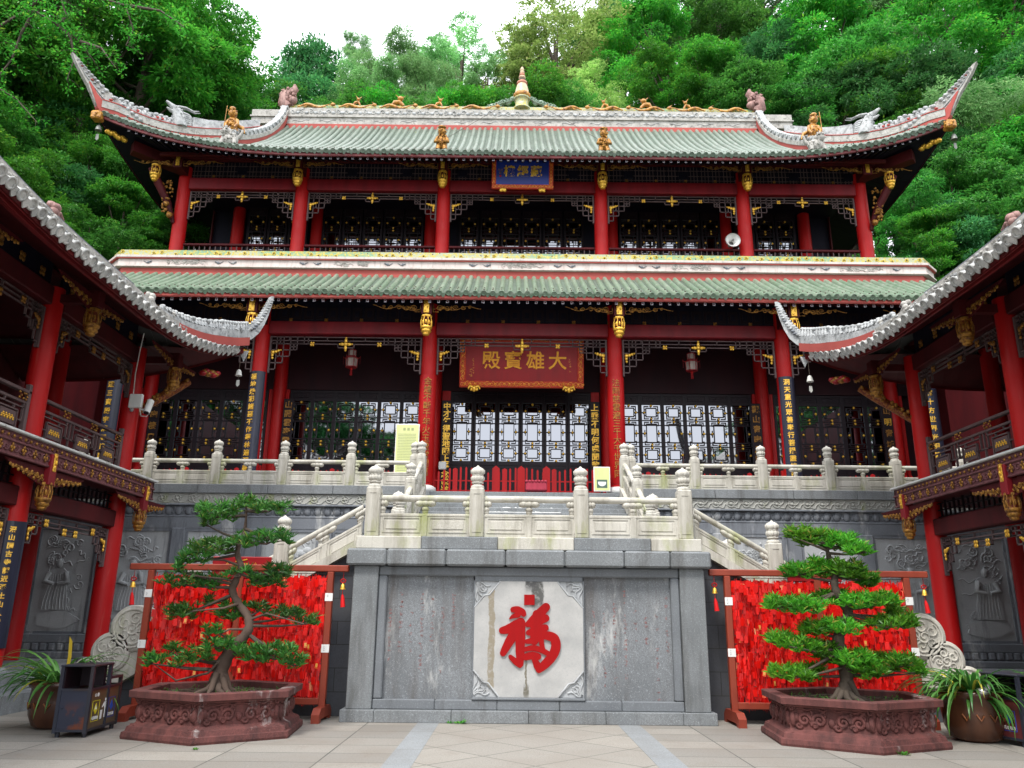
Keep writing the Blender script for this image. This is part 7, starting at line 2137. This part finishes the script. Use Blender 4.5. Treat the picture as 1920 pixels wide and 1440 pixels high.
def clump_set(kind, seed):
    rnd = random.Random(seed); out = []
    if kind == 'round':                                               # broad crown, H = 11
        for i in range(52):
            a = rnd.uniform(0, 6.28); z = rnd.uniform(3.2, 10.4); m = 4.0 * sqrt(max(.08, 1 - ((z - 6.3) / 4.6) ** 2)); q = m * rnd.uniform(.35, 1)
            r = rnd.uniform(.7, 1.35); out.append((Vector((q * cos(a), q * sin(a), z)), (r, r, r * .48)))
    elif kind == 'layer':                                             # tiered sprays, H = 12
        for i in range(58):
            a = rnd.uniform(0, 6.28); z = 2.2 + 1.25 * rnd.randint(0, 7) + rnd.uniform(-.18, .18); m = 4.4 * (1 - ((z - 2) / 11) ** 1.6) + .5; q = m * rnd.uniform(.3, 1)
            r = rnd.uniform(.75, 1.45); out.append((Vector((q * cos(a), q * sin(a), z - .10 * q)), (r, r, r * .26)))
    elif kind == 'cone':                                              # pointed dense crown, H = 12
        for i in range(95):
            a = rnd.uniform(0, 6.28); z = 1.5 + 10.2 * rnd.random() ** .75; m = 3.9 * (1 - (z / 12.6) ** 2.2) ** .75; q = m * rnd.uniform(.35, .95)
            r = max(.6, (1.3 - z / 13) * rnd.uniform(.85, 1.3)); out.append((Vector((q * cos(a), q * sin(a), z)), (r, r, r * .95)))
        for z, r in ((12.3, .35), (11.9, .5), (11.4, .7), (10.8, .95)): out.append((Vector((0, 0, z)), (r, r, r * 1.2)))
    elif kind == 'puff':                                              # feathery plumes, H = 9
        for i in range(26):
            a = rnd.uniform(0, 6.28); z = rnd.uniform(2.5, 8.6); m = 3.4 * sqrt(max(.1, 1 - ((z - 5) / 4.4) ** 2)); q = m * rnd.uniform(.3, 1)
            r = rnd.uniform(.7, 1.25); out.append((Vector((q * cos(a), q * sin(a), z)), (r, r, r * .9)))
    elif kind == 'open':                                              # open crown with sky gaps, H = 13
        for i in range(24):
            a = rnd.uniform(0, 6.28); z = rnd.uniform(5.0, 12.4); m = 4.4 * sqrt(max(.1, 1 - ((z - 8.6) / 4.6) ** 2)); q = m * rnd.uniform(.4, 1)
            r = rnd.uniform(.8, 1.3); out.append((Vector((q * cos(a), q * sin(a), z)), (r, r, r * .6)))
    elif kind == 'shrub':
        for i in range(13):
            a = rnd.uniform(0, 6.28); q = rnd.uniform(0, 1.9); z = rnd.uniform(.5, 2.3)
            r = rnd.uniform(.7, 1.1); out.append((Vector((q * cos(a), q * sin(a), z)), (r, r, r * .8)))
    return out


KIND = {  # name: clump kind, leaves, leaf length, half width, droop, material, trunk height, radius, seed
    'broadleaf': ('round', 34500, 0.224, 0.0525, .35, 'leaf_bright', 11, .26, 3), 'broadleaf_b': ('round', 34500, 0.224, 0.0525, .30, 'leaf_mid', 11, .28, 8),
    'layered': ('layer', 34500, 0.238, 0.0490, .25, 'leaf_mid', 12, .24, 5), 'layered_b': ('layer', 34500, 0.224, 0.0455, .35, 'leaf_bright', 12, .24, 15),
    'conifer': ('cone', 62560, 0.198, 0.0385, .15, 'leaf_dark', 12, .25, 4), 'evergreen': ('round', 34500, 0.238, 0.0490, .25, 'leaf_dark', 11, .28, 11),
    'bamboo': ('puff', 27599, 0.238, 0.0315, .55, 'leaf_pale', 9, .16, 6), 'flowering': ('open', 29899, 0.211, 0.0525, .1, 'leaf_olive', 13, .30, 9), 'flowering_b': ('round', 32199, 0.198, 0.0490, .05, 'leaf_olive', 11, .28, 19),
    'open': ('open', 20700, 0.211, 0.0455, .2, 'leaf_pale', 13, .26, 12), 'shrub': ('shrub', 11500, 0.158, 0.0385, .2, 'leaf_bright', 2, .10, 2), 'shrub_b': ('shrub', 11500, 0.158, 0.0385, .2, 'leaf_mid', 2, .10, 22),
}
TREES = {}


def tree(kind, x, y, top, k, label, group, rot=None, name='tree', zs=1.0):
    """crown top at height top; k scales the tree"""
    ck, n, L, w, dr, mt, H, r, sd_ = KIND[kind]
    if kind not in TREES:
        cl = clump_set(ck, sd_)
        cm = MB(); crown(cm, cl, n, L, w, dr, .5, sd_)
        tm = MB(); limbs(tm, H, r, [(c, q) for c, q in cl[:16]])
        c_ = cm.build('crown', M[mt], None, (0, 0, 0)); t_ = tm.build('trunk', M['bark'], None, (0, 0, 0))
        TREES[kind] = (c_.data, t_.data, max(p[2] for p in cm.v)); bpy.data.objects.remove(c_); bpy.data.objects.remove(t_)
    cd, td, hh = TREES[kind]
    g = hill_z(x, y)
    t = thing(name, (x, y, top - hh * k * zs), label, 'tree' if 'shrub' not in name else 'shrub', group)
    t.rotation_euler[2] = rot if rot is not None else U(0, 6.28)
    t.scale = (k, k, k * zs)
    for nm, d in (('crown', cd), ('trunk', td)):
        o = bpy.data.objects.new(nm, d); C.objects.link(o); o.parent = t
    return t


def tp(kind, px, py, Y, k, label, group, **kw):
    p = at(px, py, Y); return tree(kind, p.x, Y, p.z, k, label, group, **kw)


LG, RG, CG = 'trees on the slope left of the hall', 'trees on the slope right of the hall', 'trees behind the hall ridge'
KWORD = {'broadleaf': 'bright leafy tree', 'broadleaf_b': 'mid green leafy tree', 'layered': 'mid green tree with tiered sprays', 'layered_b': 'bright green tree with tiered sprays', 'evergreen': 'dark evergreen tree', 'open': 'pale open crowned tree', 'bamboo': 'pale feathery bamboo clump', 'flowering': 'olive tree'}


def zone(px, py):
    if px < 960:
        return ('low over the left gallery roof' if px < 130 else 'between the left gallery roof and the upper left pillar') if py > 225 else ('behind the left roof horn' if 60 < px < 260 and py > 0 else 'at the edge of the wood beside the white sky' if px > 350 else 'high on the slope above the left gallery' if px < 130 else 'high above the left roof horn')
    if py > 205: return 'below the right roof horn, near the right gallery roof' if px < 1800 else 'beyond the right gallery roof'
    if px < 1320: return 'directly right of the olive trees' if py < 60 else 'over the right half of the tiled ridge'
    if px < 1500: return 'high above the right ridge end' if py < 60 else 'just behind the right ridge end'
    if px < 1780: return 'high on the slope above the right hip' if py < 60 else 'close behind the right roof hip'
    return 'high above the right roof horn' if py < 60 else 'right of the right roof horn'


# centre, behind the ridge, left to right
tp('conifer', 592, 66, 52, 1.6, 'cone shaped dark tree standing alone against the white sky', None, name='conifer')
tp('shrub_b', 505, 165, 48, 1.3, 'rounded bush low beside the cone shaped tree', None, name='shrub')
tp('bamboo', 668, 66, 58, .42, 'small feathery bamboo tuft poking up right of the cone shaped tree', None, name='bamboo_clump')
tp('bamboo', 745, 84, 54, 1.05, 'tall pale feathery bamboo clump behind the left half of the ridge', None, name='bamboo_clump')
tp('bamboo', 700, 120, 50, .85, 'darker bamboo clump leaning before the tall pale one', None, name='bamboo_clump')
tp('bamboo', 800, 120, 50, .75, 'bamboo plume right of the tall pale clump', None, name='bamboo_clump')
tp('open', 868, 60, 62, 1.05, 'thin open tree with sky showing through, left of the olive tree', None)
tp('open', 822, 84, 66, .75, 'faint open tree furthest left of the thin pair', None)
tp('open', 915, 110, 58, .6, 'slender open tree at the left foot of the olive tree', None)
tp('flowering_b', 1040, 6, 58, 1.55, 'large olive tree with pale flowering tips behind the stupa finial', None, name='flowering_tree')
tp('flowering', 1000, 60, 56, .75, 'left crown of the olive flowering trees', None, name='flowering_tree')
tp('flowering', 1100, 18, 60, 1.0, 'right crown of the olive flowering trees against the dark tree', None, name='flowering_tree')
tp('flowering_b', 1110, 122, 50, .62, 'small olive flowering tree low between the finial and the dark trees', None, name='flowering_tree')
for px, py, k, kd in ((728, 178, .75, 'shrub'), (780, 188, .6, 'shrub_b'), (830, 182, .7, 'shrub'), (893, 168, .75, 'shrub'), (950, 178, .6, 'shrub_b'), (1035, 150, .95, 'shrub'), (1075, 170, .7, 'shrub_b'), (660, 175, .8, 'shrub_b')):
    tp(kd, px, py, 42, k * 1.2, 'round green bush peeping over the tiled ridge of the hall', 'bushes behind the ridge', name='shrub')
# right mass
for kd, px, py, Y, k in (('layered_b', 1215, 5, 55, 1.15), ('evergreen', 1165, 15, 60, 1.0), ('broadleaf_b', 1290, -60, 62, 1.3), ('layered', 1345, -10, 58, 1.2), ('evergreen', 1420, -90, 66, 1.4), ('broadleaf', 1530, 10, 50, 1.25),
                         ('layered', 1600, 60, 46, 1.2), ('open', 1690, -30, 60, 1.3), ('broadleaf_b', 1640, -80, 62, 1.4), ('layered_b', 1760, -40, 50, 1.3), ('broadleaf', 1860, -40, 46, 1.25), ('layered', 1930, -60, 50, 1.3),
                         ('layered_b', 1320, 85, 45, .85), ('broadleaf', 1250, 95, 46, .75), ('layered', 1385, 110, 44, .8), ('evergreen', 1450, 60, 52, 1.1), ('layered', 1480, 150, 42, .85), ('evergreen', 1560, 140, 42, .95), ('layered_b', 1640, 120, 42, .95),
                         ('evergreen', 1720, 100, 42, 1.0), ('bamboo', 1820, 170, 36, 1.0), ('layered', 1890, 130, 40, 1.0), ('layered', 1780, 270, 33, .75), ('layered', 1700, 330, 32, .62), ('layered', 1850, 300, 33, .78), ('layered_b', 1920, 230, 34, .9),
                         ('evergreen', 1720, 250, 38, .85), ('layered', 1660, 220, 40, .8), ('broadleaf_b', 1900, 340, 30, .7), ('evergreen', 1790, 390, 31, .6), ('layered_b', 1740, 400, 30, .5), ('broadleaf_b', 1975, 200, 34, 1.0), ('evergreen', 1990, 40, 40, 1.1)):
    tp(kd, px, py, Y, k, KWORD[kd] + ' ' + zone(px, py), RG, name={'bamboo': 'bamboo_clump'}.get(kd, 'tree'))
tp('flowering', 1420, 175, 47, .35, 'small rust tipped tree among the layered trees right of centre', None)
# left mass
for kd, px, py, Y, k in (('broadleaf', 300, -60, 34, 1.1), ('broadleaf', 395, 5, 36, .85), ('broadleaf_b', 385, 80, 36, .8), ('broadleaf', 425, 130, 40, .65), ('evergreen', 330, 120, 38, .8), ('broadleaf', 200, -90, 32, 1.1), ('broadleaf_b', 80, -40, 32, 1.15),
                         ('broadleaf', -30, 0, 30, 1.1), ('evergreen', 110, 80, 36, 1.0), ('broadleaf_b', 230, 70, 36, .95), ('evergreen', 30, 130, 32, .95), ('layered_b', 140, 190, 32, .75), ('evergreen', 240, 190, 36, .8), ('layered', 60, 250, 29, .7), ('layered_b', 200, 265, 31, .6),
                         ('broadleaf', 20, 240, 27, .62), ('layered', 290, 280, 32, .6), ('evergreen', 130, 300, 30, .6), ('layered_b', 240, 350, 29, .5), ('broadleaf', 70, 320, 26, .5), ('layered', 320, 380, 30, .5), ('broadleaf_b', 170, 400, 27, .45), ('evergreen', 420, 185, 44, .7), ('layered_b', 360, 190, 36, .6),
                         ('broadleaf', -90, 120, 28, 1.0), ('broadleaf_b', 450, 140, 46, .55)):
    tp(kd, px, py, Y, k, KWORD[kd] + ' ' + zone(px, py), LG)
# trees across the court, behind the viewer: they show only as reflections in the panes
for x, y, k in ((-10.0, -14, 1.45), (-15, -10, 1.6), (-21, -6, 1.8), (-28, -4, 1.9), (21, -9, 1.6), (27, -5, 1.8), (-35, 0, 2.0), (34, 0, 2.0)):
    tree('evergreen', x, y, 11.5 * k, k, 'dark tree behind the viewer, mirrored in the window panes', 'trees behind the viewer')

ug = MB(); rnd = random.Random(31)
for i in range(3600):
    x, y = rnd.uniform(-48, 48), rnd.uniform(12, 66); z = hill_z(x, y)
    if z < .8: continue
    for j in range(7):
        p = Vector((x + rnd.uniform(-.7, .7), y + rnd.uniform(-.7, .7), z + rnd.uniform(0, .9)))
        leaf_quad(ug, p, Vector((rnd.uniform(-1, 1), rnd.uniform(-1, .3), rnd.uniform(-.3, .6))).normalized(), .10, .55, Vector((rnd.uniform(-.4, .4), rnd.uniform(-.6, .2), 1)).normalized())
tag(ug.build('undergrowth', M['leaf_mid']), 'low undergrowth covering the wooded slope under the trees', 'undergrowth', kind='stuff')

# the tree whose limbs reach over the left gallery roof from outside the view
t = thing('overhanging_tree', (-19.0, 26.3, hill_z(-19.0, 26.3)), 'dark limbed tree reaching over the left gallery roof, its twigs showing before the wood', 'tree')
mb = MB(); lf = MB(); rnd = random.Random(5)
A = at(-90, 130, 26.3)
mb.tube([(-19.0, 26.3, hill_z(-19.0, 26.3) - .3), (-18.9, 26.3, 10), (-18.6, 26.3, 14), tuple(A)], [.32, .27, .22, .13], 9)
for P in ([(-90, 130), (-20, 60), (40, 25), (65, 20), (105, 45), (150, 78), (178, 116)], [(65, 20), (40, 62), (22, 112), (-10, 150)], [(105, 45), (125, 32), (112, -10)], [(105, 45), (132, 70), (140, 110), (125, 150)], [(-90, 130), (-40, 40), (10, -20), (90, -40)],
          [(40, 25), (80, -5), (150, -15), (235, 10), (250, 55), (236, 85)], [(150, 78), (190, 90), (215, 125)], [(-90, 130), (-30, 150), (30, 185), (70, 230)], [(235, 10), (300, 20), (345, 50)]):
    pts = [at(x, y, 26.3 + .25 * sin(x * .05)) for x, y in P]
    mb.tube(pts, [.075 - .062 * i / (len(pts) - 1) for i in range(len(pts))], 6)
    for i in range(len(pts) - 1):
        for k in range(9):
            p = pts[i].lerp(pts[i + 1], rnd.random()); e = p + Vector((rnd.uniform(-.6, .6), rnd.uniform(-.6, .6), rnd.uniform(-.5, .3)))
            mb.tube([p, p.lerp(e, .5) + Vector((0, 0, .05)), e], [.012, .008, .004], 4)
            for j in range(rnd.randint(6, 16)):
                q = p.lerp(e, rnd.uniform(.3, 1.1)) + Vector((rnd.uniform(-.18, .18), rnd.uniform(-.18, .18), rnd.uniform(-.1, .05)))
                leaf_quad(lf, q, Vector((rnd.uniform(-1, 1), rnd.uniform(-1, 1), rnd.uniform(-.7, .1))).normalized(), .035, .15, Vector((rnd.uniform(-.5, .5), rnd.uniform(-.5, .5), 1)).normalized())
mb.build('trunk', M['bark'], t); lf.build('crown', M['leaf_bright'], t)
